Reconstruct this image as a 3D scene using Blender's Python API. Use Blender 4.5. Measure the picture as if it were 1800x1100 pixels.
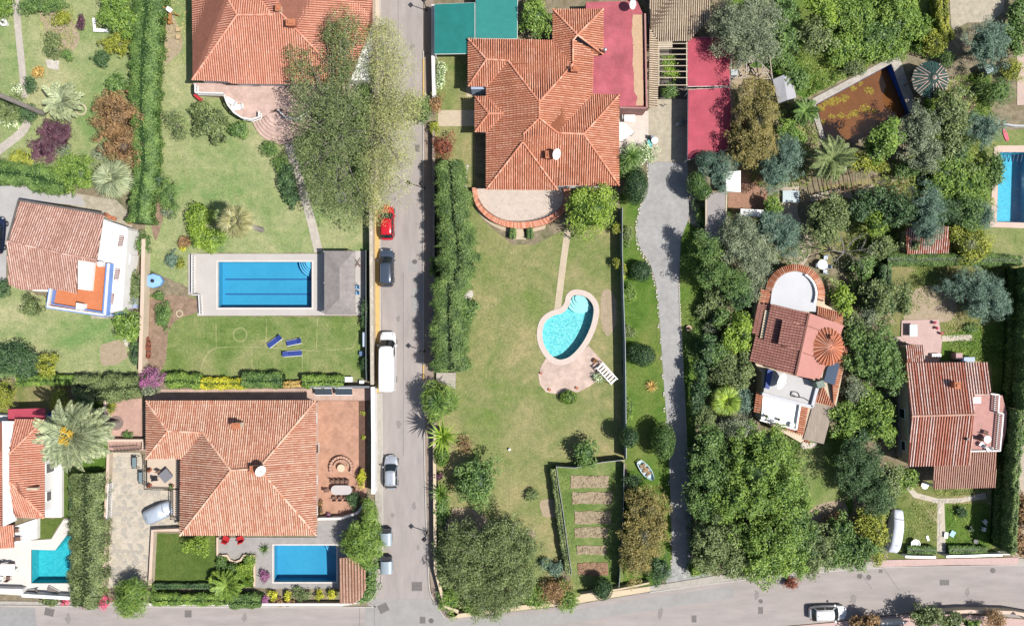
import bpy, math, random
import numpy as np
from mathutils import Vector, Matrix
from mathutils.geometry import tessellate_polygon

for _o in list(bpy.data.objects):
	bpy.data.objects.remove(_o)
SC = bpy.context.scene
COL = SC.collection
R = random.Random(7)
NR = np.random.default_rng(11)

# ------------------------------------------------------------------ camera, sky, sun, exposure
CAM_H = 92.0            # metres above the gardens
PPM = 15.0              # photo pixels per metre on the ground
cam_d = bpy.data.cameras.new('camera')
cam = bpy.data.objects.new('camera', cam_d)
COL.objects.link(cam)
cam.location = (0, 0, CAM_H)
cam.rotation_euler = (0, 0, 0)
cam_d.sensor_width = 36
cam_d.lens = 36 * CAM_H / 120.0
cam_d.clip_start = 1.0
cam_d.clip_end = 2000
SC.camera = cam

SUN_AZ = (0.945, -0.326)     # horizontal direction towards the sun
SUN_EL = math.radians(57.5)
world = bpy.data.worlds.new('World')
SC.world = world
world.use_nodes = True
wn = world.node_tree
bg = wn.nodes['Background']
sky = wn.nodes.new('ShaderNodeTexSky')
sky.sky_type = 'NISHITA'
sky.sun_disc = False
sky.sun_elevation = SUN_EL
sky.sun_rotation = math.atan2(SUN_AZ[0], SUN_AZ[1])
sky.air_density = 1.0
sky.dust_density = 1.5
wn.links.new(sky.outputs[0], bg.inputs[0])
bg.inputs[1].default_value = 0.08
sun_d = bpy.data.lights.new('sun', 'SUN')
sun_d.energy = 4.7
sun_d.angle = math.radians(0.53)
sun_d.color = (1.0, 0.955, 0.90)
sun = bpy.data.objects.new('sun', sun_d)
COL.objects.link(sun)
sv = Vector((SUN_AZ[0] * math.cos(SUN_EL), SUN_AZ[1] * math.cos(SUN_EL), math.sin(SUN_EL)))
sun.rotation_euler = sv.to_track_quat('Z', 'Y').to_euler()
sun.location = (60, -20, 90)
SC.view_settings.view_transform = 'Standard'
SC.view_settings.look = 'None'
SC.view_settings.exposure = 0.60
SC.view_settings.gamma = 1.0
SC.view_settings.use_curve_mapping = False
try:
	SC.cycles.max_bounces = 6
	SC.cycles.transparent_max_bounces = 6
	SC.cycles.caustics_reflective = False
	SC.cycles.caustics_refractive = False
except Exception:
	pass

# ------------------------------------------------------------------ helpers
def G(px, py, z=0.0):
	"""photo pixel -> real place in metres of a point z metres above the ground"""
	f = (CAM_H - z) / CAM_H / PPM
	return Vector(((px - 900) * f, (550 - py) * f, z))

def tag(o, label=None, cat=None, group=None, kind=None):
	if label: o['label'] = label
	if cat: o['category'] = cat
	if group: o['group'] = group
	if kind: o['kind'] = kind
	return o

def thing(name, label, cat, loc, group=None, rz=0.0):
	o = bpy.data.objects.new(name, None)
	COL.objects.link(o)
	o.empty_display_size = 0.3
	o.location = loc
	o.rotation_euler = (0, 0, rz)
	tag(o, label, cat, group)
	return o

def link(name, me, parent=None, kind=None):
	o = bpy.data.objects.new(name, me)
	COL.objects.link(o)
	if parent is not None:
		o.parent = parent
	if kind: o['kind'] = kind
	return o

def wloc(o):
	v = Vector(o.location)
	return v

class MB:
	"""collects vertices and faces for one mesh"""
	def __init__(s): s.v = []; s.f = []; s.m = []; s.r = []
	def add(s, vs, fs, mi=0, rnd=0.5):
		b = len(s.v)
		s.v += [tuple(x) for x in vs]
		for f in fs:
			s.f.append([b + i for i in f]); s.m.append(mi); s.r.append(rnd)
	def box(s, c, d, rz=0.0, mi=0, rnd=0.5, tilt=None):
		x, y, z = d[0] / 2, d[1] / 2, d[2] / 2
		P = [Vector((sx * x, sy * y, sz * z)) for sz in (-1, 1) for sy in (-1, 1) for sx in (-1, 1)]
		M = Matrix.Rotation(rz, 3, 'Z')
		if tilt: M = M @ Matrix.Rotation(tilt[0], 3, 'X') @ Matrix.Rotation(tilt[1], 3, 'Y')
		c = Vector(c)
		s.add([M @ p + c for p in P], [(0, 2, 3, 1), (4, 5, 7, 6), (0, 1, 5, 4), (2, 6, 7, 3), (0, 4, 6, 2), (1, 3, 7, 5)], mi, rnd)
	def beam(s, a, b, w, h=None, mi=0, rnd=0.5):
		a = Vector(a); b = Vector(b); h = h or w
		d = (b - a); L = d.length
		if L < 1e-5: return
		d.normalize()
		up = Vector((0, 0, 1)) if abs(d.z) < 0.95 else Vector((1, 0, 0))
		sx = d.cross(up).normalized() * w / 2
		sz = sx.cross(d).normalized() * h / 2
		P = [a - sx - sz, a + sx - sz, a + sx + sz, a - sx + sz, b - sx - sz, b + sx - sz, b + sx + sz, b - sx + sz]
		s.add(P, [(0, 1, 2, 3), (7, 6, 5, 4), (0, 4, 5, 1), (1, 5, 6, 2), (2, 6, 7, 3), (3, 7, 4, 0)], mi, rnd)
	def tube(s, pts, rad, n=8, mi=0, cap=True, rnd=0.5):
		pts = [Vector(p) for p in pts]
		if not isinstance(rad, (list, tuple)): rad = [rad] * len(pts)
		rings = []
		for i, p in enumerate(pts):
			d = (pts[min(i + 1, len(pts) - 1)] - pts[max(i - 1, 0)]).normalized()
			up = Vector((0, 0, 1)) if abs(d.z) < 0.9 else Vector((1, 0, 0))
			a = d.cross(up).normalized(); b = a.cross(d).normalized()
			rings.append([p + (a * math.cos(2 * math.pi * k / n) + b * math.sin(2 * math.pi * k / n)) * rad[i] for k in range(n)])
		s.loft(rings, True, cap, mi, rnd)
	def loft(s, rings, closed=True, cap=True, mi=0, rnd=0.5):
		n = len(rings[0]); vs = [p for r in rings for p in r]; fs = []
		for i in range(len(rings) - 1):
			for k in range(n if closed else n - 1):
				k2 = (k + 1) % n
				fs.append((i * n + k, i * n + k2, (i + 1) * n + k2, (i + 1) * n + k))
		if cap and closed:
			fs.append(tuple(range(n))[::-1]); fs.append(tuple((len(rings) - 1) * n + k for k in range(n)))
		s.add(vs, fs, mi, rnd)
	def lathe(s, prof, c=(0, 0, 0), n=16, mi=0, a0=0.0, a1=2 * math.pi, cap=True):
		c = Vector(c); full = abs(a1 - a0 - 2 * math.pi) < 1e-4
		m = n if full else n + 1
		rings = [[c + Vector((r * math.cos(a0 + (a1 - a0) * k / n), r * math.sin(a0 + (a1 - a0) * k / n), z)) for k in range(m)] for r, z in prof]
		s.loft(rings, full, full and cap, mi)
	def prism(s, xy, z0, z1, mi=0, holes=(), rnd=0.5, bottom=True):
		"""xy: world polygon in metres"""
		if area2(xy) < 0: xy = xy[::-1]
		loops = [list(xy)] + [list(h) for h in holes]
		allp = [p for l in loops for p in l]
		tris = tessellate_polygon([[Vector((p[0], p[1], 0)) for p in l] for l in loops])
		top = [(p[0], p[1], z1) for p in allp]; fs = []
		for t in tris:
			a, b, c = (Vector(top[i]) for i in t)
			fs.append(tuple(t) if (b - a).cross(c - a).z > 0 else tuple(t)[::-1])
		s.add(top, fs, mi, rnd)
		if z0 is None: return
		if bottom:
			s.add([(p[0], p[1], z0) for p in allp], [f[::-1] for f in fs], mi, rnd)
		o = 0
		for li, l in enumerate(loops):
			n = len(l); ccw = area2(l) > 0
			vs = [(p[0], p[1], z0) for p in l] + [(p[0], p[1], z1) for p in l]
			q = []
			for k in range(n):
				k2 = (k + 1) % n
				f = (k, k2, n + k2, n + k)
				if (li == 0) != ccw: f = f[::-1]
				q.append(f)
			s.add(vs, q, mi, rnd)
	def build(s, name, mats, parent=None, smooth=False, kind=None, origin=None):
		me = bpy.data.meshes.new(name)
		v = s.v
		if parent is not None and origin is None:
			# vertices are given in world space: express them in the thing's own space
			M = (Matrix.Translation(world_of(parent)[0]) @ Matrix.Rotation(world_of(parent)[1], 4, 'Z')).inverted()
			v = [M @ Vector(p) for p in v]
		if parent is None and origin is None and v:
			xs = [p[0] for p in v]; ys = [p[1] for p in v]; zs = [p[2] for p in v]
			o0 = Vector(((min(xs) + max(xs)) / 2, (min(ys) + max(ys)) / 2, min(zs)))
			v = [Vector(p) - o0 for p in v]
		else:
			o0 = None
		me.from_pydata([tuple(p) for p in v], [], s.f)
		if not isinstance(mats, (list, tuple)): mats = [mats]
		for m in mats: me.materials.append(m)
		me.polygons.foreach_set('material_index', s.m)
		if len(set(s.r)) > 1:
			at = me.attributes.new('rnd', 'FLOAT', 'FACE')
			at.data.foreach_set('value', s.r)
		if smooth: me.polygons.foreach_set('use_smooth', [True] * len(s.f))
		me.update()
		o = link(name, me, parent, kind)
		if o0 is not None: o.location = o0
		return o

def world_of(o):
	"""location and z turn of a thing or of a part of it (parts sit at the thing's origin)"""
	loc = Vector(o.location); rz = o.rotation_euler.z
	p = o.parent
	while p is not None:
		loc = Matrix.Rotation(p.rotation_euler.z, 3, 'Z') @ loc + Vector(p.location)
		rz += p.rotation_euler.z
		p = p.parent
	return loc, rz

def area2(xy):
	n = len(xy)
	return sum(xy[i][0] * xy[(i + 1) % n][1] - xy[(i + 1) % n][0] * xy[i][1] for i in range(n)) / 2

def px2(pts, z=0.0):
	return [tuple(G(x, y, z)[:2]) for x, y in pts]

def inset(xy, d):
	if area2(xy) < 0: xy = xy[::-1]
	n = len(xy); out = []
	for i in range(n):
		a, b, c = Vector(xy[i - 1]), Vector(xy[i]), Vector(xy[(i + 1) % n])
		e1 = (b - a).normalized(); e2 = (c - b).normalized()
		n1 = Vector((-e1.y, e1.x)); n2 = Vector((-e2.y, e2.x))
		k = n1 + n2
		q = 1 + n1.dot(n2)
		out.append(tuple(b + k * (d / max(q, 0.3))))
	return out

def smooth_loop(pts, n=6):
	"""closed Catmull-Rom through the points"""
	out = []; m = len(pts)
	for i in range(m):
		p0, p1, p2, p3 = (Vector(pts[(i + k - 1) % m]) for k in range(4))
		for j in range(n):
			t = j / n
			out.append(tuple(0.5 * ((2 * p1) + (p2 - p0) * t + (2 * p0 - 5 * p1 + 4 * p2 - p3) * t * t + (3 * p1 - p0 - 3 * p2 + p3) * t ** 3)))
	return out

def smooth_line(pts, n=6):
	out = []; m = len(pts)
	for i in range(m - 1):
		p0 = Vector(pts[max(i - 1, 0)]); p1 = Vector(pts[i]); p2 = Vector(pts[i + 1]); p3 = Vector(pts[min(i + 2, m - 1)])
		for j in range(n):
			t = j / n
			out.append(tuple(0.5 * ((2 * p1) + (p2 - p0) * t + (2 * p0 - 5 * p1 + 4 * p2 - p3) * t * t + (3 * p1 - p0 - 3 * p2 + p3) * t ** 3)))
	out.append(tuple(pts[-1]))
	return out

def ribbon(pts, w):
	"""band of width w round a polyline of 2-D points, as a polygon"""
	n = len(pts); L = []; Rr = []
	for i in range(n):
		a = Vector(pts[max(i - 1, 0)][:2]); b = Vector(pts[min(i + 1, n - 1)][:2])
		d = (b - a).normalized(); nn = Vector((-d.y, d.x))
		ww = w[i] if isinstance(w, (list, tuple)) else w
		p = Vector(pts[i][:2])
		L.append(tuple(p + nn * ww / 2)); Rr.append(tuple(p - nn * ww / 2))
	return L + Rr[::-1]

def wobble(xy, amp=0.12, step=0.6):
	"""uneven natural edge for grass and soil"""
	out = []; n = len(xy)
	for i in range(n):
		a = Vector(xy[i]); b = Vector(xy[(i + 1) % n]); L = (b - a).length
		k = max(1, int(L / step))
		for j in range(k):
			p = a + (b - a) * (j / k)
			out.append((p.x + R.uniform(-amp, amp), p.y + R.uniform(-amp, amp)))
	return out

# ------------------------------------------------------------------ materials
MATS = {}
KC = 0.80          # one scale on all mineral and painted base colours
def kc(c, k=None): return tuple(x * (KC if k is None else k) for x in c)
def _ramp(nt, cols, fac, pos=None):
	r = nt.nodes.new('ShaderNodeValToRGB')
	cr = r.color_ramp
	n = len(cols)
	while len(cr.elements) < n: cr.elements.new(0.5)
	for i, c in enumerate(cols):
		cr.elements[i].position = pos[i] if pos else (0.3 + 0.4 * i / (n - 1))
		cr.elements[i].color = (*c, 1)
	nt.links.new(fac, r.inputs[0])
	return r.outputs[0]

def _noise(nt, vec, scale, detail=3, rough=0.6, dist=0.0):
	n = nt.nodes.new('ShaderNodeTexNoise')
	n.inputs['Scale'].default_value = scale
	n.inputs['Detail'].default_value = detail
	n.inputs['Roughness'].default_value = rough
	n.inputs['Distortion'].default_value = dist
	nt.links.new(vec, n.inputs['Vector'])
	return n.outputs['Fac']

def _mul(nt, a, b, mode='MULTIPLY', fac=1.0):
	m = nt.nodes.new('ShaderNodeMix'); m.data_type = 'RGBA'; m.blend_type = mode
	m.inputs[0].default_value = fac
	nt.links.new(a, m.inputs[6]); nt.links.new(b, m.inputs[7])
	return m.outputs[2]

def mat(name, cols, scale=0.8, fine=10.0, fine_amt=0.25, rough=0.85, bump=0.0, bscale=25.0, spec=0.3, metal=0.0, dist=0.0, coat=0.0, mid=0.0, midscale=2.0, attr=None, attr_cols=None, stretch=None):
	"""world-space noise between the colours, a finer noise on top"""
	if name in MATS: return MATS[name]
	m = bpy.data.materials.new(name); m.use_nodes = True
	nt = m.node_tree; b = nt.nodes['Principled BSDF']
	geo = nt.nodes.new('ShaderNodeNewGeometry'); P = geo.outputs['Position']
	if stretch:
		mp = nt.nodes.new('ShaderNodeMapping'); mp.inputs['Scale'].default_value = stretch
		nt.links.new(P, mp.inputs['Vector']); P = mp.outputs[0]
	if isinstance(cols[0], (int, float)): cols = [cols]
	cols = [kc(c) for c in cols]
	if len(cols) == 1:
		rgb = nt.nodes.new('ShaderNodeRGB'); rgb.outputs[0].default_value = (*cols[0], 1); c = rgb.outputs[0]
	else:
		c = _ramp(nt, cols, _noise(nt, P, scale, 4, 0.6, dist))
	if attr_cols:
		at = nt.nodes.new('ShaderNodeAttribute'); at.attribute_name = 'rnd'
		c2 = _ramp(nt, attr_cols, at.outputs['Fac'], [i / (len(attr_cols) - 1) for i in range(len(attr_cols))])
		c = _mul(nt, c, c2)
	if mid:
		c = _mul(nt, c, _ramp(nt, [(1 - mid,) * 3, (1 + mid * .3,) * 3], _noise(nt, P, midscale, 3)))
	if fine_amt:
		c = _mul(nt, c, _ramp(nt, [(1 - fine_amt,) * 3, (1 + fine_amt * .5,) * 3], _noise(nt, P, fine, 2, 0.7)))
	nt.links.new(c, b.inputs['Base Color'])
	b.inputs['Roughness'].default_value = rough
	b.inputs['Specular IOR Level'].default_value = spec
	b.inputs['Metallic'].default_value = metal
	if coat: b.inputs['Coat Weight'].default_value = coat; b.inputs['Coat Roughness'].default_value = 0.06
	if bump:
		bp = nt.nodes.new('ShaderNodeBump'); bp.inputs['Strength'].default_value = bump; bp.inputs['Distance'].default_value = 0.05
		nt.links.new(_noise(nt, P, bscale, 3, 0.7), bp.inputs['Height'])
		nt.links.new(bp.outputs[0], b.inputs['Normal'])
	MATS[name] = m
	return m

def leafmat(name, dark, mid_, light, rough=0.5, trans=0.26):
	dark, mid_, light = (kc(c, q) for c, q in ((dark, 1.3), (mid_, 1.9), (light, 1.9)))
	name = 'leaf_' + name
	if name in MATS: return MATS[name]
	m = bpy.data.materials.new(name); m.use_nodes = True
	nt = m.node_tree; b = nt.nodes['Principled BSDF']
	at = nt.nodes.new('ShaderNodeAttribute'); at.attribute_name = 'rnd'
	c = _ramp(nt, [dark, mid_, light], at.outputs['Fac'], [0.05, 0.5, 0.95])
	geo = nt.nodes.new('ShaderNodeNewGeometry')
	c = _mul(nt, c, _ramp(nt, [(0.72, 0.75, 0.7), (1.18, 1.12, 1.0)], _noise(nt, geo.outputs['Position'], 0.7, 3)))
	nt.links.new(c, b.inputs['Base Color'])
	b.inputs['Roughness'].default_value = rough
	b.inputs['Specular IOR Level'].default_value = 0.35
	t = nt.nodes.new('ShaderNodeBsdfTranslucent'); nt.links.new(c, t.inputs[0])
	mx = nt.nodes.new('ShaderNodeMixShader'); mx.inputs[0].default_value = trans
	nt.links.new(b.outputs[0], mx.inputs[1]); nt.links.new(t.outputs[0], mx.inputs[2])
	nt.links.new(mx.outputs[0], nt.nodes['Material Output'].inputs[0])
	MATS[name] = m
	return m

def lawnmat(name, green, dry, lush, dryness=0.5, soil=None):
	if name in MATS: return MATS[name]
	m = bpy.data.materials.new(name); m.use_nodes = True
	nt = m.node_tree; b = nt.nodes['Principled BSDF']
	geo = nt.nodes.new('ShaderNodeNewGeometry'); P = geo.outputs['Position']
	s = 0.5 - dryness
	green, dry, lush = (kc(c, .70) for c in (green, dry, lush))
	c = _ramp(nt, [lush, green, dry], _noise(nt, P, 0.16, 5, 0.62, 0.6), [0.33 + s * .3, 0.47 + s * .3, 0.68 + s * .3])
	c = _mul(nt, c, _ramp(nt, [(0.74, 0.80, 0.72), (1.16, 1.1, 1.05)], _noise(nt, P, 1.1, 4, 0.7)))
	c = _mul(nt, c, _ramp(nt, [(0.55, 0.63, 0.50), (1.42, 1.34, 1.36)], _noise(nt, P, 4.5, 5, 0.85)))
	if soil:
		mx = nt.nodes.new('ShaderNodeMix'); mx.data_type = 'RGBA'
		sr = nt.nodes.new('ShaderNodeValToRGB'); sr.color_ramp.elements[0].position = 0.6; sr.color_ramp.elements[1].position = 0.7
		nt.links.new(_noise(nt, P, 0.45, 5, 0.7, 0.8), sr.inputs[0]); nt.links.new(sr.outputs[0], mx.inputs[0])
		rgb = nt.nodes.new('ShaderNodeRGB'); rgb.outputs[0].default_value = (*soil, 1)
		nt.links.new(c, mx.inputs[6]); nt.links.new(rgb.outputs[0], mx.inputs[7]); c = mx.outputs[2]
	nt.links.new(c, b.inputs['Base Color'])
	b.inputs['Roughness'].default_value = 0.95; b.inputs['Specular IOR Level'].default_value = 0.1
	bp = nt.nodes.new('ShaderNodeBump'); bp.inputs['Strength'].default_value = 0.8; bp.inputs['Distance'].default_value = 0.06
	nt.links.new(_noise(nt, P, 9, 3, 0.8), bp.inputs['Height']); nt.links.new(bp.outputs[0], b.inputs['Normal'])
	MATS[name] = m
	return m

def watermat(name, tint, ripple=0.25, scale=5.0):
	if name in MATS: return MATS[name]
	m = bpy.data.materials.new(name); m.use_nodes = True
	nt = m.node_tree; out = nt.nodes['Material Output']
	nt.nodes.remove(nt.nodes['Principled BSDF'])
	geo = nt.nodes.new('ShaderNodeNewGeometry')
	bp = nt.nodes.new('ShaderNodeBump'); bp.inputs['Strength'].default_value = ripple; bp.inputs['Distance'].default_value = 0.08
	nt.links.new(_noise(nt, geo.outputs['Position'], scale, 3, 0.6, 0.4), bp.inputs['Height'])
	tr = nt.nodes.new('ShaderNodeBsdfTransparent'); tr.inputs[0].default_value = (*tint, 1)
	gl = nt.nodes.new('ShaderNodeBsdfGlossy'); gl.inputs['Roughness'].default_value = 0.04
	nt.links.new(bp.outputs[0], gl.inputs['Normal'])
	fr = nt.nodes.new('ShaderNodeFresnel'); fr.inputs[0].default_value = 1.33
	nt.links.new(bp.outputs[0], fr.inputs['Normal'])
	mx = nt.nodes.new('ShaderNodeMixShader')
	nt.links.new(fr.outputs[0], mx.inputs[0]); nt.links.new(tr.outputs[0], mx.inputs[1]); nt.links.new(gl.outputs[0], mx.inputs[2])
	nt.links.new(mx.outputs[0], out.inputs[0])
	MATS[name] = m
	return m

def brickmat(name, c1, c2, mortar, bw, bh, rz=0.0, offset=0.5, ms=0.015, rough=0.85, weather=0.25):
	if name in MATS: return MATS[name]
	m = bpy.data.materials.new(name); m.use_nodes = True
	nt = m.node_tree; b = nt.nodes['Principled BSDF']
	geo = nt.nodes.new('ShaderNodeNewGeometry')
	mp = nt.nodes.new('ShaderNodeMapping'); mp.inputs['Rotation'].default_value = (0, 0, rz)
	nt.links.new(geo.outputs['Position'], mp.inputs['Vector'])
	br = nt.nodes.new('ShaderNodeTexBrick'); br.offset = offset
	c1, c2, mortar = kc(c1), kc(c2), kc(mortar)
	br.inputs['Color1'].default_value = (*c1, 1); br.inputs['Color2'].default_value = (*c2, 1); br.inputs['Mortar'].default_value = (*mortar, 1)
	br.inputs['Scale'].default_value = 1.0; br.inputs['Mortar Size'].default_value = ms
	br.inputs['Brick Width'].default_value = bw; br.inputs['Row Height'].default_value = bh
	nt.links.new(mp.outputs[0], br.inputs['Vector'])
	c = _mul(nt, br.outputs[0], _ramp(nt, [(1 - weather,) * 3, (1 + weather * .4,) * 3], _noise(nt, geo.outputs['Position'], 0.7, 5, 0.7)))
	nt.links.new(c, b.inputs['Base Color']); b.inputs['Roughness'].default_value = rough
	b.inputs['Specular IOR Level'].default_value = 0.3
	MATS[name] = m
	return m

def plain(name, c, rough=0.6, metal=0.0, spec=0.4, coat=0.0):
	return mat(name, c, fine_amt=0.08, fine=6, rough=rough, metal=metal, spec=spec, coat=coat)

WHITE = mat('white_render', [(0.78, 0.77, 0.75), (0.66, 0.64, 0.61)], scale=0.5, fine_amt=0.06, rough=0.8)
CREAM = mat('cream_render', [(0.62, 0.52, 0.38), (0.50, 0.42, 0.31)], scale=0.7, fine_amt=0.15, rough=0.9)
CONC = mat('concrete', [(0.46, 0.42, 0.36), (0.34, 0.31, 0.27)], scale=0.6, fine_amt=0.15, mid=0.15, rough=0.9)
METAL = plain('grey_metal', (0.30, 0.31, 0.33), 0.4, 0.6)
DARKM = plain('dark_metal', (0.03, 0.03, 0.035), 0.5, 0.3)
WHITEP = plain('white_paint', (0.82, 0.82, 0.80), 0.35)
BARK = mat('bark', [(0.16, 0.12, 0.08), (0.26, 0.21, 0.16)], scale=3, fine=20, fine_amt=0.4, bump=0.6)
BARKG = mat('bark_grey', [(0.24, 0.21, 0.19), (0.34, 0.31, 0.28)], scale=3, fine=20, fine_amt=0.4, bump=0.6)
TERRA = mat('terracotta', [(0.50, 0.19, 0.10), (0.38, 0.14, 0.07)], scale=4, fine_amt=0.2)
WOOD = mat('timber', [(0.30, 0.20, 0.12), (0.20, 0.13, 0.08)], scale=3, fine_amt=0.3)
GLASS = plain('dark_glass', (0.015, 0.022, 0.025), 0.06, 0.0, 0.8)
SOIL = mat('soil', [(0.36, 0.25, 0.18), (0.24, 0.165, 0.11)], scale=1.5, fine=9, fine_amt=0.4, bump=1.0, bscale=9, mid=0.2)

# ------------------------------------------------------------------ sheets and slabs
def sheet(name, pts, z, m, holes=(), rough_edge=0.0, parent=None, world_pts=False):
	b = MB()
	xy = pts if world_pts else px2(pts)
	if rough_edge: xy = wobble(xy, rough_edge)
	b.prism(xy, None, z, holes=holes)
	o = b.build(name, m, parent)
	if parent is None: o['kind'] = 'structure'
	return o

def slab(name, pts, z0, z1, m, parent=None, holes=(), kind=None, world_pts=False):
	b = MB()
	b.prism(pts if world_pts else px2(pts, z1), z0, z1, holes=holes)
	return b.build(name, m, parent, kind=kind)

def wall_thing(name, label, cat, pts, w, h, m, z0=0.0, cap=None, group=None, closed=False):
	"""wall along px points: body and coping"""
	P = px2(pts, h)
	c = Vector((sum(p[0] for p in P) / len(P), sum(p[1] for p in P) / len(P), z0))
	t = thing(name, label, cat, c, group)
	b = MB(); b.prism(ribbon(P, w), z0 - 0.05, h - 0.06 if cap else h); b.build('body', m, t)
	if cap:
		b = MB(); b.prism(ribbon(P, w + 0.08), h - 0.06, h); b.build('coping', cap, t)
	return t
# ------------------------------------------------------------------ foliage
LEAF = {
	'bright': leafmat('bright', (0.024, 0.055, 0.012), (0.080, 0.140, 0.026), (0.18, 0.245, 0.05)),
	'mid': leafmat('mid', (0.020, 0.048, 0.014), (0.060, 0.110, 0.030), (0.13, 0.19, 0.055)),
	'dark': leafmat('dark', (0.010, 0.026, 0.011), (0.032, 0.066, 0.026), (0.08, 0.13, 0.05)),
	'olive': leafmat('olive', (0.024, 0.038, 0.014), (0.078, 0.110, 0.040), (0.17, 0.20, 0.09)),
	'grey': leafmat('grey', (0.035, 0.048, 0.030), (0.105, 0.130, 0.083), (0.22, 0.245, 0.17)),
	'bluegreen': leafmat('bluegreen', (0.022, 0.045, 0.035), (0.065, 0.110, 0.085), (0.14, 0.20, 0.155)),
	'gold': leafmat('gold', (0.036, 0.036, 0.012), (0.125, 0.112, 0.036), (0.27, 0.22, 0.09)),
	'brown': leafmat('brown', (0.040, 0.025, 0.012), (0.140, 0.085, 0.040), (0.29, 0.19, 0.10)),
	'yellow': leafmat('yellow', (0.05, 0.065, 0.010), (0.14, 0.165, 0.022), (0.27, 0.27, 0.05)),
	'conifer': leafmat('conifer', (0.018, 0.040, 0.010), (0.062, 0.108, 0.030), (0.135, 0.19, 0.06)),
	'yflower': leafmat('yflower', (0.06, 0.09, 0.01), (0.22, 0.24, 0.02), (0.50, 0.42, 0.03)),
	'purple': leafmat('purple', (0.020, 0.008, 0.014), (0.060, 0.026, 0.042), (0.13, 0.065, 0.09)),
	'magenta': leafmat('magenta', (0.05, 0.07, 0.03), (0.17, 0.06, 0.14), (0.32, 0.12, 0.28)),
	'pink': leafmat('pink', (0.06, 0.08, 0.03), (0.38, 0.05, 0.12), (0.62, 0.16, 0.26)),
	'red': leafmat('red', (0.035, 0.015, 0.010), (0.12, 0.038, 0.022), (0.25, 0.09, 0.055)),
	'pale': leafmat('pale', (0.085, 0.10, 0.035), (0.20, 0.22, 0.09), (0.36, 0.37, 0.19), trans=0.35),
	'lime': leafmat('lime', (0.03, 0.065, 0.008), (0.11, 0.175, 0.022), (0.22, 0.29, 0.05)),
	'palmgrey': leafmat('palmgrey', (0.075, 0.095, 0.055), (0.155, 0.185, 0.11), (0.27, 0.30, 0.20)),
	'palmdry': leafmat('palmdry', (0.07, 0.075, 0.03), (0.15, 0.15, 0.07), (0.24, 0.23, 0.12)),
	'flowerwhite': leafmat('flowerwhite', (0.04, 0.08, 0.02), (0.12, 0.18, 0.06), (0.75, 0.76, 0.68)),
	'drygrass': leafmat('drygrass', (0.10, 0.11, 0.04), (0.24, 0.22, 0.10), (0.40, 0.34, 0.19)),
	'weeds': leafmat('weeds', (0.045, 0.075, 0.015), (0.12, 0.17, 0.035), (0.24, 0.27, 0.09)),
	'orange': leafmat('orange', (0.08, 0.07, 0.02), (0.26, 0.17, 0.05), (0.42, 0.30, 0.12)),
}

def leaf_arrays(pos, nrm, length, width, rnd, spike=0.0):
	"""one diamond leaf per point; returns verts (4N,3) and per-leaf values"""
	N = len(pos)
	t = NR.normal(size=(N, 3)); t -= nrm * np.sum(t * nrm, 1, keepdims=True)
	t /= np.linalg.norm(t, axis=1, keepdims=True) + 1e-9
	b = np.cross(nrm, t)
	L = (length * NR.uniform(0.6, 1.35, N))[:, None]; Wd = (width * NR.uniform(0.6, 1.3, N))[:, None]
	v = np.empty((N, 4, 3))
	v[:, 0] = pos - t * L * 0.5
	v[:, 1] = pos + b * Wd * 0.5 + t * L * spike
	v[:, 2] = pos + t * L * 0.5 + nrm * L * 0.08
	v[:, 3] = pos - b * Wd * 0.5 + t * L * spike
	return v.reshape(-1, 3)

def np_mesh(name, quads_v, rnd, extra=None):
	"""mesh of separate quads (4 verts each), optional extra (verts, faces) core"""
	nv = len(quads_v); nq = nv // 4
	verts = quads_v; loops = np.arange(nv); starts = np.arange(nq) * 4; totals = np.full(nq, 4)
	if extra is not None:
		ev, ef = extra
		ev = np.asarray(ev, float); ef = np.asarray(ef, int)
		verts = np.vstack([verts, ev]); k = ef.shape[1]
		loops = np.concatenate([loops, (ef + nv).ravel()])
		starts = np.concatenate([starts, nq * 4 + np.arange(len(ef)) * k]); totals = np.concatenate([totals, np.full(len(ef), k)])
		rnd = np.concatenate([rnd, np.full(len(ef), 0.0)])  # core hull added behind the leaves, darkest tone for shade in the gaps
	me = bpy.data.meshes.new(name)
	me.vertices.add(len(verts)); me.vertices.foreach_set('co', verts.astype(np.float32).ravel())
	me.loops.add(len(loops)); me.loops.foreach_set('vertex_index', loops.astype(np.int32))
	me.polygons.add(len(starts)); me.polygons.foreach_set('loop_start', starts.astype(np.int32))
	at = me.attributes.new('rnd', 'FLOAT', 'FACE'); at.data.foreach_set('value', np.clip(rnd, 0, 1).astype(np.float32))
	me.update(calc_edges=True)
	me.validate()
	return me

def sph_dirs(n, low=-0.25):
	z = NR.uniform(low, 1, n); a = NR.uniform(0, 2 * math.pi, n); r = np.sqrt(1 - z * z)
	return np.stack([r * np.cos(a), r * np.sin(a), z], 1)

def core_mesh(blobs, k=0.72):
	vs = []; fs = []
	nu, nv = 10, 6
	for (c, rx, ry, rz) in blobs:
		b = len(vs)
		for i in range(nv + 1):
			ph = math.pi * i / nv
			for j in range(nu):
				th = 2 * math.pi * j / nu
				q = k * R.uniform(0.82, 1.08)
				vs.append((c[0] + rx * q * math.sin(ph) * math.cos(th), c[1] + ry * q * math.sin(ph) * math.sin(th), c[2] + rz * q * math.cos(ph)))
		for i in range(nv):
			for j in range(nu):
				j2 = (j + 1) % nu
				fs.append((b + i * nu + j, b + (i + 1) * nu + j, b + (i + 1) * nu + j2, b + i * nu + j2))
	return vs, fs

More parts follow.
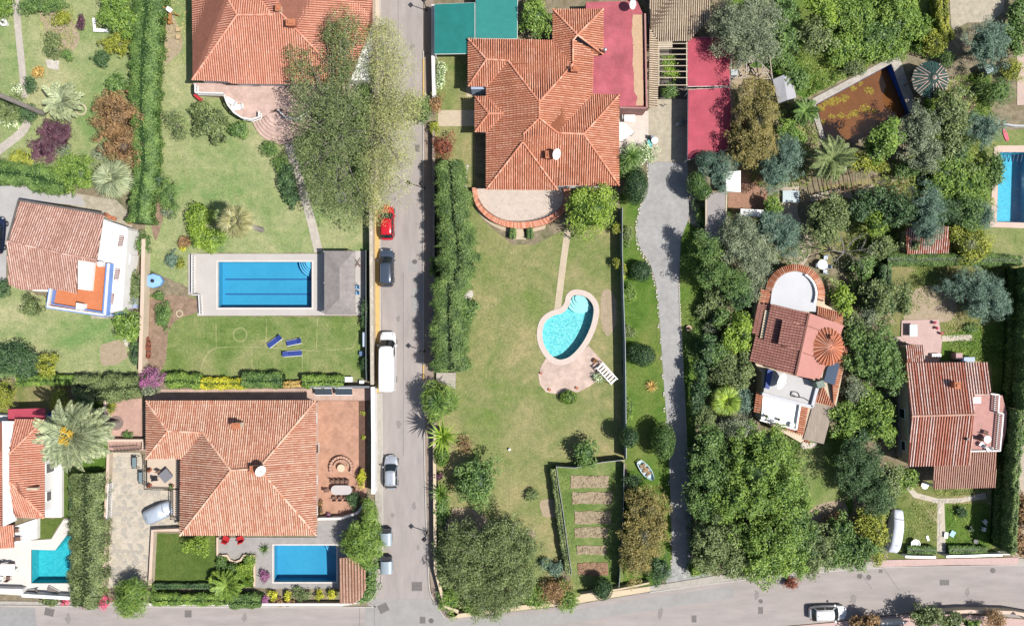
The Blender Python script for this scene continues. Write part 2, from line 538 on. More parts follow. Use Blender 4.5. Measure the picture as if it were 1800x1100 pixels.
# style: clump radius (m), leaf length, leaf width, leaves per m2 of footprint, spread, core size, outline roughness
STYLE = {
	'broad': (0.60, 0.25, 0.15, 200, 0.86, 0.58, 1.35),
	'lumpy': (0.85, 0.22, 0.13, 240, 0.9, 0.72, 1.0),
	'fine': (0.46, 0.19, 0.09, 270, 0.88, 0.58, 1.4),
	'airy': (0.50, 0.19, 0.09, 130, 1.05, 0.0, 1.5),
	'wisp': (0.60, 0.17, 0.07, 62, 1.4, 0.0, 1.5),
	'clip': (0.35, 0.13, 0.08, 360, 0.5, 0.90, 0.25),
	'spiky': (0.75, 0.62, 0.07, 120, 1.0, 0.55, 1.1),
	'needle': (0.50, 0.30, 0.06, 250, 0.9, 0.56, 1.4),
}

def crown_mesh(name, blobs, style, dens=1.0):
	cr, ll, lw, den, spread, core, rough = STYLE[style]
	P = []; N = []; Rn = []
	for (c, rx, ry, rz) in blobs:
		c = np.array(c); rad = np.array([rx, ry, rz])
		fp = math.pi * rx * ry
		ncl = max(7, int(2.6 * fp / (cr * cr) * 0.55 + 4))
		n = int(fp * den * dens)
		crl = min(cr, 0.55 * min(rx, ry))
		if style == 'clip':
			d = sph_dirs(n, -0.6)
			p = c + d * rad * NR.uniform(0.93, 1.03, (n, 1))
			nn = d / rad * 1.0; nn /= np.linalg.norm(nn, axis=1, keepdims=True)
			nn += NR.normal(scale=0.45, size=(n, 3))
			rn = 0.5 + NR.normal(scale=0.2, size=n)
		else:
			cd = sph_dirs(ncl, -0.35)
			depth = 1 - np.abs(NR.normal(scale=0.27, size=(ncl, 1)))
			shrink = np.clip(1 - 0.6 * crl / max(min(rx, ry), 0.1), 0.45, 1.0)
			inner = NR.uniform(0, 1, (ncl, 1)) < 0.12
			depth = np.where(inner, NR.uniform(0.1, 0.6, (ncl, 1)), depth)
			jit = NR.normal(scale=0.10 * rough, size=(ncl, 1)) + 1
			th = np.arctan2(cd[:, 1:2], cd[:, 0:1]); f1, f2, f3 = NR.uniform(0, 6.28, 3)
			lob = 1 + .10 * rough * (np.sin(2 * th + f1) * .8 + np.sin(3 * th + f2) + .8 * np.sin(5 * th + f3)) * np.sqrt(np.clip(1 - cd[:, 2:3] ** 2, 0, 1))
			cc = c + cd * rad * depth * shrink * jit * lob
			cs = crl * NR.uniform(0.6, 1.35, ncl) * spread
			w = cs ** 2; w /= w.sum()
			idx = NR.choice(ncl, n, p=w)
			ld = sph_dirs(n, -0.55)
			rr = NR.uniform(0.35, 1.0, n) ** 0.5 * (1 + 0.16 * rough * NR.normal(size=n))
			sq = np.array([1, 1, 0.72])
			p = cc[idx] + ld * sq * (cs[idx] * rr)[:, None]
			nn = ld * 0.8 + np.array([0.25, -0.1, 0.95]) + NR.normal(scale=0.48, size=(n, 3))
			crn = NR.uniform(0.2, 0.8, ncl)
			rn = 0.4 * crn[idx] + 0.6 * NR.uniform(0, 1, n)
		nn /= np.linalg.norm(nn, axis=1, keepdims=True)
		ok = p[:, 2] > 0.03
		P.append(p[ok]); N.append(nn[ok]); Rn.append(rn[ok])
	P = np.vstack(P); N = np.vstack(N); Rn = np.concatenate(Rn)
	v = leaf_arrays(P, N, ll, lw, Rn)
	ex = core_mesh(blobs, core) if core > 0 else None
	return np_mesh(name, v, Rn, ex)

def limbs(base, blobs, r0, mat_, root, name='trunk', twigs=0):
	"""tapered trunk with limbs that reach into the blobs"""
	b = MB()
	cx = sum(q[0][0] for q in blobs) / len(blobs); cy = sum(q[0][1] for q in blobs) / len(blobs); cz = min(q[0][2] for q in blobs)
	fork = Vector((cx * 0.35, cy * 0.35, max(cz * 0.5, 0.25)))
	b.tube([(0, 0, -0.05), fork * 0.5 + Vector((0.05, 0, 0)), fork], [r0 * 1.25, r0, r0 * 0.8], 7)
	for (c, rx, ry, rz) in blobs:
		k = 3 if twigs == 0 else 6
		for i in range(k):
			a = 2 * math.pi * i / k + R.uniform(-0.4, 0.4)
			e = Vector((c[0] + math.cos(a) * rx * 0.62, c[1] + math.sin(a) * ry * 0.62, c[2] + rz * R.uniform(0.0, 0.5)))
			m1 = fork.lerp(e, 0.5) + Vector((0, 0, 0.12 * rz))
			b.tube([fork, m1, e], [r0 * 0.6, r0 * 0.35, r0 * 0.1], 5)
			for t in range(twigs):
				st = fork.lerp(e, R.uniform(0.4, 0.95)); a2 = a + R.uniform(-1.1, 1.1); L = rx * R.uniform(0.3, 0.6)
				b.tube([st, st + Vector((math.cos(a2) * L * .5, math.sin(a2) * L * .5, L * .2)), st + Vector((math.cos(a2) * L, math.sin(a2) * L, L * R.uniform(0, .4)))], [r0 * 0.2, r0 * 0.12, r0 * 0.05], 4)
	me_o = b.build(name, mat_, root, origin=0)
	return me_o

def plant(name, cat, style, leaf, px, py, rx, ry, h, label, group=None, extra=(), trunk=True, dens=1.0, zr=None, twigs=0, base=None, rot=0):
	"""px,py: centre of the crown as photographed; rx,ry: half size in photo px; extra: more blobs (px,py,rx,ry,top)"""
	bl = []
	if px > 1200 and py < 800 and trunk and style != 'clip': h *= 1.25; extra = [(a, b, c, d, e * 1.25) for a, b, c, d, e in extra]
	for (x, y, ax, ay, hh) in [(px, py, rx, ry, h)] + list(extra):
		rzz = min(hh * 0.42, 0.9 * max(ax, ay) / PPM) if zr is None else zr
		rzz = max(rzz, 0.12)
		zc = max(hh - rzz, rzz * 0.75)
		p = G(x, y, zc); k = (CAM_H - zc) / CAM_H / PPM
		# style clumps spill outwards a little: keep the outline at the measured size
		q = 1.0 if style == 'clip' else 1.09
		bl.append((p, ax * k * q, ay * k * q, rzz))
	bx = sum(q[0].x for q in bl) / len(bl); by = sum(q[0].y for q in bl) / len(bl)
	if base: g = G(*base); bx, by = g.x, g.y
	t = thing(name, label, cat, (bx, by, 0), group)
	loc = [((q[0].x - bx, q[0].y - by, q[0].z), q[1], q[2], q[3]) for q in bl]
	me = crown_mesh('crown' if trunk else 'foliage', loc, style, dens)
	me.materials.append(LEAF[leaf])
	link('crown' if trunk else 'foliage', me, t)
	if trunk:
		limbs(None, loc, min(0.06 + 0.022 * h, 0.28), BARK if style != 'airy' and style != 'wisp' else BARKG, t, twigs=twigs)
	else:
		limbs(None, [loc[0]], 0.03, BARK, t, 'stems')
	return t

def tree(*a, **k): return plant('tree', 'tree', *a, **k)
def shrub(*a, **k): k.setdefault('trunk', False); return plant('shrub', 'shrub', *a, **k)

def hedge(leaf, pts, h, label, style='fine', dens=1.0, group=None, jag=0.22, name='hedge', cat='hedge'):
	"""pts: (px, py, width px) centre line as photographed at the hedge top"""
	C = [G(x, y, h * 0.85) for x, y, w in pts]; Wd = [w / PPM * (CAM_H - h) / CAM_H for x, y, w in pts]
	segs = []; tot = 0
	for i in range(len(C) - 1):
		L = (C[i + 1] - C[i]).length; segs.append((i, L, (Wd[i] + Wd[i + 1]) / 2 * L)); tot += segs[-1][2]
	cx = sum(c.x for c in C) / len(C); cy = sum(c.y for c in C) / len(C)
	t = thing(name, label, cat, (cx, cy, 0), group)
	cr, ll, lw, den, spread, core, rough = STYLE[style]
	den *= dens * 1.15
	P = []; N = []; Rn = []
	for i, L, A in segs:
		per = A + 2 * h * L * 0.45
		n = int(per * den)
		u = NR.uniform(-0.01, 1.01, n); w = Wd[i] * (1 - u) + Wd[i + 1] * u
		d = np.array((C[i + 1] - C[i]).normalized())[:2]; nn2 = np.array([-d[1], d[0]])
		# rounded-box section: angle parameter
		a = NR.uniform(-0.12 * math.pi, 1.12 * math.pi, n)
		e = 0.45
		sx = np.sign(np.cos(a)) * np.abs(np.cos(a)) ** e; sz = np.sign(np.sin(a)) * np.abs(np.sin(a)) ** e
		bumpy = 1 + jag * np.sin(u * L * 2.1 + i) * np.cos(u * L * 0.9 + 2 * i) + NR.normal(scale=0.05 + jag * 0.35, size=n)
		ph = xy_ph = u * L
		bumpy += jag * 0.5 * np.sin(ph * 5.3 + np.cos(a) * 2) * np.sin(a * 3 + ph * 1.3)
		off = sx * w / 2 * bumpy
		zz = h * 0.5 + sz * h * 0.5 * (1 + NR.normal(scale=0.04 + jag * 0.12, size=n) + jag * (0.45 if jag < .25 else .12) * np.sin(u * L * 2.7 + off * 3) * np.cos(off * 4.1 + u * L))
		c0 = np.array(C[i])[:2]; c1 = np.array(C[i + 1])[:2]
		xy = c0 + (c1 - c0) * u[:, None] + nn2 * off[:, None]
		P.append(np.column_stack([xy, np.maximum(zz, 0.03)]))
		nr = np.column_stack([nn2[0] * np.cos(a), nn2[1] * np.cos(a), np.sin(a)]) + NR.normal(scale=0.4, size=(n, 3)) + np.array([.15, 0, .5])
		N.append(nr / np.linalg.norm(nr, axis=1, keepdims=True))
		Rn.append(np.clip(0.5 + 0.18 * np.sin(xy[:, 0] * 2.3) * np.cos(xy[:, 1] * 1.9) + NR.normal(scale=0.24, size=n), 0, 1))
	P = np.vstack(P) - np.array([cx, cy, 0]); N = np.vstack(N); Rn = np.concatenate(Rn)
	v = leaf_arrays(P, N, ll, lw, Rn)
	b = MB(); b.prism(ribbon([(c.x - cx, c.y - cy) for c in C], [w * 0.84 for w in Wd]), 0, h * 0.86)
	ev = []; ef = []
	for f in b.f:
		if len(f) == 3: f = [f[0], f[1], f[2], f[2]]
	tri = []
	for f in b.f:
		tri.append(f[:3])
		if len(f) == 4: tri.append([f[0], f[2], f[3]])
	me = np_mesh('foliage', v, Rn, (b.v, tri))
	me.materials.append(LEAF[leaf])
	link('foliage', me, t)
	return t

# ---- palms
def frond_feather(L, droop, leaf, seed, wid=0.42):
	rr = random.Random(seed); v = []; rn = []
	n = 30; pts = []
	for i in range(n + 1):
		t = i / n
		pts.append(Vector((L * (t - 0.16 * droop * t * t), 0, L * (0.30 * t - 0.62 * droop * t * t))))
	for i in range(n):
		a, b = pts[i], pts[i + 1]
		w = 0.045 * (1 - i / n) + 0.01
		v += [a + Vector((0, w, 0)), a - Vector((0, w, 0)), b - Vector((0, w, 0)), b + Vector((0, w, 0))]; rn.append(0.75)
		if i < 3: continue
		t = i / n
		ll = wid * (math.sin(math.pi * min(1, t * 0.92 + 0.12)) ** 0.6) * (1.1 - 0.4 * t) + 0.1
		for s in (-1, 1):
			for q in (0, .5):
				p = a.lerp(b, q); fw = rr.uniform(0.5, 0.8)
				e = p + Vector((ll * fw, s * ll * 0.85, rr.uniform(-0.10, 0.05)))
				wv = Vector((0.038, -s * 0.018, 0))
				m1 = p.lerp(e, 0.5)
				v += [p - wv, m1 - wv * 1.2, e, m1 + wv * 1.2]; rn.append(rr.uniform(0.15, 0.95))
	me = np_mesh('frond', np.array([tuple(x) for x in v]), np.array(rn)); me.materials.append(LEAF[leaf]); return me

def frond_fan(L, leaf, seed, blade=0.55):
	rr = random.Random(seed); v = []; rn = []
	P = L * (1 - blade); w = 0.03
	c = Vector((P, 0, L * 0.10))
	v += [Vector((0, w, 0)), Vector((0, -w, 0)), c - Vector((0, w, 0)), c + Vector((0, w, 0))]; rn.append(0.7)
	nb = 18
	for k in range(nb):
		a = math.radians(-115 + 230 * k / (nb - 1)); bl = L * blade * rr.uniform(0.85, 1.05) * (0.75 + 0.25 * math.cos(a))
		d = Vector((math.cos(a), math.sin(a), 0)); s = Vector((-d.y, d.x, 0)) * 0.055
		m1 = c + d * bl * 0.55 + Vector((0, 0, 0.02)); e = c + d * bl + Vector((0, 0, -0.22 * L * rr.uniform(0.5, 1.3)))
		v += [c, m1 - s, e, m1 + s]; rn.append(rr.uniform(0.25, 0.95))
	me = np_mesh('frond', np.array([tuple(x) for x in v]), np.array(rn)); me.materials.append(LEAF[leaf]); return me

def blade_leaf(L, leaf, seed, w=0.10, droop=0.35):
	rr = random.Random(seed); v = []; n = 5
	pts = [Vector((L * t, 0, L * (0.55 * t - droop * t * t))) for t in [i / n for i in range(n + 1)]]
	ws = [w * 0.7, w, w * 0.9, w * 0.65, w * 0.35, 0.004]
	for i in range(n):
		a, b = pts[i], pts[i + 1]
		v += [a + Vector((0, ws[i], 0)), a - Vector((0, ws[i], 0)), b - Vector((0, ws[i + 1], 0)), b + Vector((0, ws[i + 1], 0))]
	me = np_mesh('leaf_blade', np.array([tuple(x) for x in v]), np.full(n, rr.uniform(0.2, 0.9))); me.materials.append(LEAF[leaf]); return me

def palm(label, base, h, L, kind, leaf, n=36, group=None, trunk_r=0.22, lean=(0, 0), hang=0.0, name='palm_tree', cat='palm', dates=False, elev=(-0.35, 1.15)):
	"""base: photo px of the foot on the ground"""
	g = G(*base)
	t = thing(name, label, cat, g, group)
	top = Vector((lean[0], lean[1], h))
	if h > 0.4:
		b = MB(); k = 8
		pts = [Vector((lean[0] * (i / k) ** 1.4, lean[1] * (i / k) ** 1.4, h * i / k - (0.05 if i == 0 else 0))) for i in range(k + 1)]
		b.tube(pts, [trunk_r * (1.35 - 0.35 * min(1, i / 2)) for i in range(k + 1)], 10)
		for i in range(int(h / 0.3)):
			z = 0.3 * i + 0.2; q = z / h
			b.lathe([(trunk_r * 1.0, z - 0.03), (trunk_r * 1.13, z), (trunk_r * 1.0, z + 0.03)], (lean[0] * q ** 1.4, lean[1] * q ** 1.4, 0), 9)
		b.build('trunk', BARKG, t, origin=0)
	if dates:
		for i in range(9):
			a = R.uniform(0, 6.28); b = MB()
			e = top + Vector((math.cos(a) * R.uniform(.25, .95), math.sin(a) * R.uniform(.25, .95), R.uniform(1.2, 1.7)))
			b.tube([top, top.lerp(e, .6) + Vector((0, 0, .15)), e], [0.03, 0.03, 0.015], 4)
			for q in range(26):
				p = e + Vector((R.gauss(0, .16), R.gauss(0, .16), R.gauss(0, .08)))
				b.box(p, (0.07, 0.07, 0.07), R.uniform(0, 3))
			b.build('date_cluster', mat('dates', [(0.62, 0.40, 0.04), (0.75, 0.52, 0.07)], scale=4), t, origin=0)
	vs = {}
	for i in range(n):
		q = (i + 0.5) / n
		a = i * 2.39996 + R.uniform(-0.15, 0.15)
		el = elev[0] + (elev[1] - elev[0]) * (1 - q) ** 1.3
		el = elev[1] - (elev[1] - elev[0]) * (q ** 0.65)
		var = i % 4
		if var not in vs:
			if kind == 'feather': vs[var] = frond_feather(L, 0.75 + 0.18 * var, leaf, var + int(base[0]), 0.16 * L)
			elif kind == 'fan': vs[var] = frond_fan(L, leaf, var + int(base[0]))
			else: vs[var] = blade_leaf(L, leaf, var + int(base[0]), 0.045 * L + 0.02)
		o = link('leaf_blade' if kind == 'blade' else 'frond', vs[var], t)
		o.location = top
		s = R.uniform(0.85, 1.08)
		o.scale = (s, s, s)
		o.rotation_euler = (0, -el * (0.75 if kind == 'feather' else 0.9), a)
	return t

def undergrowth(name, pts, leaf, h, dens, ll=0.18, lw=0.09, patch=0.0, bush=0.0):
	"""ground cover nobody could count: one mesh"""
	xy = px2(pts); xs = [p[0] for p in xy]; ys = [p[1] for p in xy]
	A = abs(area2(xy)); n = int(A * dens)
	bb = (max(xs) - min(xs)) * (max(ys) - min(ys)); m = int(n * bb / max(A, 1e-3))
	X = NR.uniform(min(xs), max(xs), m); Y = NR.uniform(min(ys), max(ys), m)
	ins = np.zeros(m, bool); j = len(xy) - 1
	for i in range(len(xy)):
		xi, yi = xy[i]; xj, yj = xy[j]
		c = ((yi > Y) != (yj > Y)) & (X < (xj - xi) * (Y - yi) / (yj - yi + 1e-12) + xi)
		ins ^= c; j = i
	if patch:
		f = np.sin(X * 1.3 + 2) * np.cos(Y * 1.1 + 1) + np.sin(X * 0.6 - Y * 0.7) + 0.6 * np.sin(X * 3.1) * np.sin(Y * 2.7)
		ins &= (f + NR.normal(scale=0.35, size=m)) > (patch * 2 - 1.4)
	X = X[ins]; Y = Y[ins]
	hh = h * (0.55 + 0.45 * np.sin(X * 1.9 + 1) * np.cos(Y * 1.7)) * NR.uniform(0.3, 1, len(X))
	if bush:
		g = np.sin(X * 1.9 + 3 * np.sin(Y * .37)) * np.cos(Y * 2.1 + 2 * np.sin(X * .31)) + .6 * np.sin(X * 4.3 + 1) * np.cos(Y * 3.9)
		hh = hh + bush * np.clip(g + .35, 0, 1.3) * NR.uniform(.55, 1.0, len(X))
	P = np.column_stack([X, Y, np.maximum(hh, 0.02)])
	N = NR.normal(scale=0.6, size=P.shape) + np.array([0, 0, 0.9]); N /= np.linalg.norm(N, axis=1, keepdims=True)
	Rn = np.clip(0.5 + 0.2 * np.sin(X * 1.1) * np.cos(Y * 1.3) + NR.normal(scale=0.22, size=len(X)), 0, 1)
	v = leaf_arrays(P, N, ll, lw, Rn)
	o0 = np.array([X.mean(), Y.mean(), 0])
	me = np_mesh(name, v - o0, Rn); me.materials.append(LEAF[leaf])
	o = link(name, me, None, 'stuff'); o.location = o0
	return o
# ------------------------------------------------------------------ roofs, houses
def plane_of(P):
	n = Vector((0, 0, 0)); m = len(P)
	for i in range(m):
		a, b = P[i], P[(i + 1) % m]
		n += Vector(((a.y - b.y) * (a.z + b.z), (a.z - b.z) * (a.x + b.x), (a.x - b.x) * (a.y + b.y)))
	n.normalize()
	if n.z < 0: n = -n
	c = sum(P, Vector((0, 0, 0))) / m
	return n, c

TILE = {}
def tilemats(name, pan, cover_cols):
	"""pan: colours of the channels; cover_cols: the spread of single cover tiles"""
	if name not in TILE:
		TILE[name] = (mat('pan_' + name, [kc(c, .72) for c in pan], scale=1.3, fine=8, fine_amt=0.3, rough=0.85),
					  mat('cover_' + name, [(0.85, 0.85, 0.85), (1.05, 1.03, 1.0)], scale=0.5, fine=12, fine_amt=0.22, rough=0.8, attr_cols=cover_cols))
	return TILE[name]

def roof_part(root, faces, mats, pitch=0.25, tl=0.42, ridges=(), name='roof', thick=0.10, rad=None, dirs=None, proud=0.0, capm=None, colw=0.4):
	"""faces: lists of (px,py,z). Deck, then barrel tiles laid course by course, then ridge caps"""
	pan, cov = mats
	deck = MB(); tiles = MB()
	rad = rad or pitch * 0.31
	for fi, F in enumerate(faces):
		P = [G(*p) for p in F]
		n, c = plane_of(P)
		d = Vector((0, 0, -1)) - n * (-n.z)
		if dirs and dirs[fi] is not None:
			a, b = dirs[fi]; d = (G(b[0], b[1], c.z) - G(a[0], a[1], c.z)); d -= n * d.dot(n)
		if d.length < 1e-3: d = Vector((0, -1, 0))
		d.normalize(); u = d.cross(n).normalized()
		poly = [((p - c).dot(u), (p - c).dot(d)) for p in P]
		# deck
		if area2([(p.x, p.y) for p in P]) < 0: P = P[::-1]
		tri = tessellate_polygon([P])
		m = len(P)
		off = n * 0.03
		top = [p - off for p in P]; bot = [p - off - Vector((0, 0, thick)) for p in P]
		fs = []
		for t in tri:
			a, b, cc = (top[i] for i in t)
			fs.append(tuple(t) if (b - a).cross(cc - a).z > 0 else tuple(t)[::-1])
		deck.add(top, fs); deck.add(bot, [f[::-1] for f in fs])
		deck.add(bot + top, [(k, (k + 1) % m, m + (k + 1) % m, m + k) for k in range(m)])
		# covers
		u0 = min(q[0] for q in poly); u1 = max(q[0] for q in poly)
		nu = max(1, int(round((u1 - u0) / pitch))); pu = (u1 - u0) / nu
		for i in range(nu):
			uu = u0 + (i + 0.5) * pu
			xs = []
			for k in range(len(poly)):
				a, b = poly[k], poly[(k + 1) % len(poly)]
				if (a[0] > uu) != (b[0] > uu):
					xs.append(a[1] + (b[1] - a[1]) * (uu - a[0]) / (b[0] - a[0]))
			xs.sort()
			for k in range(0, len(xs) - 1, 2):
				v0, v1 = xs[k], xs[k + 1]
				L = v1 - v0
				if L < 0.12: continue
				nt = max(1, int(round(L / tl))); st = L / nt
				colr = R.random()
				for j in range(nt):
					a = v0 + j * st; b = a + st + 0.03
					r0, r1 = rad * 0.82, rad * 1.04
					h0, h1 = 0.012, 0.034
					o = R.uniform(-0.008, 0.008)
					ring = []
					for (vv, rr, hh) in ((a, r0, h0), (b, r1, h1)):
						pc = c + u * (uu + o) + d * vv + n * (hh + proud)
						ring.append([pc + u * (rr * math.cos(t)) + n * (rr * 1.05 * math.sin(t) - 0.02) for t in (0, 1.05, 2.09, 3.1416)])
					tiles.add(ring[0] + ring[1], [(0, 4, 5, 1), (1, 5, 6, 2), (2, 6, 7, 3), (7, 6, 5, 4)], 0, colr * colw + R.random() * (1 - colw))
	# origin: parent space
	rf = deck.build(name, pan, root, kind=None)
	tl_o = tiles.build('roof_tiles', cov, rf, smooth=False, kind='stuff')
	if ridges:
		b = MB()
		for (p, q) in ridges:
			a = G(*p) + Vector((0, 0, 0.05)); e = G(*q) + Vector((0, 0, 0.05)); L = (e - a).length
			k = max(1, int(L / 0.4)); dd = (e - a) / k
			side = dd.cross(Vector((0, 0, 1))).normalized(); upv = side.cross(dd).normalized()
			for i in range(k):
				s = a + dd * i; t = s + dd * 1.08
				r = []
				for pp, rr, hz in ((s, 0.10, 0.03), (t, 0.125, 0.05)):
					r.append([pp + side * rr * math.cos(w) + upv * (rr * 0.8 * math.sin(w) + hz) for w in (0, .8, 1.57, 2.35, 3.1416)])
				b.add(r[0] + r[1], [(i2, i2 + 5, i2 + 6, i2 + 1) for i2 in range(4)] + [(9, 8, 7, 6, 5)], 0, R.random())
		b.build('ridge_tiles', capm or cov, rf, kind='stuff')
	return rf

def walls_part(root, px_pts, z1, m=None, over=0.45, windows=True, z0=0.0, name='walls', world_pts=None):
	W2 = inset(world_pts or px2(px_pts, z1), over)
	b = MB(); b.prism(W2, z0 - 0.05, z1 - 0.14)
	w = b.build(name, m or WHITE, root)
	if windows:
		n = len(W2)
		for i in range(n):
			a = Vector(W2[i]); c = Vector(W2[(i + 1) % n]); L = (c - a).length
			if L < 2.6: continue
			d = (c - a) / L; nrm = Vector((d.y, -d.x)); k = int(L / 3.2)
			ang = math.atan2(d.y, d.x)
			for j in range(k):
				p = a + d * (L * (j + 0.5) / k)
				is_door = (j == k // 2)
				wh, zc = (2.1, z0 + 1.08) if is_door else (1.1, z0 + 1.5)
				if zc + wh / 2 > z1 - 0.2: continue
				f = MB()
				for s in (-1, 1):
					f.box((p.x + d.x * s * 0.56 + nrm.x * .02, p.y + d.y * s * 0.56 + nrm.y * .02, zc), (0.08, 0.10, wh), ang)
					f.box((p.x + nrm.x * .02, p.y + nrm.y * .02, zc + s * (wh / 2 - 0.04)), (1.04, 0.10, 0.08), ang)
				fr = f.build('door' if is_door else 'window', WHITEP, root)
				g = MB(); g.box((p.x + nrm.x * .012, p.y + nrm.y * .012, zc), (1.04, 0.03, wh - 0.16), ang)
				g.build('pane', GLASS, fr)
	return w

def parapet(root, px_pts, z, w=0.25, h=0.35, m=None, name='parapet', zb=None, closed=True):
	P = px2(px_pts, z + h)
	b = MB()
	if area2(P) < 0: P = P[::-1]
	if closed:
		b.prism(P, (zb if zb is not None else z), z + h, holes=[inset(P, w)[::-1]])
	return b.build(name, m or WHITE, root)

def solid(root, name, px_pts, z0, z1, m, kind=None):
	b = MB(); b.prism(px2(px_pts, z1), z0, z1); return b.build(name, m, root, kind=kind)

def house(label, loc_px, group=None, cat='house'):
	return thing('house', label, cat, G(*loc_px), group)

def disc(root, name, px, py, z, r, m, h=0.03, n=20, origin=None):
	g = G(px, py, z); b = MB(); b.lathe([(0.001, z - h), (r, z - h), (r, z), (0.001, z)], (g.x, g.y, 0), n)
	return b.build(name, m, root)

def dish(label, px, py, z, r, tilt=0.9, az=1.19, mast=0.8):
	az = 1.19; tilt = .80
	"""satellite dish on a mast that stands at height z0 below"""
	g = G(px, py, z)
	t = thing('satellite_dish', label, 'satellite dish', (g.x, g.y, z - mast))
	b = MB(); prof = [(r * q, 0.22 * r * q * q) for q in (0.001, .25, .5, .75, 1.0)]
	b.lathe(prof + [(r * 1.0, 0.22 * r + 0.02), (r * 0.5, 0.055 * r + 0.02 - 0.05), (0.001, -0.03)], (0, 0, 0), 24)
	M = Matrix.Translation((0, 0, mast)) @ Matrix.Rotation(az, 4, 'Z') @ Matrix.Rotation(tilt, 4, 'X')
	b.v = [tuple(M @ Vector(p)) for p in b.v]
	b.build('reflector', WHITEP, t, smooth=True, origin=0)
	b = MB(); b.tube([(0, 0, 0), (0, 0, mast)], 0.04, 8); b.build('mast', METAL, t, origin=0)
	b = MB(); tip = M @ Vector((0, 0, 0.7 * r)); lo = M @ Vector((0, -r * .95, .2 * r))
	b.tube([lo, tip], 0.02, 5); b.box(tip, (0.1, 0.1, 0.12)); b.build('receiver_arm', METAL, t, origin=0)
	return t

def chimney(root_h, px, py, z0, z1, wx, wy, m=None, cap=True, rz=0.0):
	g = G(px, py, z1); b = MB(); b.box((g.x, g.y, (z0 + z1) / 2), (wx, wy, z1 - z0), rz)
	c = b.build('chimney', m or WHITE, root_h)
	if cap:
		b = MB(); b.box((g.x, g.y, z1 + 0.05), (wx + 0.14, wy + 0.14, 0.10), rz)
		b.box((g.x, g.y, z1 + 0.16), (wx * 0.6, wy * 0.6, 0.12), rz); b.build('chimney_cap', TERRA, c)
	return c

def pool(label, pts, deck_pts, floor_m, depth=1.5, water_m=None, coping=None, cw=0.35, world=None, zt=0.0, group=None, level=-0.12):
	"""basin dug into the ground: floor, sides, water, coping"""
	xy = world or px2(pts)
	if area2(xy) < 0: xy = xy[::-1]
	cx = sum(p[0] for p in xy) / len(xy); cy = sum(p[1] for p in xy) / len(xy)
	t = thing('swimming_pool', label, 'swimming pool', (cx, cy, 0), group)
	b = MB(); n = len(xy)
	vs = [(p[0], p[1], -depth) for p in xy] + [(p[0], p[1], zt + 0.012) for p in xy]
	b.add(vs, [(k, n + k, n + (k + 1) % n, (k + 1) % n) for k in range(n)])
	b.prism(xy, None, -depth)
	b.build('basin', floor_m, t)
	b = MB(); b.prism(xy, None, level); b.build('water', water_m, t)
	if coping:
		out = inset(xy, -cw)
		b = MB(); b.prism(out, -0.3, zt + 0.05, holes=[inset(xy, 0.03)[::-1]]); b.build('coping', coping, t)
	return t

def steps(root, corner_px, dirs, radii, m, z0=-1.4, ztop=-0.25):
	"""quarter-round corner steps"""
	g = G(*corner_px); a0, a1 = dirs
	for i, r in enumerate(radii):
		b = MB(); z = ztop - 0.22 * i
		xy = [(g.x, g.y)] + [(g.x + r * math.cos(a0 + (a1 - a0) * k / 14), g.y + r * math.sin(a0 + (a1 - a0) * k / 14)) for k in range(15)]
		b.prism(xy, z0, z); b.build('step', m, root)
		b = MB(); arc = [(p[0], p[1], z + 0.005) for p in xy[1:]]
		b.tube(arc, 0.03, 4); b.build('step_edge', plain('step_edge_blue', (0.03, 0.10, 0.30)), root)

# ------------------------------------------------------------------ furniture and vehicles (built in own space)
def finish(root, mb, name, m, smooth=False, parent=None, kind=None):
	return mb.build(name, m, parent or root, smooth=smooth, origin=0, kind=kind)

def copy_tree(o, parent=None):
	c = o.copy(); COL.objects.link(c)
	if parent is not None: c.parent = parent
	for ch in [x for x in KIDS.get(o.name, [])]:
		copy_tree(ch, c)
	return c
KIDS = {}
def index_kids(root):
	KIDS.clear()
	for o in bpy.data.objects:
		if o.parent is not None: KIDS.setdefault(o.parent.name, []).append(o)

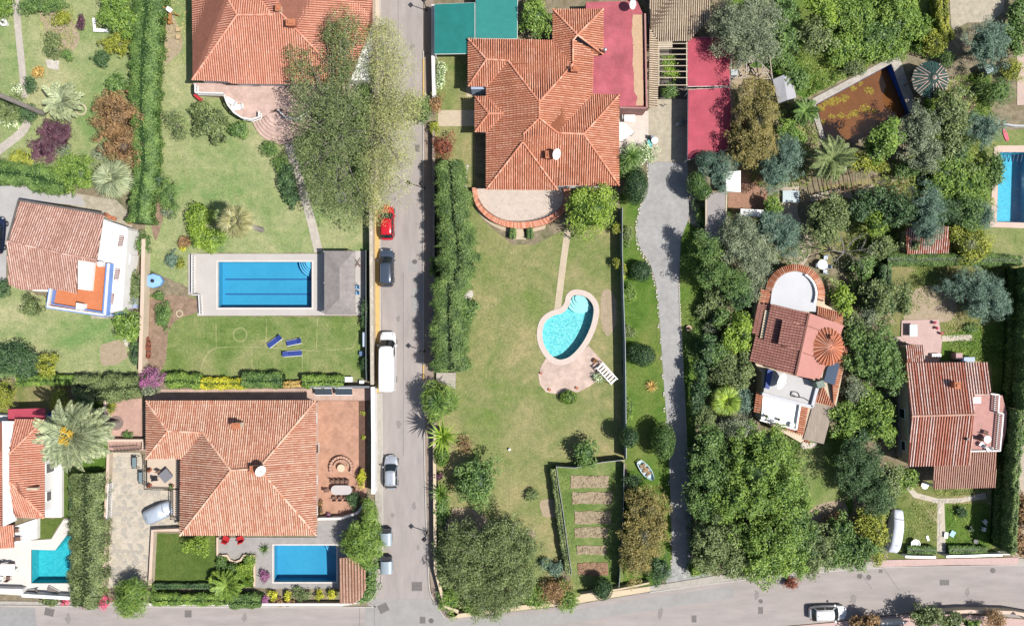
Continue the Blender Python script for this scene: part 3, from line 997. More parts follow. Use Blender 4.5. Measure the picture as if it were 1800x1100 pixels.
def car(label, px, py, heading, L, Wd, H, paint, kind='hatch', group='cars parked along the road', name='car', cat='car', trim=None):
	g = G(px, py); t = thing(name, label, cat, g, group, math.radians(heading))
	hw = Wd / 2
	van = kind == 'van'
	belt = H * (0.60 if not van else 0.58)
	hood = H * (0.54 if not van else 0.52)
	# lower body
	if van:
		st = [(-.5, .90, 1.0), (-.49, .96, 1.0), (-.3, 1.0, 1.0), (.2, 1.0, 1.0), (.33, .99, .97), (.42, .96, .80), (.475, .86, .70), (.5, .70, .60)]
	else:
		st = [(-.5, .55, .80), (-.488, .74, .92), (-.45, .90, 1.0), (-.32, .99, 1.02), (0, 1.0, 1.0), (.2, .985, .97), (.33, .95, .90), (.41, .86, .82), (.465, .69, .72), (.492, .50, .62), (.5, .34, .56)]
	rings = []
	for tx, w, hz in st:
		x = tx * L; y = hw * w; zb = (belt if not van else belt) * hz; lo = 0.22
		if abs(tx) > .47: lo = 0.30
		rings.append([(x, -y * .94, lo), (x, -y, (lo + zb) * .5), (x, -y * .97, zb * .86), (x, -y * .86, zb * .985), (x, -y * .4, zb * 1.02), (x, 0, zb * 1.028),
					  (x, y * .4, zb * 1.02), (x, y * .86, zb * .985), (x, y * .97, zb * .86), (x, y, (lo + zb) * .5), (x, y * .94, lo), (x, 0, lo - .02)])
	b = MB(); b.loft(rings)
	body = finish(t, b, 'body', paint, True)
	md = body.modifiers.new('sub', 'SUBSURF'); md.levels = 1; md.render_levels = 2
	# cabin: base and roof outline
	if van: xb0, xb1, xr0, xr1 = -.497 * L, .36 * L, -.49 * L, .245 * L
	elif kind == 'suv': xb0, xb1, xr0, xr1 = -.46 * L, .27 * L, -.40 * L, .09 * L
	elif kind == 'estate': xb0, xb1, xr0, xr1 = -.46 * L, .25 * L, -.37 * L, .08 * L
	else: xb0, xb1, xr0, xr1 = -.45 * L, .26 * L, -.35 * L, .06 * L
	wb, wr = (hw * .90, hw * .67) if not van else (hw * .96, hw * .86)
	zb = belt * .97
	def ring(x0, x1, y, z, c=.12):
		cx = c * (x1 - x0) * .35; return [(x0 + cx, -y, z), ((x0 + x1) / 2, -y * 1.02, z), (x1 - cx * 1.2, -y * .97, z), (x1, -y * .72, z), (x1 + .05, 0, z), (x1, y * .72, z), (x1 - cx * 1.2, y * .97, z), ((x0 + x1) / 2, y * 1.02, z), (x0 + cx, y, z), (x0, y * .8, z), (x0 - .03, 0, z), (x0, -y * .8, z)]
	b = MB()
	zr = H - .06
	def mixr(a, bb, q): return [tuple(a[i][k] * (1 - q) + bb[i][k] * q for k in range(3)) for i in range(len(a))]
	r0 = ring(xb0, xb1, wb, zb); r1 = ring(xr0, xr1, wr, zr)
	r2 = [(p[0] * 1.0 * .96 + .04 * (xr0 + xr1) / 2, p[1] * .90, H - .015) for p in r1]
	r3 = [((p[0] - (xr0 + xr1) / 2) * .6 + (xr0 + xr1) / 2, p[1] * .5, H) for p in r1]
	b.loft([r0, mixr(r0, r1, .5), r1, r2, r3])
	finish(t, b, 'cabin', paint, True)
	# glass, set proud of the cabin shell
	glass = GLASS
	def pan(name, pts, out):
		b = MB(); o = Vector(out)
		P = [Vector(p) + o for p in pts]; k = len(P)
		b.add(P + [p - o * 1.5 for p in P], [tuple(range(k)), tuple(range(k, 2 * k))[::-1]] + [(i, k + i, k + (i + 1) % k, (i + 1) % k) for i in range(k)])
		return finish(t, b, name, glass)
	m0, m1 = mixr(r0, r1, .10), mixr(r0, r1, .92)
	b = MB(); b.loft([[Vector(m0[i]) + Vector((.02, 0, .015)) for i in (2, 3, 4, 5, 6)], [Vector(m1[i]) + Vector((.02, 0, .015)) for i in (2, 3, 4, 5, 6)]], closed=False, cap=False)
	if area2([(0, 0), (1, 0), (0, 1)]) > 0: b.f = [f[::-1] for f in b.f]
	finish(t, b, 'windscreen', glass, True)
	if not van:
		b = MB(); b.loft([[Vector(m0[i]) + Vector((-.02, 0, .015)) for i in (8, 9, 10, 11, 0)], [Vector(m1[i]) + Vector((-.02, 0, .015)) for i in (8, 9, 10, 11, 0)]], closed=False, cap=False)
		finish(t, b, 'rear_window', glass, True)
	for s, (i0, i1, i2) in ((-1, (0, 1, 2)), (1, (8, 7, 6))):
		for (qa, qb) in (((i1, i2), (0.08, 0.93)),) if van else (((i0, i1), (.12, .95)), ((i1, i2), (.05, .88))):
			ia, ib = qa; ta, tb = qb
			if van: ta = .55
			def L2(ring_, tt): return Vector(ring_[ia]).lerp(Vector(ring_[ib]), tt)
			q = [L2(m0, ta), L2(m0, tb), L2(mixr(r0, r1, .86), tb), L2(mixr(r0, r1, .86), ta)]
			q = [p + Vector((0, s * .012, .006)) for p in q]
			b = MB(); b.add(q, [(0, 1, 2, 3)]); finish(t, b, 'side_window', glass)
	# wheels
	rw = .32 if not van else .36
	for sx in (-.31, .31):
		for s in (-1, 1):
			x = sx * L * (1.03 if sx > 0 else 1.0); y = s * (hw - .13)
			b = MB(); rr = []
			for yy, r in ((-.10, rw * .9), (-.09, rw), (.09, rw), (.10, rw * .9)):
				rr.append([(x + r * math.cos(a), y + yy, rw + r * math.sin(a)) for a in [2 * math.pi * k / 14 for k in range(14)]])
			b.loft(rr); w = finish(t, b, 'wheel', DARKM)
			b = MB(); rr = [[(x + r * math.cos(a), y + s * yy, rw + r * math.sin(a)) for a in [2 * math.pi * k / 10 for k in range(10)]] for yy, r in ((.09, rw * .62), (.115, rw * .55))]
			b.loft(rr); finish(t, b, 'rim', METAL, parent=w)
	# mirrors, lamps, bumpers
	for s in (-1, 1):
		b = MB(); b.box((xb1 - .18 * L * .5, s * (hw + .07), belt * 1.0), (.16, .22, .14), 0); finish(t, b, 'wing_mirror', paint)
		b = MB(); b.box((.45 * L, s * hw * .60, hood * .84), (.13, .22, .09), -s * .5); finish(t, b, 'headlight', plain('lamp_glass', (0.42, 0.45, 0.48), 0.1))
		b = MB(); b.box((-.472 * L, s * hw * .68, belt * .84), (.07, .20, .14), s * .5); finish(t, b, 'tail_light', plain('tail_red', (0.35, 0.01, 0.01), 0.2))
	if kind in ('suv', 'estate'):
		for s in (-1, 1):
			b = MB(); b.tube([(xr0 + .15, s * wr * .86, H - .02), (xr0 + .3, s * wr * .86, H + .035), (xr1 - .25, s * wr * .86, H + .035), (xr1 - .1, s * wr * .86, H - .02)], .022, 6)
			finish(t, b, 'roof_rail', METAL)
	if not van:
		b = MB(); b.box((xr0 + .18, 0, H + .02), (.10, .06, .05)); finish(t, b, 'aerial_fin', DARKM)
	b = MB(); b.box((.497 * L, 0, .42), (.05, .52, .11)); finish(t, b, 'number_plate', WHITEP)
	return t

def street_lamp(label, px, py, h=3.25):
	g = G(px, py)
	t = thing('street_lamp', label, 'street lamp', g, 'street lamps along the pavement')
	b = MB(); b.lathe([(0.001, 0), (.12, 0), (.11, .35), (.06, .45), (.045, h - .5), (.045, h - .42), (.001, h - .42)], n=10); finish(t, b, 'post', DARKM)
	b = MB(); b.lathe([(.001, h - .42), (.10, h - .42), (.19, h - .10), (.001, h - .10)], n=4); finish(t, b, 'lantern_glass', plain('lantern_glass', (0.5, 0.5, 0.45), 0.2))
	b = MB(); b.lathe([(.34, h - .10), (.31, h - .05), (.10, h + .12), (.001, h + .14)], n=4); b.lathe([(.001, h - .101), (.34, h - .101), (.34, h - .099), (.001, h - .099)], n=4); finish(t, b, 'lantern_hood', DARKM)
	return t

def lounger(label, px, py, rz, L=1.9, Wd=.62, fab=None, back=0.35, group='blue sun loungers on the grass'):
	g = G(px, py); t = thing('sun_lounger', label, 'sun lounger', g, group, rz)
	fab = fab or plain('blue_canvas', (0.02, 0.045, 0.22), 0.8)
	for s in (-1, 1):
		b = MB(); b.beam((-L / 2, s * Wd / 2, .30), (L / 2, s * Wd / 2, .30), .05, .05); finish(t, b, 'side_rail', WHITEP)
	for sx in (-.36, .38):
		for s in (-1, 1):
			b = MB(); b.beam((sx * L, s * Wd * .46, 0), (sx * L, s * Wd * .46, .29), .045); finish(t, b, 'leg', WHITEP)
	b = MB(); b.box((-.13 * L, 0, .345), (L * .70, Wd * .93, .07)); finish(t, b, 'seat_pad', fab)
	b = MB(); x0 = .23 * L; l = .30 * L
	b.box((x0 + l / 2 * math.cos(back), 0, .36 + l / 2 * math.sin(back)), (l, Wd * .93, .07), 0, tilt=(0, -back)); finish(t, b, 'backrest', fab)
	return t

def chair(label, px, py, rz, m, group, z=0.0, s=1.0, name='garden_chair'):
	g = G(px, py, z); t = thing(name, label, 'chair', (g.x, g.y, z), group, rz)
	b = MB(); b.box((0, 0, .43 * s), (.46 * s, .46 * s, .05)); finish(t, b, 'seat', m)
	b = MB(); b.box((-.22 * s, 0, .68 * s), (.05, .44 * s, .46 * s), 0, tilt=(0, -.15)); finish(t, b, 'backrest', m)
	for sx in (-.19, .19):
		for sy in (-.19, .19):
			b = MB(); b.beam((sx * s, sy * s, 0), (sx * s * .95, sy * s * .95, .42 * s), .04); finish(t, b, 'leg', m)
	return t

def table(label, px, py, rx, ry, m, top_m=None, z=0.0, rz=0.0, shape='round', h=.74, group=None):
	g = G(px, py, z + h); t = thing('garden_table', label, 'table', (g.x, g.y, z), group, rz)
	b = MB()
	if shape == 'round':
		xy = [(rx * math.cos(2 * math.pi * k / 24), ry * math.sin(2 * math.pi * k / 24)) for k in range(24)]
	elif shape == 'stadium':
		q = rx - ry; xy = [(q + ry * math.cos(a), ry * math.sin(a)) for a in [-math.pi / 2 + math.pi * k / 10 for k in range(11)]] + [(-q + ry * math.cos(a), ry * math.sin(a)) for a in [math.pi / 2 + math.pi * k / 10 for k in range(11)]]
	else: xy = [(-rx, -ry), (rx, -ry), (rx, ry), (-rx, ry)]
	b.prism(xy, h - .04, h); finish(t, b, 'tabletop', top_m or m)
	for sx in (-1, 1):
		for sy in (-1, 1):
			b = MB(); b.beam((sx * rx * .6, sy * ry * .6, 0), (sx * rx * .6, sy * ry * .6, h - .04), .05); finish(t, b, 'leg', m)
	return t

def parasol(label, px, py, r, m, h=2.3, z=0.0, closed=False, tilt=0.0):
	g = G(px, py, z + h); t = thing('parasol', label, 'parasol', (g.x, g.y, z))
	b = MB(); b.tube([(0, 0, 0), (0, 0, h)], .025, 6); finish(t, b, 'pole', WHITEP)
	b = MB(); b.lathe([(.001, h), (r * .5, h - .14 * r), (r, h - .34 * r), (r, h - .36 * r), (r * .5, h - .16 * r), (.001, h - .03)], n=8); finish(t, b, 'canopy', m)
	b = MB(); b.lathe([(.001, 0), (.25, 0), (.25, .08), (.001, .08)], n=12); finish(t, b, 'base', CONC)
	return t

def pot(label, px, py, r=.2, h=.35, z=0.0, leaf='mid', lr=.3, flower=None, m=None, group=None, name='plant_pot'):
	g = G(px, py, z + h); t = thing(name, label, 'plant pot', (g.x, g.y, z), group)
	b = MB(); b.lathe([(.001, 0), (r * .7, 0), (r, h), (r * .86, h), (r * .84, h - .04), (.001, h - .04)], n=14); finish(t, b, 'pot', m or TERRA)
	if leaf:
		me = crown_mesh('foliage', [((0, 0, h + lr * .6), lr, lr, lr * .7)], 'fine', .9); me.materials.append(LEAF[leaf]); link('foliage', me, t)
	return t
# ------------------------------------------------------------------ ground, pools' outlines
PA = [(383, 460), (549, 460), (549, 541), (383, 541)]
PB = [(481, 957), (592, 957), (592, 1022), (481, 1022)]
PC = [(56, 965), (98, 966), (129, 926), (129, 1024), (56, 1024)]
PD = smooth_loop([(1013, 518), (1032, 523), (1043, 538), (1043, 556), (1037, 578), (1026, 600), (1012, 618), (998, 629), (982, 632), (967, 623), (956, 605), (953, 585), (958, 566), (972, 555), (990, 549), (1001, 535), (1004, 523)], 4)
PE = [(1756, 268), (1812, 268), (1808, 392), (1751, 390)]
PF = [(1434, 184), (1567, 112), (1603, 196), (1480, 262), (1456, 262)]
POOLS = [PA, PB, PC, PD, PE, PF]
HOLES = [px2(p) for p in POOLS]

g = mat('earth', [(0.19, 0.16, 0.085), (0.30, 0.25, 0.17), (0.13, 0.15, 0.06)], scale=0.35, fine=9, fine_amt=0.45, mid=0.35, midscale=1.6, bump=1.0, bscale=8, rough=0.95)
sheet('ground', [(-2100, -2450), (3900, -2450), (3900, 3550), (-2100, 3550)], 0.0, g, holes=HOLES)

ASPH = mat('asphalt_pale', [(0.375, 0.335, 0.315), (0.325, 0.292, 0.275)], scale=0.35, fine=30, fine_amt=0.12, mid=0.14, midscale=0.8, rough=0.95, bump=0.3, bscale=60, stretch=(1.6, 0.35, 1))
ASPH2 = mat('asphalt_pale_cross', [(0.375, 0.335, 0.315), (0.325, 0.292, 0.275)], scale=0.35, fine=30, fine_amt=0.12, mid=0.14, midscale=0.8, rough=0.95, bump=0.3, bscale=60, stretch=(0.35, 1.6, 1))
ASPHN = mat('asphalt_grey', [(0.31, 0.305, 0.30), (0.26, 0.255, 0.25)], scale=0.4, fine=30, fine_amt=0.12, mid=0.12, rough=0.95)
PAVE = mat('pavement', [(0.43, 0.40, 0.35), (0.36, 0.33, 0.29)], scale=0.6, fine=14, fine_amt=0.15, mid=0.15)
KERB = mat('kerb_stone', [(0.48, 0.45, 0.41), (0.38, 0.36, 0.33)], scale=1.0, fine_amt=0.15)
YEL = mat('yellow_paint', [(0.62, 0.42, 0.13), (0.50, 0.36, 0.16)], scale=1.2, fine=14, fine_amt=0.2)

L_dry = lawnmat('lawn_dry', (0.24, 0.265, 0.115), (0.375, 0.33, 0.185), (0.165, 0.235, 0.07), 0.52)
L_pale = lawnmat('lawn_pale', (0.285, 0.345, 0.165), (0.42, 0.42, 0.25), (0.19, 0.30, 0.115), 0.5)
L_lush = lawnmat('lawn_lush', (0.115, 0.20, 0.04), (0.20, 0.235, 0.075), (0.075, 0.155, 0.025), 0.42)
L_clip = lawnmat('lawn_clipped', (0.10, 0.155, 0.04), (0.15, 0.19, 0.055), (0.08, 0.13, 0.03), 0.42)
L_pool = lawnmat('lawn_pool', (0.19, 0.255, 0.09), (0.32, 0.32, 0.165), (0.12, 0.20, 0.05), 0.47)
L_wild = lawnmat('lawn_wild', (0.18, 0.215, 0.075), (0.33, 0.28, 0.16), (0.10, 0.16, 0.04), 0.55, soil=(0.36, 0.28, 0.19))

def lawn(pts, m, z=0.006, holes=(), e=0.10):
	return sheet('lawn', pts, z, m, rough_edge=e, holes=holes)

lawn([(0, -60), (240, -60), (240, 300), (165, 330), (0, 292)], L_pale)
lawn([(268, -60), (656, -60), (656, 444), (566, 444), (331, 445), (331, 505), (252, 470), (252, 420), (268, 300)], L_pale, holes=[])
lawn([(250, 518), (346, 522), (347, 556), (640, 556), (640, 668), (250, 668)], L_pool)
lawn([(-40, 480), (100, 530), (246, 560), (246, 655), (-40, 668)], L_pale)
lawn([(-40, 668), (120, 678), (112, 716), (-40, 716)], L_wild)
lawn([(131, 700), (190, 700), (190, 1040), (131, 1040)], L_lush)
lawn([(100, 820), (130, 820), (130, 910), (108, 910)], L_clip)
lawn([(64, 911), (111, 911), (90, 946), (64, 946)], L_clip)
lawn([(268, 936), (380, 940), (378, 1024), (266, 1024)], L_clip)
lawn([(378, 972), (447, 972), (447, 1032), (378, 1032)], L_lush)
KID = smooth_loop(PD[::4], 3)
sheet('lawn', [(766, 60), (835, 60), (835, 335), (850, 388), (900, 430), (940, 430), (1000, 400), (1086, 360), (1093, 480), (1095, 660), (1099, 812), (978, 817), (990, 1050), (940, 1070), (790, 1085), (764, 1000)], 0.006, L_dry, holes=[px2(PD)])
lawn([(1090, 340), (1140, 340), (1125, 400), (1128, 440), (1155, 500), (1170, 640), (1178, 860), (1108, 860), (1097, 800)], L_lush)
lawn([(975, 816), (1098, 812), (1096, 1048), (1006, 1052)], L_pool, 0.010)
lawn([(1096, 860), (1178, 860), (1180, 1000), (1160, 1025), (1096, 1035)], L_lush, 0.010)
lawn([(1196, 380), (1245, 420), (1248, 600), (1232, 700), (1215, 790), (1204, 780), (1194, 600)], L_lush)
lawn([(1385, 760), (1495, 760), (1500, 900), (1430, 935), (1380, 900)], L_lush, 0.008)
lawn([(1400, 790), (1480, 770), (1492, 880), (1440, 905), (1395, 880)], L_pool, 0.012)
lawn([(1558, 460), (1800, 460), (1800, 560), (1760, 720), (1655, 600), (1560, 590)], L_wild, 0.008)
lawn([(1655, 590), (1780, 560), (1780, 700), (1745, 690), (1740, 636), (1655, 632)], L_lush, 0.012)
lawn([(1575, 840), (1765, 850), (1765, 985), (1560, 985)], L_wild, 0.008)
lawn([(1655, 885), (1740, 885), (1740, 960), (1655, 960)], L_lush, 0.012)
lawn([(1735, 228), (1860, 228), (1860, 448), (1728, 448)], L_pool, 0.008, holes=[px2(PE)])
lawn([(1270, -40), (1660, -40), (1660, 90), (1575, 88), (1415, 174), (1340, 130), (1290, 100)], L_lush, 0.006)
lawn([(1625, 170), (1740, 120), (1740, 440), (1600, 400)], L_lush, 0.006)
lawn([(1440, 330), (1600, 300), (1600, 400), (1560, 470), (1440, 470)], L_wild, 0.006)

# bare soil patches
def patch(pts, m=SOIL, z=0.016):
	return sheet('soil_patch', [tuple(p) for p in smooth_loop(pts, 4)], z, m, rough_edge=0.10)
patch([(268, 320), (285, 330), (288, 370), (276, 420), (266, 400)])
patch([(255, 525), (345, 525), (345, 550), (300, 570), (290, 640), (262, 655), (252, 600)])
patch([(178, 608), (210, 600), (225, 625), (205, 640), (180, 640)], mat('soil_sandy', [(0.42, 0.33, 0.24), (0.33, 0.27, 0.17)], scale=2, fine_amt=0.35, bump=0.6))
patch([(1060, 510), (1080, 520), (1084, 565), (1066, 590), (1056, 560)], MATS['soil_sandy'])
patch([(795, 895), (830, 893), (850, 905), (880, 930), (850, 940), (800, 925)], MATS['soil_sandy'])
patch([(950, 880), (975, 878), (978, 905), (955, 905)], MATS['soil_sandy'])
patch([(930, 930), (942, 938), (936, 950), (924, 944)], MATS['soil_sandy'])
patch([(1425, 895), (1480, 880), (1488, 915), (1430, 930)], MATS['soil_sandy'])
patch([(1600, 515), (1665, 505), (1680, 555), (1640, 570), (1590, 590)], MATS['soil_sandy'])
patch([(1655, 150), (1700, 140), (1720, 175), (1700, 205), (1690, 180)], MATS['soil_sandy'])
patch([(1230, 130), (1350, 120), (1350, 160), (1300, 200), (1230, 170)], MATS['soil_sandy'])
patch([(1290, 300), (1345, 320), (1340, 380), (1285, 380)], TERRA and mat('soil_red', [(0.36, 0.20, 0.13), (0.28, 0.16, 0.11)], scale=2, fine_amt=0.4))
for pts in ([(70, 20), (110, 15), (140, 60), (125, 95), (95, 90)], [(265, 10), (300, 20), (320, 80), (290, 110), (270, 60)]):
	patch(pts, MATS['soil_sandy'])

# roads
def road(name, pts, z, m): return sheet(name, pts, z, m)
road('road', [(668, -80), (744, -80), (744, 600), (747, 850), (753, 1010), (760, 1064), (655, 1064), (672, 990), (672, 700), (669, 400)], 0.020, ASPH)
road('road', [(-700, 1066), (640, 1064), (655, 1064), (760, 1064), (787, 1086), (860, 1078), (1000, 1064), (1142, 1040), (1300, 1020), (1550, 996), (2400, 985), (2400, 1160), (1800, 1086), (1640, 1072), (1460, 1092), (1345, 1102), (1000, 1240), (-700, 1240)], 0.024, ASPH2)
sheet('road_patch', [(-200, 1070), (62, 1068), (66, 1120), (-200, 1120)], 0.028, ASPHN)
sheet('road_patch', [(655, 1052), (757, 1052), (790, 1092), (1000, 1072), (1290, 1028), (1290, 1050), (1000, 1094), (800, 1112), (640, 1112), (642, 1070)], 0.028, mat('asphalt_patch', [(0.34, 0.33, 0.315), (0.29, 0.28, 0.27)], scale=0.5, fine=30, fine_amt=0.12, mid=0.12))
sheet('road_patch', [(723, 506), (743, 506), (743, 550), (723, 550)], 0.026, MATS['asphalt_patch'])
sheet('road_patch', [(718, 458), (734, 458), (734, 478), (718, 478)], 0.026, MATS['asphalt_patch'])
SEAM = plain('tar_seam', (0.16, 0.15, 0.145), 0.9)
for pts in ([(658, 1060), (658, 1100)], [(632, 1064), (632, 1110)], [(1514, 1008), (1532, 1034)], [(1553, 998), (1580, 1036)], [(700, -40), (700, 250)], [(709, 480), (709, 800)]):
	sheet('road_seam', ribbon(smooth_line([tuple(G(*p)[:2]) for p in pts], 3), 0.05), 0.031, SEAM, world_pts=True)

for (x, y, r) in ((725, 83, .28), (728, 888, .3), (735, 962, .22), (700, 745, .35), (690, 905, .25), (1330, 1044, .4), (1160, 1078, .45), (1500, 1050, .4), (1700, 1040, .35), (120, 1085, .4), (430, 1085, .35), (716, 200, .3), (700, 560, .25)):
	c = G(x, y); k = 11
	sheet('oil_stain', [(c.x + r * R.uniform(.5, 1.2) * math.cos(6.283 * i / k), c.y + r * 1.6 * R.uniform(.5, 1.2) * math.sin(6.283 * i / k)) for i in range(k)], .033, mat('stain', [(0.27, 0.245, 0.23), (0.22, 0.20, 0.19)], scale=4, fine_amt=.2), world_pts=True)

def pavement(pts, m=PAVE, h=0.12, name='pavement'):
	o = slab(name, pts, 0.0, h, m); o['kind'] = 'structure'; return o
pavement([(657, 370), (668, 370), (669, 690), (657, 690)], YEL)
pavement([(656, -80), (668, -80), (668, 369.5), (657, 369.5)], mat('pavement_beige', [(0.56, 0.47, 0.37), (0.48, 0.41, 0.33)], scale=0.7, fine_amt=0.15))
pavement([(658, 690.5), (671, 690.5), (672, 990), (664, 1030), (646, 1058), (600, 1066), (470, 1066), (470, 1060), (620, 1056), (650, 1030), (660, 990)])
pavement([(745, 95), (761, 95), (762, 1000), (780, 1070), (806, 1078), (800, 1084), (782, 1082), (760, 1050), (754, 1000), (748, 850), (745, 600)], mat('pavement_brown', [(0.30, 0.235, 0.19), (0.25, 0.20, 0.165)], scale=0.7, fine=12, fine_amt=0.2))
pavement([(745, -80), (762, -80), (762, 94.5), (745, 94.5)], MATS['pavement_brown'])
pavement([(0, 1056), (470, 1060), (470, 1066), (0, 1062)])
pavement([(782, 1078), (940, 1058), (1000, 1050), (1142, 1030), (1142, 1039), (1000, 1062), (860, 1078), (800, 1086)], mat('pavement_sand', [(0.60, 0.49, 0.33), (0.52, 0.43, 0.31)], scale=0.8, fine_amt=0.15))
pavement([(1142, 1030), (1290, 1006), (1560, 984), (1900, 980), (1900, 991), (1560, 995), (1300, 1018), (1142, 1039)])
pavement([(1545, 984), (1790, 979), (1790, 992), (1545, 996)], mat('pavement_pink', [(0.52, 0.37, 0.34), (0.46, 0.34, 0.31)], scale=0.9, fine_amt=0.15), 0.14)
pavement([(1345, 1104), (1460, 1094), (1640, 1074), (1800, 1088), (1900, 1096), (1900, 1120), (1345, 1130)], MATS['pavement_pink'], 0.12)
# kerbs and edge lines
def kerb(pts, w=0.14, h=0.14, m=KERB, name='kerb'):
	b = MB(); b.prism(ribbon(smooth_line([tuple(G(*p)[:2]) for p in pts], 3), w), 0, h); o = b.build(name, m); o['kind'] = 'structure'
kerb([(744.5, 90), (744.5, 600), (747.5, 850), (753.2, 1000), (758, 1045), (782, 1084)])
kerb([(744.8, 104), (744.8, 172)], 0.16, 0.15, YEL); kerb([(744.8, 640), (744.8, 668)], 0.16, 0.15, YEL)
kerb([(668.5, -60), (668.5, 400), (669.5, 690)], 0.14, 0.135)
kerb([(671.5, 690), (672.5, 990), (664.5, 1031), (646.5, 1059), (600, 1066.5), (-40, 1063)])
kerb([(1142, 1040), (1300, 1019), (1560, 996), (1860, 992)])

def manhole(px, py, w, l, rz=0.0, rnd=False, label=''):
	g0 = G(px, py); t = thing('manhole_cover' if rnd or w < 0.9 else 'drain_grate', label, 'manhole cover' if rnd or w < .9 else 'drain', (g0.x, g0.y, 0.032), None, rz)
	b = MB()
	IRON = mat('cast_iron', [(0.10, 0.09, 0.085), (0.15, 0.14, 0.13)], scale=3, fine_amt=0.3, rough=0.7)
	if rnd: b.lathe([(.001, 0), (w / 2, 0), (w / 2, .012), (.001, .012)], n=20)
	else: b.box((0, 0, .005), (w, l, .01))
	finish(t, b, 'plate', IRON)
	b = MB()
	if not rnd:
		for i in range(6): b.box((0, -l / 2 + l * (i + .5) / 6, .014), (w * .86, l * .07, .01))
		for s in (-1, 1): b.box((s * w / 2, 0, .01), (.05, l + .05, .022)); b.box((0, s * l / 2, .01), (w, .05, .022))
	else:
		b.lathe([(w * .40, .012), (w * .42, .018), (w * .44, .012)], n=20, cap=False)
	finish(t, b, 'rim', mat('iron_rim', [(0.24, 0.22, 0.21), (0.18, 0.17, 0.16)], scale=3))
manhole(734, 261, .5, .8, label='small square drain cover at the right road edge by the pale wispy tree')
manhole(729, 460, .6, .6, rnd=True, label='round manhole cover in the road opposite the dark parked car')
manhole(733, 1030, 1.15, 1.0, label='large square drain grate near the road junction')
manhole(674, 1068, 1.1, .95, .45, label='tilted square drain grate in the middle of the junction mouth')
manhole(743, 1089, .6, .75, label='square drain cover with pale rim at the junction corner')
manhole(758, 1090, .6, .6, rnd=True, label='round manhole cover beside the square one at the junction corner')
manhole(87, 1075, 1.05, .85, -.2, label='square drain grate on the road below the corner pool')
manhole(331, 1078, .75, .8, label='square drain grate on the road below the clipped lawn')
manhole(1337, 1056, .5, .6, rnd=True, label='round manhole cover in the lower road left of the white estate car')
manhole(1337, 1072, .5, .75, label='square manhole cover left of the white estate car')
manhole(1220, 1087, .5, .75, label='square manhole cover low on the lower road below the driveway')
manhole(1527, 1014, .6, .6, rnd=True, label='round manhole cover close to the trees at the verge')
manhole(1511, 1012, .6, .6, rnd=True, label='round patched manhole cover left of another at the verge')
manhole(1548, 1003, .35, .35, label='tiny square cover at the pavement edge by the covered car')
manhole(1660, 1023, 1.0, .6, label='wide drain grate in the road below the flagstone garden path')
manhole(1745, 1002, .6, .6, rnd=True, label='round manhole cover in the road by the right white gate')

# paths and yards
PCON = mat('path_concrete', [(0.50, 0.455, 0.39), (0.42, 0.38, 0.33)], scale=0.8, fine=10, fine_amt=0.2, mid=0.15)
def path(pts, w, m=PCON, h=0.03, name='path', sm=True):
	L = [tuple(G(*p)[:2]) for p in pts]
	if sm: L = smooth_line(L, 4)
	b = MB(); b.prism(ribbon(L, w / PPM), 0, h); o = b.build(name, m); o['kind'] = 'structure'; return o
path([(26, -20), (32, 50), (38, 110), (44, 172)], 12)
path([(50, 212), (36, 235), (-10, 270)], 15)
path([(507, 252), (524, 310), (545, 380), (560, 443)], 15)
slab('path', [(-60, 322), (66, 328), (142, 345), (150, 362), (32, 352), (12, 424), (10, 500), (-60, 500)], 0, .03, mat('yard_grey', [(0.42, 0.41, 0.40), (0.36, 0.35, 0.34)], scale=.5, fine_amt=.12))['kind'] = 'structure'
slab('path', [(66, 328), (205, 352), (232, 380), (232, 560), (160, 560), (160, 380)], 0, .02, mat('yard_sand', [(0.47, 0.42, 0.33), (0.36, 0.33, 0.24)], scale=.9, fine_amt=.3, mid=.25))['kind'] = 'structure'
path([(998, 405), (989, 470), (980, 545)], 11.5, mat('path_sand', [(0.52, 0.43, 0.31), (0.44, 0.37, 0.27)], scale=1, fine_amt=.2))
slab('path', [(770, 194), (838, 194), (838, 222), (770, 222)], 0, .03, MATS['path_sand'])['kind'] = 'structure'
slab('path', [(820, 152), (836, 152), (836, 170), (820, 170)], 0, .03, MATS['path_sand'])['kind'] = 'structure'
# driveway
DRV = mat('driveway_grey', [(0.37, 0.365, 0.355), (0.30, 0.295, 0.29)], scale=0.4, fine=22, fine_amt=0.15, mid=0.15, midscale=1.5, rough=0.92)
dl = smooth_line([(1140, 285), (1138, 330), (1127, 360), (1120, 400), (1124, 432), (1143, 465), (1155, 510), (1160, 570), (1168, 690), (1176, 800), (1182, 985)], 4)
o = slab('driveway', dl + [(1172, 1034), (1262, 1018), (1214, 988), (1214, 900), (1206, 730), (1198, 600), (1193, 500), (1197, 420), (1214, 375), (1208, 285)], 0, .02, DRV); o['kind'] = 'structure'
o = slab('driveway', [(1140, 175), (1209, 175), (1209, 284.6), (1139, 284.6)], 0, .03, mat('yard_beige', [(0.46, 0.41, 0.31), (0.38, 0.34, 0.26)], scale=.6, fine_amt=.2, mid=.2)); o['kind'] = 'structure'
o = slab('driveway', [(1168, 1002), (1224, 990), (1262, 1018), (1172, 1032)], .021, .03, mat('driveway_mouth', [(0.42, 0.415, 0.40), (0.30, 0.30, 0.29)], scale=1.6, fine_amt=.25, mid=.3)); o['kind'] = 'structure'
o = slab('patio', [(1088, 186), (1140, 188), (1140, 270), (1088, 270)], 0, .04, mat('patio_white', [(0.62, 0.55, 0.49), (0.52, 0.46, 0.41)], scale=.9, fine_amt=.15)); o['kind'] = 'structure'
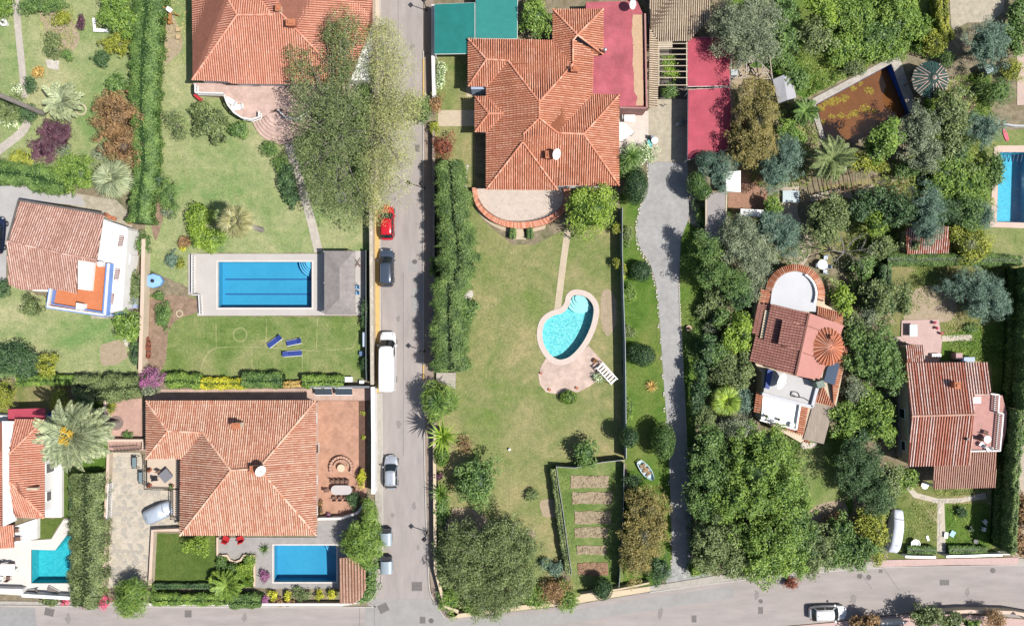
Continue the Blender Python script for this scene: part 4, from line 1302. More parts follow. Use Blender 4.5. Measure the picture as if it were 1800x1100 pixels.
# driveway edging stones
b = MB()
for p in dl[::1]:
	for q in range(2):
		g0 = G(p[0] - 2 + R.uniform(-1, 1), p[1] + q * 5 + R.uniform(-1, 1)); b.box((g0.x, g0.y, .06), (R.uniform(.12, .22), R.uniform(.14, .26), .12), R.uniform(0, 3))
for i in range(60):
	q = i / 60; g0 = G(1193 + 15 * q + R.uniform(-.6, .6), 500 + 300 * q); b.box((g0.x, g0.y, .05), (.14, .2, .1), R.uniform(-.2, .2))
b.build('edging_stones', mat('pale_stone', [(0.58, 0.54, 0.48), (0.42, 0.39, 0.34)], scale=2, fine_amt=.2), kind='stuff')
# right side paths
path([(1500, 345), (1560, 318), (1605, 295)], 13, mat('path_earth', [(0.46, 0.39, 0.31), (0.38, 0.32, 0.25)], scale=1.2, fine_amt=.25))
path([(1424, 350), (1470, 338), (1500, 345)], 12, MATS['path_earth'])
path([(1390, 320), (1388, 380), (1412, 430), (1395, 465)], 30, MATS['path_earth'])
slab('path', [(1210, 330), (1240, 340), (1232, 400), (1212, 392)], 0, .02, mat('gravel_pale', [(0.52, 0.46, 0.38), (0.36, 0.32, 0.25)], scale=3, fine_amt=.4))['kind'] = 'structure'
slab('path', [(1668, -30), (1765, -30), (1765, 20), (1740, 40), (1700, 40), (1672, 55)], 0, .05, MATS['yard_beige'])['kind'] = 'structure'
slab('path', [(1780, 1000), (1781, 700), (1900, 700), (1900, 976)], 0, .02, MATS['path_earth'])['kind'] = 'structure'
slab('path', [(1788, 95), (1900, 95), (1900, 185), (1788, 185)], 0, .05, mat('paving_pink', [(0.52, 0.40, 0.34), (0.44, 0.34, 0.29)], scale=.9, fine_amt=.15))['kind'] = 'structure'

# flagstones: each a piece of its own
def flagstones(parent, pts, size, m, zb, n_max=290, gap=.035, h=.03, ang=0.0, name='flagstone', jit=.24):
	xy = px2(pts); xs = [p[0] for p in xy]; ys = [p[1] for p in xy]
	nx = int((max(xs) - min(xs)) / size) + 1; ny = int((max(ys) - min(ys)) / size) + 1
	V = {}
	for i in range(nx + 1):
		for j in range(ny + 1):
			V[i, j] = Vector((min(xs) + i * size + R.uniform(-jit, jit) * size + (.5 * size if j % 2 else 0), min(ys) + j * size + R.uniform(-jit, jit) * size))
	def inside(p):
		c = False; k = len(xy) - 1
		for i in range(len(xy)):
			if (xy[i][1] > p.y) != (xy[k][1] > p.y) and p.x < (xy[k][0] - xy[i][0]) * (p.y - xy[i][1]) / (xy[k][1] - xy[i][1]) + xy[i][0]: c = not c
			k = i
		return c
	cnt = 0; pm = world_of(parent)[0] if parent else Vector((0, 0, 0))
	for i in range(nx):
		for j in range(ny):
			q = [V[i, j], V[i + 1, j], V[i + 1, j + 1], V[i, j + 1]]; c = sum(q, Vector((0, 0))) / 4
			if not all(inside(c + (p - c) * .9) for p in q) or cnt >= n_max: continue
			q2 = []
			for a in range(4):
				p, nx_, pv = q[a], q[(a + 1) % 4], q[a - 1]
				q2 += [p.lerp(pv, R.uniform(.12, .3)), p.lerp(nx_, R.uniform(.12, .3))]
			w = [c + (p - c) * (1 - gap * 2 / size) for p in q2]
			b = MB(); b.prism([(p.x - c.x, p.y - c.y) for p in w], 0, h, bottom=False)
			me_o = b.build(name, m[R.randrange(len(m))], parent, origin=0)
			me_o.location = (c.x - pm.x, c.y - pm.y, zb - pm.z + R.uniform(0, .008)); cnt += 1
	return cnt
FLAG = [mat('flag_a', [(0.47, 0.42, 0.34), (0.41, 0.37, 0.30)], scale=2, fine_amt=.2), mat('flag_b', [(0.40, 0.37, 0.32), (0.35, 0.325, 0.28)], scale=2, fine_amt=.2), mat('flag_c', [(0.52, 0.47, 0.38), (0.46, 0.41, 0.34)], scale=2, fine_amt=.2)]
yard = slab('yard', [(188, 795), (246, 795), (262, 850), (312, 868), (312, 931), (268, 931), (263, 1028), (180, 1034), (184, 900)], 0, .02, mat('yard_mortar', [(0.52, 0.46, 0.37), (0.46, 0.41, 0.33)], scale=1, fine_amt=.2)); yard['kind'] = 'structure'
flagstones(yard, [(191, 798), (246, 798), (260, 850), (310, 868), (310, 929), (266, 929), (261, 1026), (183, 1032), (187, 900)], .64, FLAG, .02)
gp = slab('path', [(1585, 848), (1594, 846), (1612, 866), (1650, 876), (1690, 875), (1732, 865), (1734, 876), (1692, 882), (1660, 884), (1663, 972), (1647, 972), (1648, 884), (1606, 874)], 0, .02, MATS['yard_mortar']); gp['kind'] = 'structure'
flagstones(gp, [(1585, 848), (1594, 846), (1612, 866), (1650, 876), (1690, 875), (1732, 865), (1734, 876), (1692, 884), (1661, 886), (1664, 972), (1647, 972), (1647, 886), (1606, 874)], .42, [MATS['pale_stone'], FLAG[0]], .02, 200)
gp = slab('path', [(1656, 590), (1709, 588), (1709, 599), (1656, 600)], 0, .02, MATS['yard_mortar']); gp['kind'] = 'structure'
flagstones(gp, [(1655, 589), (1709, 587), (1709, 600), (1655, 601)], .40, [MATS['pale_stone'], FLAG[0]], .02, 60)
ss = []
for i, (x, y) in enumerate([(822, 292), (820, 302), (818, 312), (817, 322), (816, 333), (818, 344), (820, 353), (822, 364), (819, 328), (821, 298)]):
	b = MB(); k = 7; r = R.uniform(.11, .2); g0 = G(x, y)
	b.prism([(g0.x + r * R.uniform(.8, 1.2) * math.cos(2 * math.pi * a / k), g0.y + r * R.uniform(.8, 1.2) * math.sin(2 * math.pi * a / k)) for a in range(k)], 0, .05)
	o = b.build('stepping_stone', MATS['pale_stone']); tag(o, 'small pale stepping stone in the grass strip beside the big tiled villa', 'stone', 'stepping stones beside the big villa')

# worn lines in the lawns (old pipe trenches): dry grass
DRYL = lawnmat('dry_line', (0.33, 0.345, 0.18), (0.38, 0.38, 0.22), (0.25, 0.30, 0.12), .6)
for pts in ([(352, 650), (362, 625), (380, 612), (420, 610), (470, 611), (520, 614), (560, 616), (620, 612)], [(469, 560), (468, 590), (467, 610)], [(558, 560), (557, 590), (556, 614)], [(442, 614), (443, 640), (450, 655)],
			[(380, 570), (380, 610)], [(620, 612), (630, 585)], [(314, 250), (325, 290), (333, 350), (336, 360)], [(410, 352), (440, 342), (485, 332)], [(465, 290), (470, 330)], [(320, 276), (355, 262)], [(532, 620), (531, 655)]):
	L = smooth_line([tuple(G(*p)[:2]) for p in pts], 5)
	sheet('worn_line', ribbon([(p[0] + R.uniform(-.03, .03), p[1] + R.uniform(-.03, .03)) for p in L], [R.uniform(.04, .17) for _ in L]), 0.011, DRYL, world_pts=True)
L = [(G(422 + 12 * math.cos(a), 588 + 12 * math.sin(a))) for a in [k * math.pi / 8 for k in range(17)]]
sheet('worn_line', ribbon([tuple(p[:2]) for p in L], .14), 0.011, DRYL, world_pts=True)

# decks
DK = mat('deck_pale', [(0.47, 0.44, 0.415), (0.43, 0.40, 0.375)], scale=.5, fine=8, fine_amt=.08)
o = slab('pool_deck', [(331, 446), (565, 446), (565, 441), (641, 441), (641, 554), (347, 555), (347, 518), (331, 518)], 0, .10, DK, holes=[px2(PA)]); o['kind'] = 'structure'
o = slab('pool_deck', [(383, 944), (557, 944), (557, 908), (628, 908), (628, 1034), (470, 1034), (447, 1032), (447, 975), (429, 975), (424, 983), (413, 987), (403, 983), (398, 975), (383, 975)], 0, .10,
		 mat('deck_grey', [(0.36, 0.34, 0.325), (0.30, 0.285, 0.27)], scale=.6, fine=10, fine_amt=.15, mid=.12), holes=[px2(PB)]); o['kind'] = 'structure'
o = slab('pool_deck', [(-60, 952), (20, 955), (44, 950), (90, 947), (112, 912), (130, 912), (130, 1050), (40, 1046), (-60, 1040)], 0, .10,
		 mat('deck_cream', [(0.66, 0.62, 0.57), (0.58, 0.54, 0.50)], scale=.6, fine_amt=.08), holes=[px2(PC)]); o['kind'] = 'structure'
o = slab('pool_deck', [(962, 626), (952, 642), (946, 658), (949, 676), (960, 689), (976, 692), (1016, 689), (1034, 680), (1046, 672), (1060, 662), (1072, 671), (1080, 658), (1034, 607), (1024, 618), (1008, 632), (988, 640)], 0, .055,
		 brickmat('patio_pinkish', (0.56, 0.43, 0.36), (0.50, 0.38, 0.32), (0.48, 0.39, 0.33), .4, .4, .7, 0, .012, weather=.3)); o['kind'] = 'structure'
o = slab('pool_deck', [(1748, 256), (1870, 256), (1870, 404), (1740, 399)], 0, .10,
		 mat('deck_salmon', [(0.60, 0.46, 0.38), (0.53, 0.41, 0.345)], scale=.7, fine_amt=.12), holes=[px2(PE)]); o['kind'] = 'structure'
# ------------------------------------------------------------------ pools
MOSB = mat('mosaic_blue', [(0.05, 0.32, 0.52), (0.06, 0.36, 0.56)], scale=.4, fine=7, fine_amt=.10, rough=.4)
RIPPLE_FLOOR = mat('mosaic_ripple_light', [(0.06, 0.50, 0.56), (0.40, 0.80, 0.80)], scale=3.6, fine=8, fine_amt=.34, rough=.4)  # bright ripples of light put into the floor colour as mottling
MOST2 = mat('mosaic_sea', [(0.03, 0.42, 0.52), (0.07, 0.54, 0.60)], scale=2.2, fine=5, fine_amt=.22, rough=.4)
WAT = watermat('pool_water', (0.80, 0.93, 0.97), .18, 4)
WAT2 = watermat('pool_water_rippled', (0.80, 0.95, 0.96), .5, 3.2)
COPE = mat('coping_pale', [(0.62, 0.58, 0.54), (0.55, 0.52, 0.48)], scale=.8, fine_amt=.1)
pa = pool('long rectangular blue pool with two dark lane lines on a pale deck', PA, None, MOSB, 1.5, WAT, COPE, .18, zt=.10, level=-.06)
pb = pool('plain blue rectangular pool on the grey deck below the pale tiled villa', PB, None, MOSB, 1.5, WAT, COPE, .14, zt=.10, level=-.06)
pc = pool('turquoise corner pool with a slanted top edge beside the wide hedge', PC, None, MOST2, 1.4, WAT2, None, zt=.10, level=-.06)
pd_ = pool('kidney shaped turquoise pool in the middle of the big lawn', PD, None, RIPPLE_FLOOR, 1.35, WAT2, mat('coping_rose', [(0.60, 0.50, 0.44), (0.53, 0.44, 0.39)], scale=1.5, fine_amt=.15), .62, zt=.02, level=-.15)
pe = pool('bright blue pool with salmon surround at the right edge', PE, None, mat('cyan_ripple_light', [(0.03, 0.40, 0.60), (0.06, 0.50, 0.68)], scale=2.6, fine=5, fine_amt=.25, rough=.4), 1.7, WAT2, None, zt=.10, level=-.1)  # basin colour mottled to carry the ripple light
pf = pool('neglected pool full of brown water under the trees', PF, None, mat('basin_blue', [(0.02, 0.09, 0.36), (0.03, 0.11, 0.40)], scale=1, fine_amt=.15), 2.0,
		  mat('brown_water', [(0.15, 0.060, 0.020), (0.19, 0.08, 0.027)], scale=.4, fine=6, fine_amt=.15, rough=.10, spec=.5), None, zt=.14, level=-1.25)
for (x0, y0, x1, y1) in ((388, 490, 545, 490), (388, 516.5, 545, 516.5)):
	b = MB(); a = G(x0, y0); c = G(x1, y1); b.beam((a.x, a.y, -1.49), (c.x, c.y, -1.49), .17, .03); b.build('lane_line', plain('lane_navy', (0.02, 0.11, 0.30)), pa)
STEPM = plain('step_pale', (0.14, 0.50, 0.72), .5)
steps(pa, (549, 460), (math.pi, 1.5 * math.pi), [.9, 1.2, 1.5, 1.8], STEPM, -1.49)
steps(pb, (592, 957), (math.pi, 1.5 * math.pi), [.7, 1.0, 1.3, 1.6], STEPM, -1.49)
for i, r in enumerate([1.6, 1.25, .95, .65]):
	c = G(1021, 527 - i); b = MB(); b.lathe([(.001, -1.34), (r, -1.34), (r, -.95 + .2 * i), (.001, -.95 + .2 * i)], (c.x, c.y, 0), 22)
	xy = inset(px2(PD), .05)
	# keep the step inside the basin
	nv = []
	for v in b.v:
		p = Vector(v); best = None
		cen = Vector((c.x, c.y)); q = Vector((p.x, p.y))
		for s in range(20):
			ins = False; k = len(xy) - 1
			for j in range(len(xy)):
				if (xy[j][1] > q.y) != (xy[k][1] > q.y) and q.x < (xy[k][0] - xy[j][0]) * (q.y - xy[j][1]) / (xy[k][1] - xy[j][1]) + xy[j][0]: ins = not ins
				k = j
			if ins: break
			q = cen + (q - cen) * .93
		nv.append((q.x, q.y, p.z))
	b.v = nv; b.build('step', plain('step_white', (0.45, 0.78, 0.78), .5), pd_)
b = MB()
for k in range(9):
	a = G(1772 + k * 7, 271); c = G(1771 + k * 7, 283); b.beam((a.x, a.y, -.3), (c.x, c.y, -.5), .08)
b.build('bench_slats', plain('navy', (0.01, 0.04, 0.12)), pe, kind='stuff')
# brown pool: wide concrete rim, wall on the tree side, algae
o = slab('pool_rim', [(1424, 184), (1420, 178), (1560, 104), (1578, 93), (1584, 103), (1590, 128), (1617, 200), (1600, 200), (1567, 112), (1434, 184), (1456, 262), (1448, 262)], 0, .14, mat('rim_concrete', [(0.50, 0.46, 0.41), (0.38, 0.35, 0.31)], scale=.9, fine_amt=.2, mid=.2), pf)
b = MB()
for (x, y, r) in [(1466, 178, 11), (1443, 190, 7), (1484, 173, 8), (1462, 205, 6), (1478, 203, 6), (1502, 200, 8), (1520, 190, 9), (1528, 160, 8), (1500, 155, 6), (1512, 148, 5), (1452, 183, 6), (1492, 205, 5), (1445, 215, 6), (1537, 196, 5)]:
	for k in range(int(r * r * 1.1)):
		a = R.uniform(0, 6.28); q = r * math.sqrt(R.random()) * R.uniform(.7, 1.1); p = G(x + q * math.cos(a) * 1.2, y + q * math.sin(a) * .9, -1.24); s = R.uniform(.06, .16)
		b.box((p.x, p.y, -1.235 + R.uniform(0, .012)), (s, s * R.uniform(.5, 1), .012), R.uniform(0, 3), rnd=R.random())
b.build('algae', mat('algae', [(0.34, 0.26, 0.03), (0.24, 0.20, 0.03)], scale=3), pf, kind='stuff')
b = MB(); p = G(497, 1022)
# ------------------------------------------------------------------ houses
T_orange = tilemats('orange', [(0.36, 0.125, 0.06), (0.28, 0.095, 0.045)], [(0.54, 0.20, 0.115), (0.66, 0.29, 0.185), (0.80, 0.45, 0.32)])
T_rose = tilemats('rose', [(0.34, 0.14, 0.085), (0.42, 0.19, 0.12)], [(0.54, 0.22, 0.14), (0.69, 0.40, 0.285), (0.80, 0.56, 0.43)])
T_salmon = tilemats('salmon', [(0.36, 0.15, 0.10), (0.30, 0.12, 0.08)], [(0.62, 0.25, 0.165), (0.72, 0.33, 0.225), (0.80, 0.43, 0.32)])
T_old = tilemats('old', [(0.28, 0.155, 0.12), (0.22, 0.12, 0.095)], [(0.44, 0.24, 0.185), (0.58, 0.35, 0.285), (0.74, 0.52, 0.45)])
T_beige = tilemats('beige', [(0.20, 0.14, 0.095), (0.15, 0.105, 0.07)], [(0.46, 0.36, 0.25), (0.58, 0.47, 0.34), (0.66, 0.55, 0.42)])
T_patchy = tilemats('patchy', [(0.33, 0.085, 0.045), (0.26, 0.07, 0.04)], [(0.50, 0.16, 0.10), (0.60, 0.30, 0.22), (0.72, 0.52, 0.45), (0.80, 0.70, 0.65)])
T_maroon = tilemats('maroon', [(0.20, 0.085, 0.065), (0.24, 0.10, 0.08)], [(0.34, 0.15, 0.12), (0.41, 0.19, 0.155), (0.48, 0.25, 0.21)])
T_brick = tilemats('brick', [(0.36, 0.13, 0.07), (0.28, 0.10, 0.055)], [(0.45, 0.17, 0.09), (0.55, 0.23, 0.13), (0.64, 0.38, 0.27)])
T_pink = tilemats('pink', [(0.34, 0.17, 0.12), (0.30, 0.14, 0.10)], [(0.50, 0.28, 0.21), (0.58, 0.34, 0.26), (0.62, 0.40, 0.31)])

# ---- 1 villa at the top left, hipped salmon roof, raised terrace
h1 = house('wide villa with a salmon hipped roof and curved terrace at the top left', (500, 60))
A, Bv, C_, D = (338, 141, 3.9), (417, 27, 6.0), (490, 22, 6.0), (655, 148, 3.9)
roof_part(h1, [
	[(338, 141, 3.9), (398, 143, 3.9), (408, 147, 3.9), (612, 149, 3.9), (492, 22, 6.0), (417, 27, 6.0)],
	[(338, 141, 3.9), (417, 27, 6.0), (396, -6, 6.0), (396, -150, 6.0), (338, -150, 3.9)],
	[(417, 27, 6.0), (478, 27, 6.0), (452, -8, 5.4), (396, -8, 5.4)],
	[(478, 27, 6.0), (492, 22, 6.0), (492, -80, 6.0), (452, -80, 5.3), (452, -8, 5.4)],
	[(492, 22, 6.0), (612, 149, 3.9), (655, 40, 4.2), (655, -80, 4.2), (492, -80, 6.0)],
], T_salmon, ridges=[((338, 141, 3.9), (417, 27, 6.0)), ((417, 27, 6.0), (478, 27, 6.0)), ((492, 22, 6.0), (600, 136, 4.1)), ((417, 27, 6.0), (396, -8, 5.4))], tl=.42,
	dirs=[((500, 30), (500, 140)), ((400, 50), (340, 50)), ((440, 20), (440, -10)), ((480, 0), (455, 0)), ((500, 0), (650, 0))])
walls_part(h1, [(338, 143), (398, 143), (408, 149), (655, 149), (655, -150), (338, -150)], 3.8, over=.5)
roof_part(h1, [[(615, 5, 4.5), (631, 5, 4.5), (655, 36, 3.9), (607, 36, 3.9)]], T_salmon, name='porch_roof', dirs=[((620, 5), (620, 36))])
chimney(h1, 511, 40, 5.0, 6.5, .9, .6, mat('chimney_red', [(0.42, 0.15, 0.10), (0.30, 0.11, 0.08)], scale=3, fine_amt=.3))
chimney(h1, 489, 14, 5.5, 6.6, .5, .6, CREAM)
TER = brickmat('terrace_rose', (0.56, 0.40, 0.34), (0.50, 0.35, 0.30), (0.47, 0.37, 0.32), .33, .33, 0, 0, .015, weather=.25)
arc = [(500 + 0 * k, 0) for k in range(0)]
TPTS = [(340, 146), (520, 150), (640, 150), (640, 170), (560, 175), (545, 200), (520, 210), (500, 195), (487, 190), (478, 195), (468, 203), (455, 209), (440, 210), (424, 207), (410, 197), (400, 183), (394, 168), (342, 163)]
solid(h1, 'terrace', TPTS, 0, 1.4, TER)
# fan of steps down to the garden
for i, r in enumerate([3.6, 3.2, 2.8, 2.4, 2.0, 1.6]):
	c = G(497, 200); z = .22 * (i + 1)
	b = MB(); xy = [(c.x, c.y)] + [(c.x + r * 1.0 * math.cos(a), c.y + r * math.sin(a)) for a in [math.radians(-165 + 160 * k / 18) for k in range(19)]]
	b.prism(xy, 0, z); b.build('step', TER, h1)
BAL = WHITE
def balustrade(root, pts, z, h=.85, sp=.26, name='balustrade', w=.16, m=None):
	L = px2(pts, z + h); b = MB(); rail = MB(); rail2 = MB()
	for i in range(len(L) - 1):
		a, c = Vector(L[i]), Vector(L[i + 1]); n = max(1, int((c - a).length / sp))
		for k in range(n):
			p = a.lerp(c, (k + .5) / n)
			b.lathe([(.001, z), (.05, z), (.075, z + h * .3), (.035, z + h * .75), (.05, z + h - .08), (.001, z + h - .08)], (p.x, p.y, 0), 6)
		rail.beam((a.x, a.y, z + h - .04), (c.x, c.y, z + h - .04), w, .09); rail2.beam((a.x, a.y, z + .03), (c.x, c.y, z + .03), w, .06)
	r = rail.build(name, m or BAL, root); rail2.build('bottom_rail', m or BAL, root); b.build('balusters', m or BAL, r if root is not None else r, kind='stuff')
	return r
balustrade(h1, [(343, 148), (343, 163), (392, 164)], 1.4)
balustrade(h1, [(394, 168), (400, 184), (411, 198), (425, 207), (441, 210), (455, 206), (455, 196)], 1.4)
balustrade(h1, [(488, 192), (500, 205), (520, 210), (544, 195)], 1.4)
o = slab('awning', [(342, 164), (358, 176), (351, 178), (340, 168)], 1.0, 1.06, plain('awning_red', (0.45, 0.03, 0.03), .7), h1)

# ---- 2 big L-shaped villa
h2 = house('large villa with many orange tiled hips and a curved terrace by the big lawn', (955, 200))
E = 2.9
F2 = [
	[(823, 69, E), (823, 152, E), (855, 105, 4.0)],
	[(823, 69, E), (855, 105, 4.0), (893, 107, 4.05), (948, 180, 5.45), (1004, 114, 3.95), (972, 71, E)],
	[(823, 152, E), (855, 105, 4.0), (893, 107, 4.05), (857, 152, E)],
	[(893, 107, 4.05), (948, 180, 5.45), (948, 208, 5.45), (920, 236, 4.85), (919, 250, 4.85), (855, 333, E), (855, 152, E)],
	[(835, 170, E), (859, 200, 3.75), (835, 232, E)],
	[(835, 170, E), (857, 170, E), (885, 200, 3.85), (859, 200, 3.75)],
	[(835, 232, E), (859, 200, 3.75), (885, 200, 3.85), (857, 232, E)],
	[(919, 250, 4.85), (980, 334, E), (855, 333, E)],
	[(948, 208, 5.45), (980, 234, 4.85), (980, 333, E + .02), (919, 250, 4.85), (920, 236, 4.85)],
	[(980, 234, 4.85), (1026, 236, 4.7), (1088, 326, E), (981, 326, E)],
	[(1026, 236, 4.7), (1088, 326, E), (1088, 168, E)],
	[(980, 234, 4.85), (1026, 236, 4.7), (1088, 168, E), (1040, 166, E)],
	[(1008, 70, 4.0), (1007, 114, 3.95), (948, 180, 5.45), (948, 208, 5.45), (980, 234, 4.85), (1040, 166, E), (1042, 100, E), (1058, 94, E)],
	[(972, 17, E), (1015, 62, 4.1), (1060, 17, E)],
	[(972, 17, E), (972, 71, E), (1004, 114, 3.95), (1008, 70, 4.0), (1015, 62, 4.1)],
	[(1060, 17, E), (1015, 62, 4.1), (1060, 96, E)],
]
DIR2 = [((850, 100), (830, 100)), ((900, 150), (900, 80)), ((850, 110), (850, 150)), ((940, 200), (860, 200)), ((850, 200), (838, 200)), ((860, 195), (860, 172)), ((860, 205), (860, 230)),
		((920, 260), (920, 330)), ((960, 240), (960, 320)), ((1020, 240), (1020, 320)), ((1030, 240), (1085, 240)), ((1030, 230), (1030, 170)), ((960, 190), (1035, 190)), ((1015, 60), (1015, 20)), ((1010, 60), (975, 60)), ((1020, 60), (1055, 60))]
RG = [((823, 69, E), (855, 105, 4.0)), ((823, 152, E), (855, 105, 4.0)), ((855, 105, 4.0), (893, 107, 4.05)), ((893, 107, 4.05), (948, 180, 5.45)), ((948, 180, 5.45), (1006, 114, 4.0)), ((948, 180, 5.45), (948, 208, 5.45)),
	  ((948, 208, 5.45), (920, 236, 4.85)), ((948, 208, 5.45), (980, 234, 4.85)), ((919, 250, 4.9), (855, 333, E)), ((919, 250, 4.9), (980, 334, E)), ((980, 234, 4.85), (1026, 236, 4.7)), ((1026, 236, 4.7), (1088, 326, E)), ((1026, 236, 4.7), (1088, 168, E)),
	  ((835, 170, E), (859, 200, 3.75)), ((835, 232, E), (859, 200, 3.75)), ((859, 200, 3.75), (885, 200, 3.85)), ((1015, 62, 4.1), (972, 17, E)), ((1015, 62, 4.1), (1060, 17, E)), ((1015, 62, 4.1), (1060, 96, E)), ((1015, 62, 4.1), (1007, 72, 4.0)), ((1007, 72, 4.05), (1007, 114, 4.0))]
roof_part(h2, F2, T_orange, ridges=RG, dirs=DIR2)
walls_part(h2, [(823, 69), (972, 69), (972, 17), (1060, 17), (1060, 100), (1042, 100), (1042, 168), (1088, 168), (1088, 326), (982, 333), (855, 333), (855, 232), (836, 232), (836, 170), (857, 170), (857, 152), (823, 152)], 2.8)
REDM = mat('roof_red', [(0.50, 0.115, 0.125), (0.44, 0.10, 0.115)], scale=.5, fine=3, fine_amt=.08, mid=.12, midscale=.4, rough=.75)
REDP = mat('roof_red_faded', [(0.47, 0.12, 0.145), (0.40, 0.09, 0.11)], scale=.35, fine=5, fine_amt=.14, mid=.32, midscale=.5, rough=.75)
solid(h2, 'flat_roof', [(1030, 4), (1120, 2), (1131, 27), (1132, 187), (1089, 187), (1089, 167), (1041, 165), (1041, 100), (1059, 97), (1060, 17), (1030, 16)], 0, 2.75, REDP)
b = MB(); xy = px2([(1112, 26), (1130, 26), (1131, 185), (1118, 186), (1120, 170), (1114, 160), (1114, 130), (1112, 110), (1114, 90), (1111, 60)], 2.76); b.prism(wobble(xy, .06, .3), None, 2.754); b.build('bare_screed', mat('screed', [(0.52, 0.36, 0.22), (0.45, 0.30, 0.19)], scale=2, fine_amt=.2), h2)
b = MB()
for a, c in (((1134, 24), (1137, 190)), ((1137, 190), (1089, 189))):
	p, q = G(*a, 3.1), G(*c, 3.1); b.prism(ribbon([(p.x, p.y), (q.x, q.y)], .18), 0, 3.1)
b.build('parapet', mat('parapet_rose', [(0.42, 0.22, 0.20), (0.34, 0.18, 0.165)], scale=1, fine_amt=.2), h2)
chimney(h2, 1010, 121, 3.6, 4.8, .7, .5, mat('chimney_red2', [(0.46, 0.2, 0.13), (0.30, 0.11, 0.08)], scale=3, fine_amt=.3))
chimney(h2, 966, 272, 3.5, 5.0, .8, .7, MATS['chimney_red2'])
b = MB(); p = G(1062, 92, 3.0); b.tube([(p.x, p.y, 2.6), (p.x, p.y, 3.9)], .13, 10); b.lathe([(.001, 3.9), (.22, 3.9), (.18, 4.05), (.001, 4.1)], (p.x, p.y, 0), 10); b.build('flue', METAL, h2)
# curved terrace with its tiled rim
TC = [(838, 331), (842, 350), (852, 366), (868, 379), (886, 387), (905, 390), (925, 390), (945, 387), (965, 380), (985, 366), (992, 345), (990, 331)]
inner = smooth_line(TC, 3)
solid(h2, 'terrace', inner, 0, .55, mat('terrace_sand', [(0.56, 0.47, 0.40), (0.50, 0.43, 0.37)], scale=1.2, fine=7, fine_amt=.15, mid=.12))
outer = smooth_line([(830, 331), (834, 354), (846, 373), (864, 388), (884, 397), (905, 401), (927, 401), (950, 397), (972, 388), (993, 372), (1003, 350), (1002, 331)], 3)
b = MB(); b.prism(px2(outer + inner[::-1], .9), .0, .86); rimw = b.build('terrace_rim', TERRA, h2)
b = MB(); IN = px2(inner, .95); OU = px2(outer, .9)
for i in range(len(IN) - 1):
	for q in (0.0, 0.34, 0.67):
		a = Vector(IN[i]).lerp(Vector(IN[i + 1]), q); c = Vector(OU[i]).lerp(Vector(OU[i + 1]), q)
		b.tube([(a.x, a.y, .97), (c.x, c.y, .88)], .085, 6, rnd=R.random())
b.build('rim_tiles', T_orange[1], rimw, kind='stuff')
b = MB()
for i in range(3, len(IN) - 3, 1):
	a = Vector(IN[i]) * 1.0; c = Vector(IN[i + 1]); b.beam((a.x, a.y, 1.25), (c.x, c.y, 1.25), .04); b.beam((a.x, a.y, .9), (a.x, a.y, 1.25), .035)
b.build('terrace_railing', DARKM, h2)
o = slab('path', ribbon(smooth_line([(831, 331), (834, 358), (850, 383), (876, 403), (898, 410)], 4), 9) and smooth_line([(829, 331), (831, 354), (842, 376), (862, 394), (882, 404), (897, 408), (897, 396), (870, 388), (848, 370), (838, 350), (836, 331)], 3), 0, .06, MATS['path_sand']); o['kind'] = 'structure'
o = slab('path', [(935, 399), (960, 394), (958, 402), (936, 408)], 0, .06, MATS['path_sand']); o['kind'] = 'structure'
for i in range(4):
	solid(h2, 'step', [(908 - 1.5 * i, 396 + 6 * i), (917 + 2 * i, 396 + 6 * i), (919 + 2 * i, 403 + 6 * i), (906 - 1.5 * i, 403 + 6 * i)], 0, .5 - .11 * i, MATS['path_sand'])
solid(h2, 'porch_sill', [(828, 150), (857, 150), (857, 157), (828, 157)], 0, 2.4, plain('pale_blue', (0.35, 0.42, 0.55)))

# ---- beige outbuilding, pergola and red carports beside it
h2b = house('outbuilding with a beige ribbed tile roof at the top beside the red terrace', (1200, 20), cat='outbuilding')
roof_part(h2b, [[(1143, 47, 3.0), (1157, 73, 2.6), (1212, 72, 2.6), (1248, 30, 2.8), (1250, -90, 3.8), (1143, -90, 3.8)]], T_beige, dirs=[((1200, 0), (1200, 70))], pitch=.25)
roof_part(h2b, [[(1142, 48, 3.0), (1156, 74, 2.6), (1156, 187, 2.4), (1140, 189, 2.6)]], T_beige, name='lean_to_roof', dirs=[((1143, 120), (1156, 120))], pitch=.25)
walls_part(h2b, [(1143, 60), (1215, 68), (1248, 30), (1248, -90), (1143, -90)], 2.6, CREAM, .3)
b = MB()
for (x, y) in ((1142, 80), (1142, 130), (1142, 185)):
	p = G(x, y, 2.3); b.box((p.x + .1, p.y, 1.15), (.2, .2, 2.3))
b.build('posts', CREAM, h2b)
pg = thing('pergola', 'open pergola of thin white beams over ground painted dark as shade beside the red carport', 'pergola', G(1182, 115))
for i, y in enumerate([77, 86, 96, 105, 116, 126, 137, 150]):
	a = G(1157, y, 2.5); c = G(1209, y, 2.5); b = MB(); b.beam(a, c, .07, .10); b.build('beam', CREAM, pg)
for x in (1158, 1207):
	a = G(x, 74, 2.4); c = G(x, 152, 2.4); b = MB(); b.beam(a, c, .10, .12); b.build('rafter', CREAM, pg)
	for y in (76, 150):
		a = G(x, y, 2.3); b = MB(); b.beam((a.x, a.y, 0), a, .12); b.build('post', CREAM, pg)
b = MB();
for i in range(4):
	a = G(1157, 73 + i * 3.2, 2.56); c = G(1182, 73 + i * 3.2, 2.56); b.beam(a, c, .16, .03)
b.build('slats', CREAM, pg, kind='stuff')
slab('yard', [(1157, 72), (1209, 72), (1209, 176), (1157, 176)], 0, .02, mat('yard_painted_shade', [(0.16, 0.14, 0.12), (0.10, 0.09, 0.08)], scale=1, fine_amt=.2))['kind'] = 'structure'  # pergola shade painted as a dark ground colour
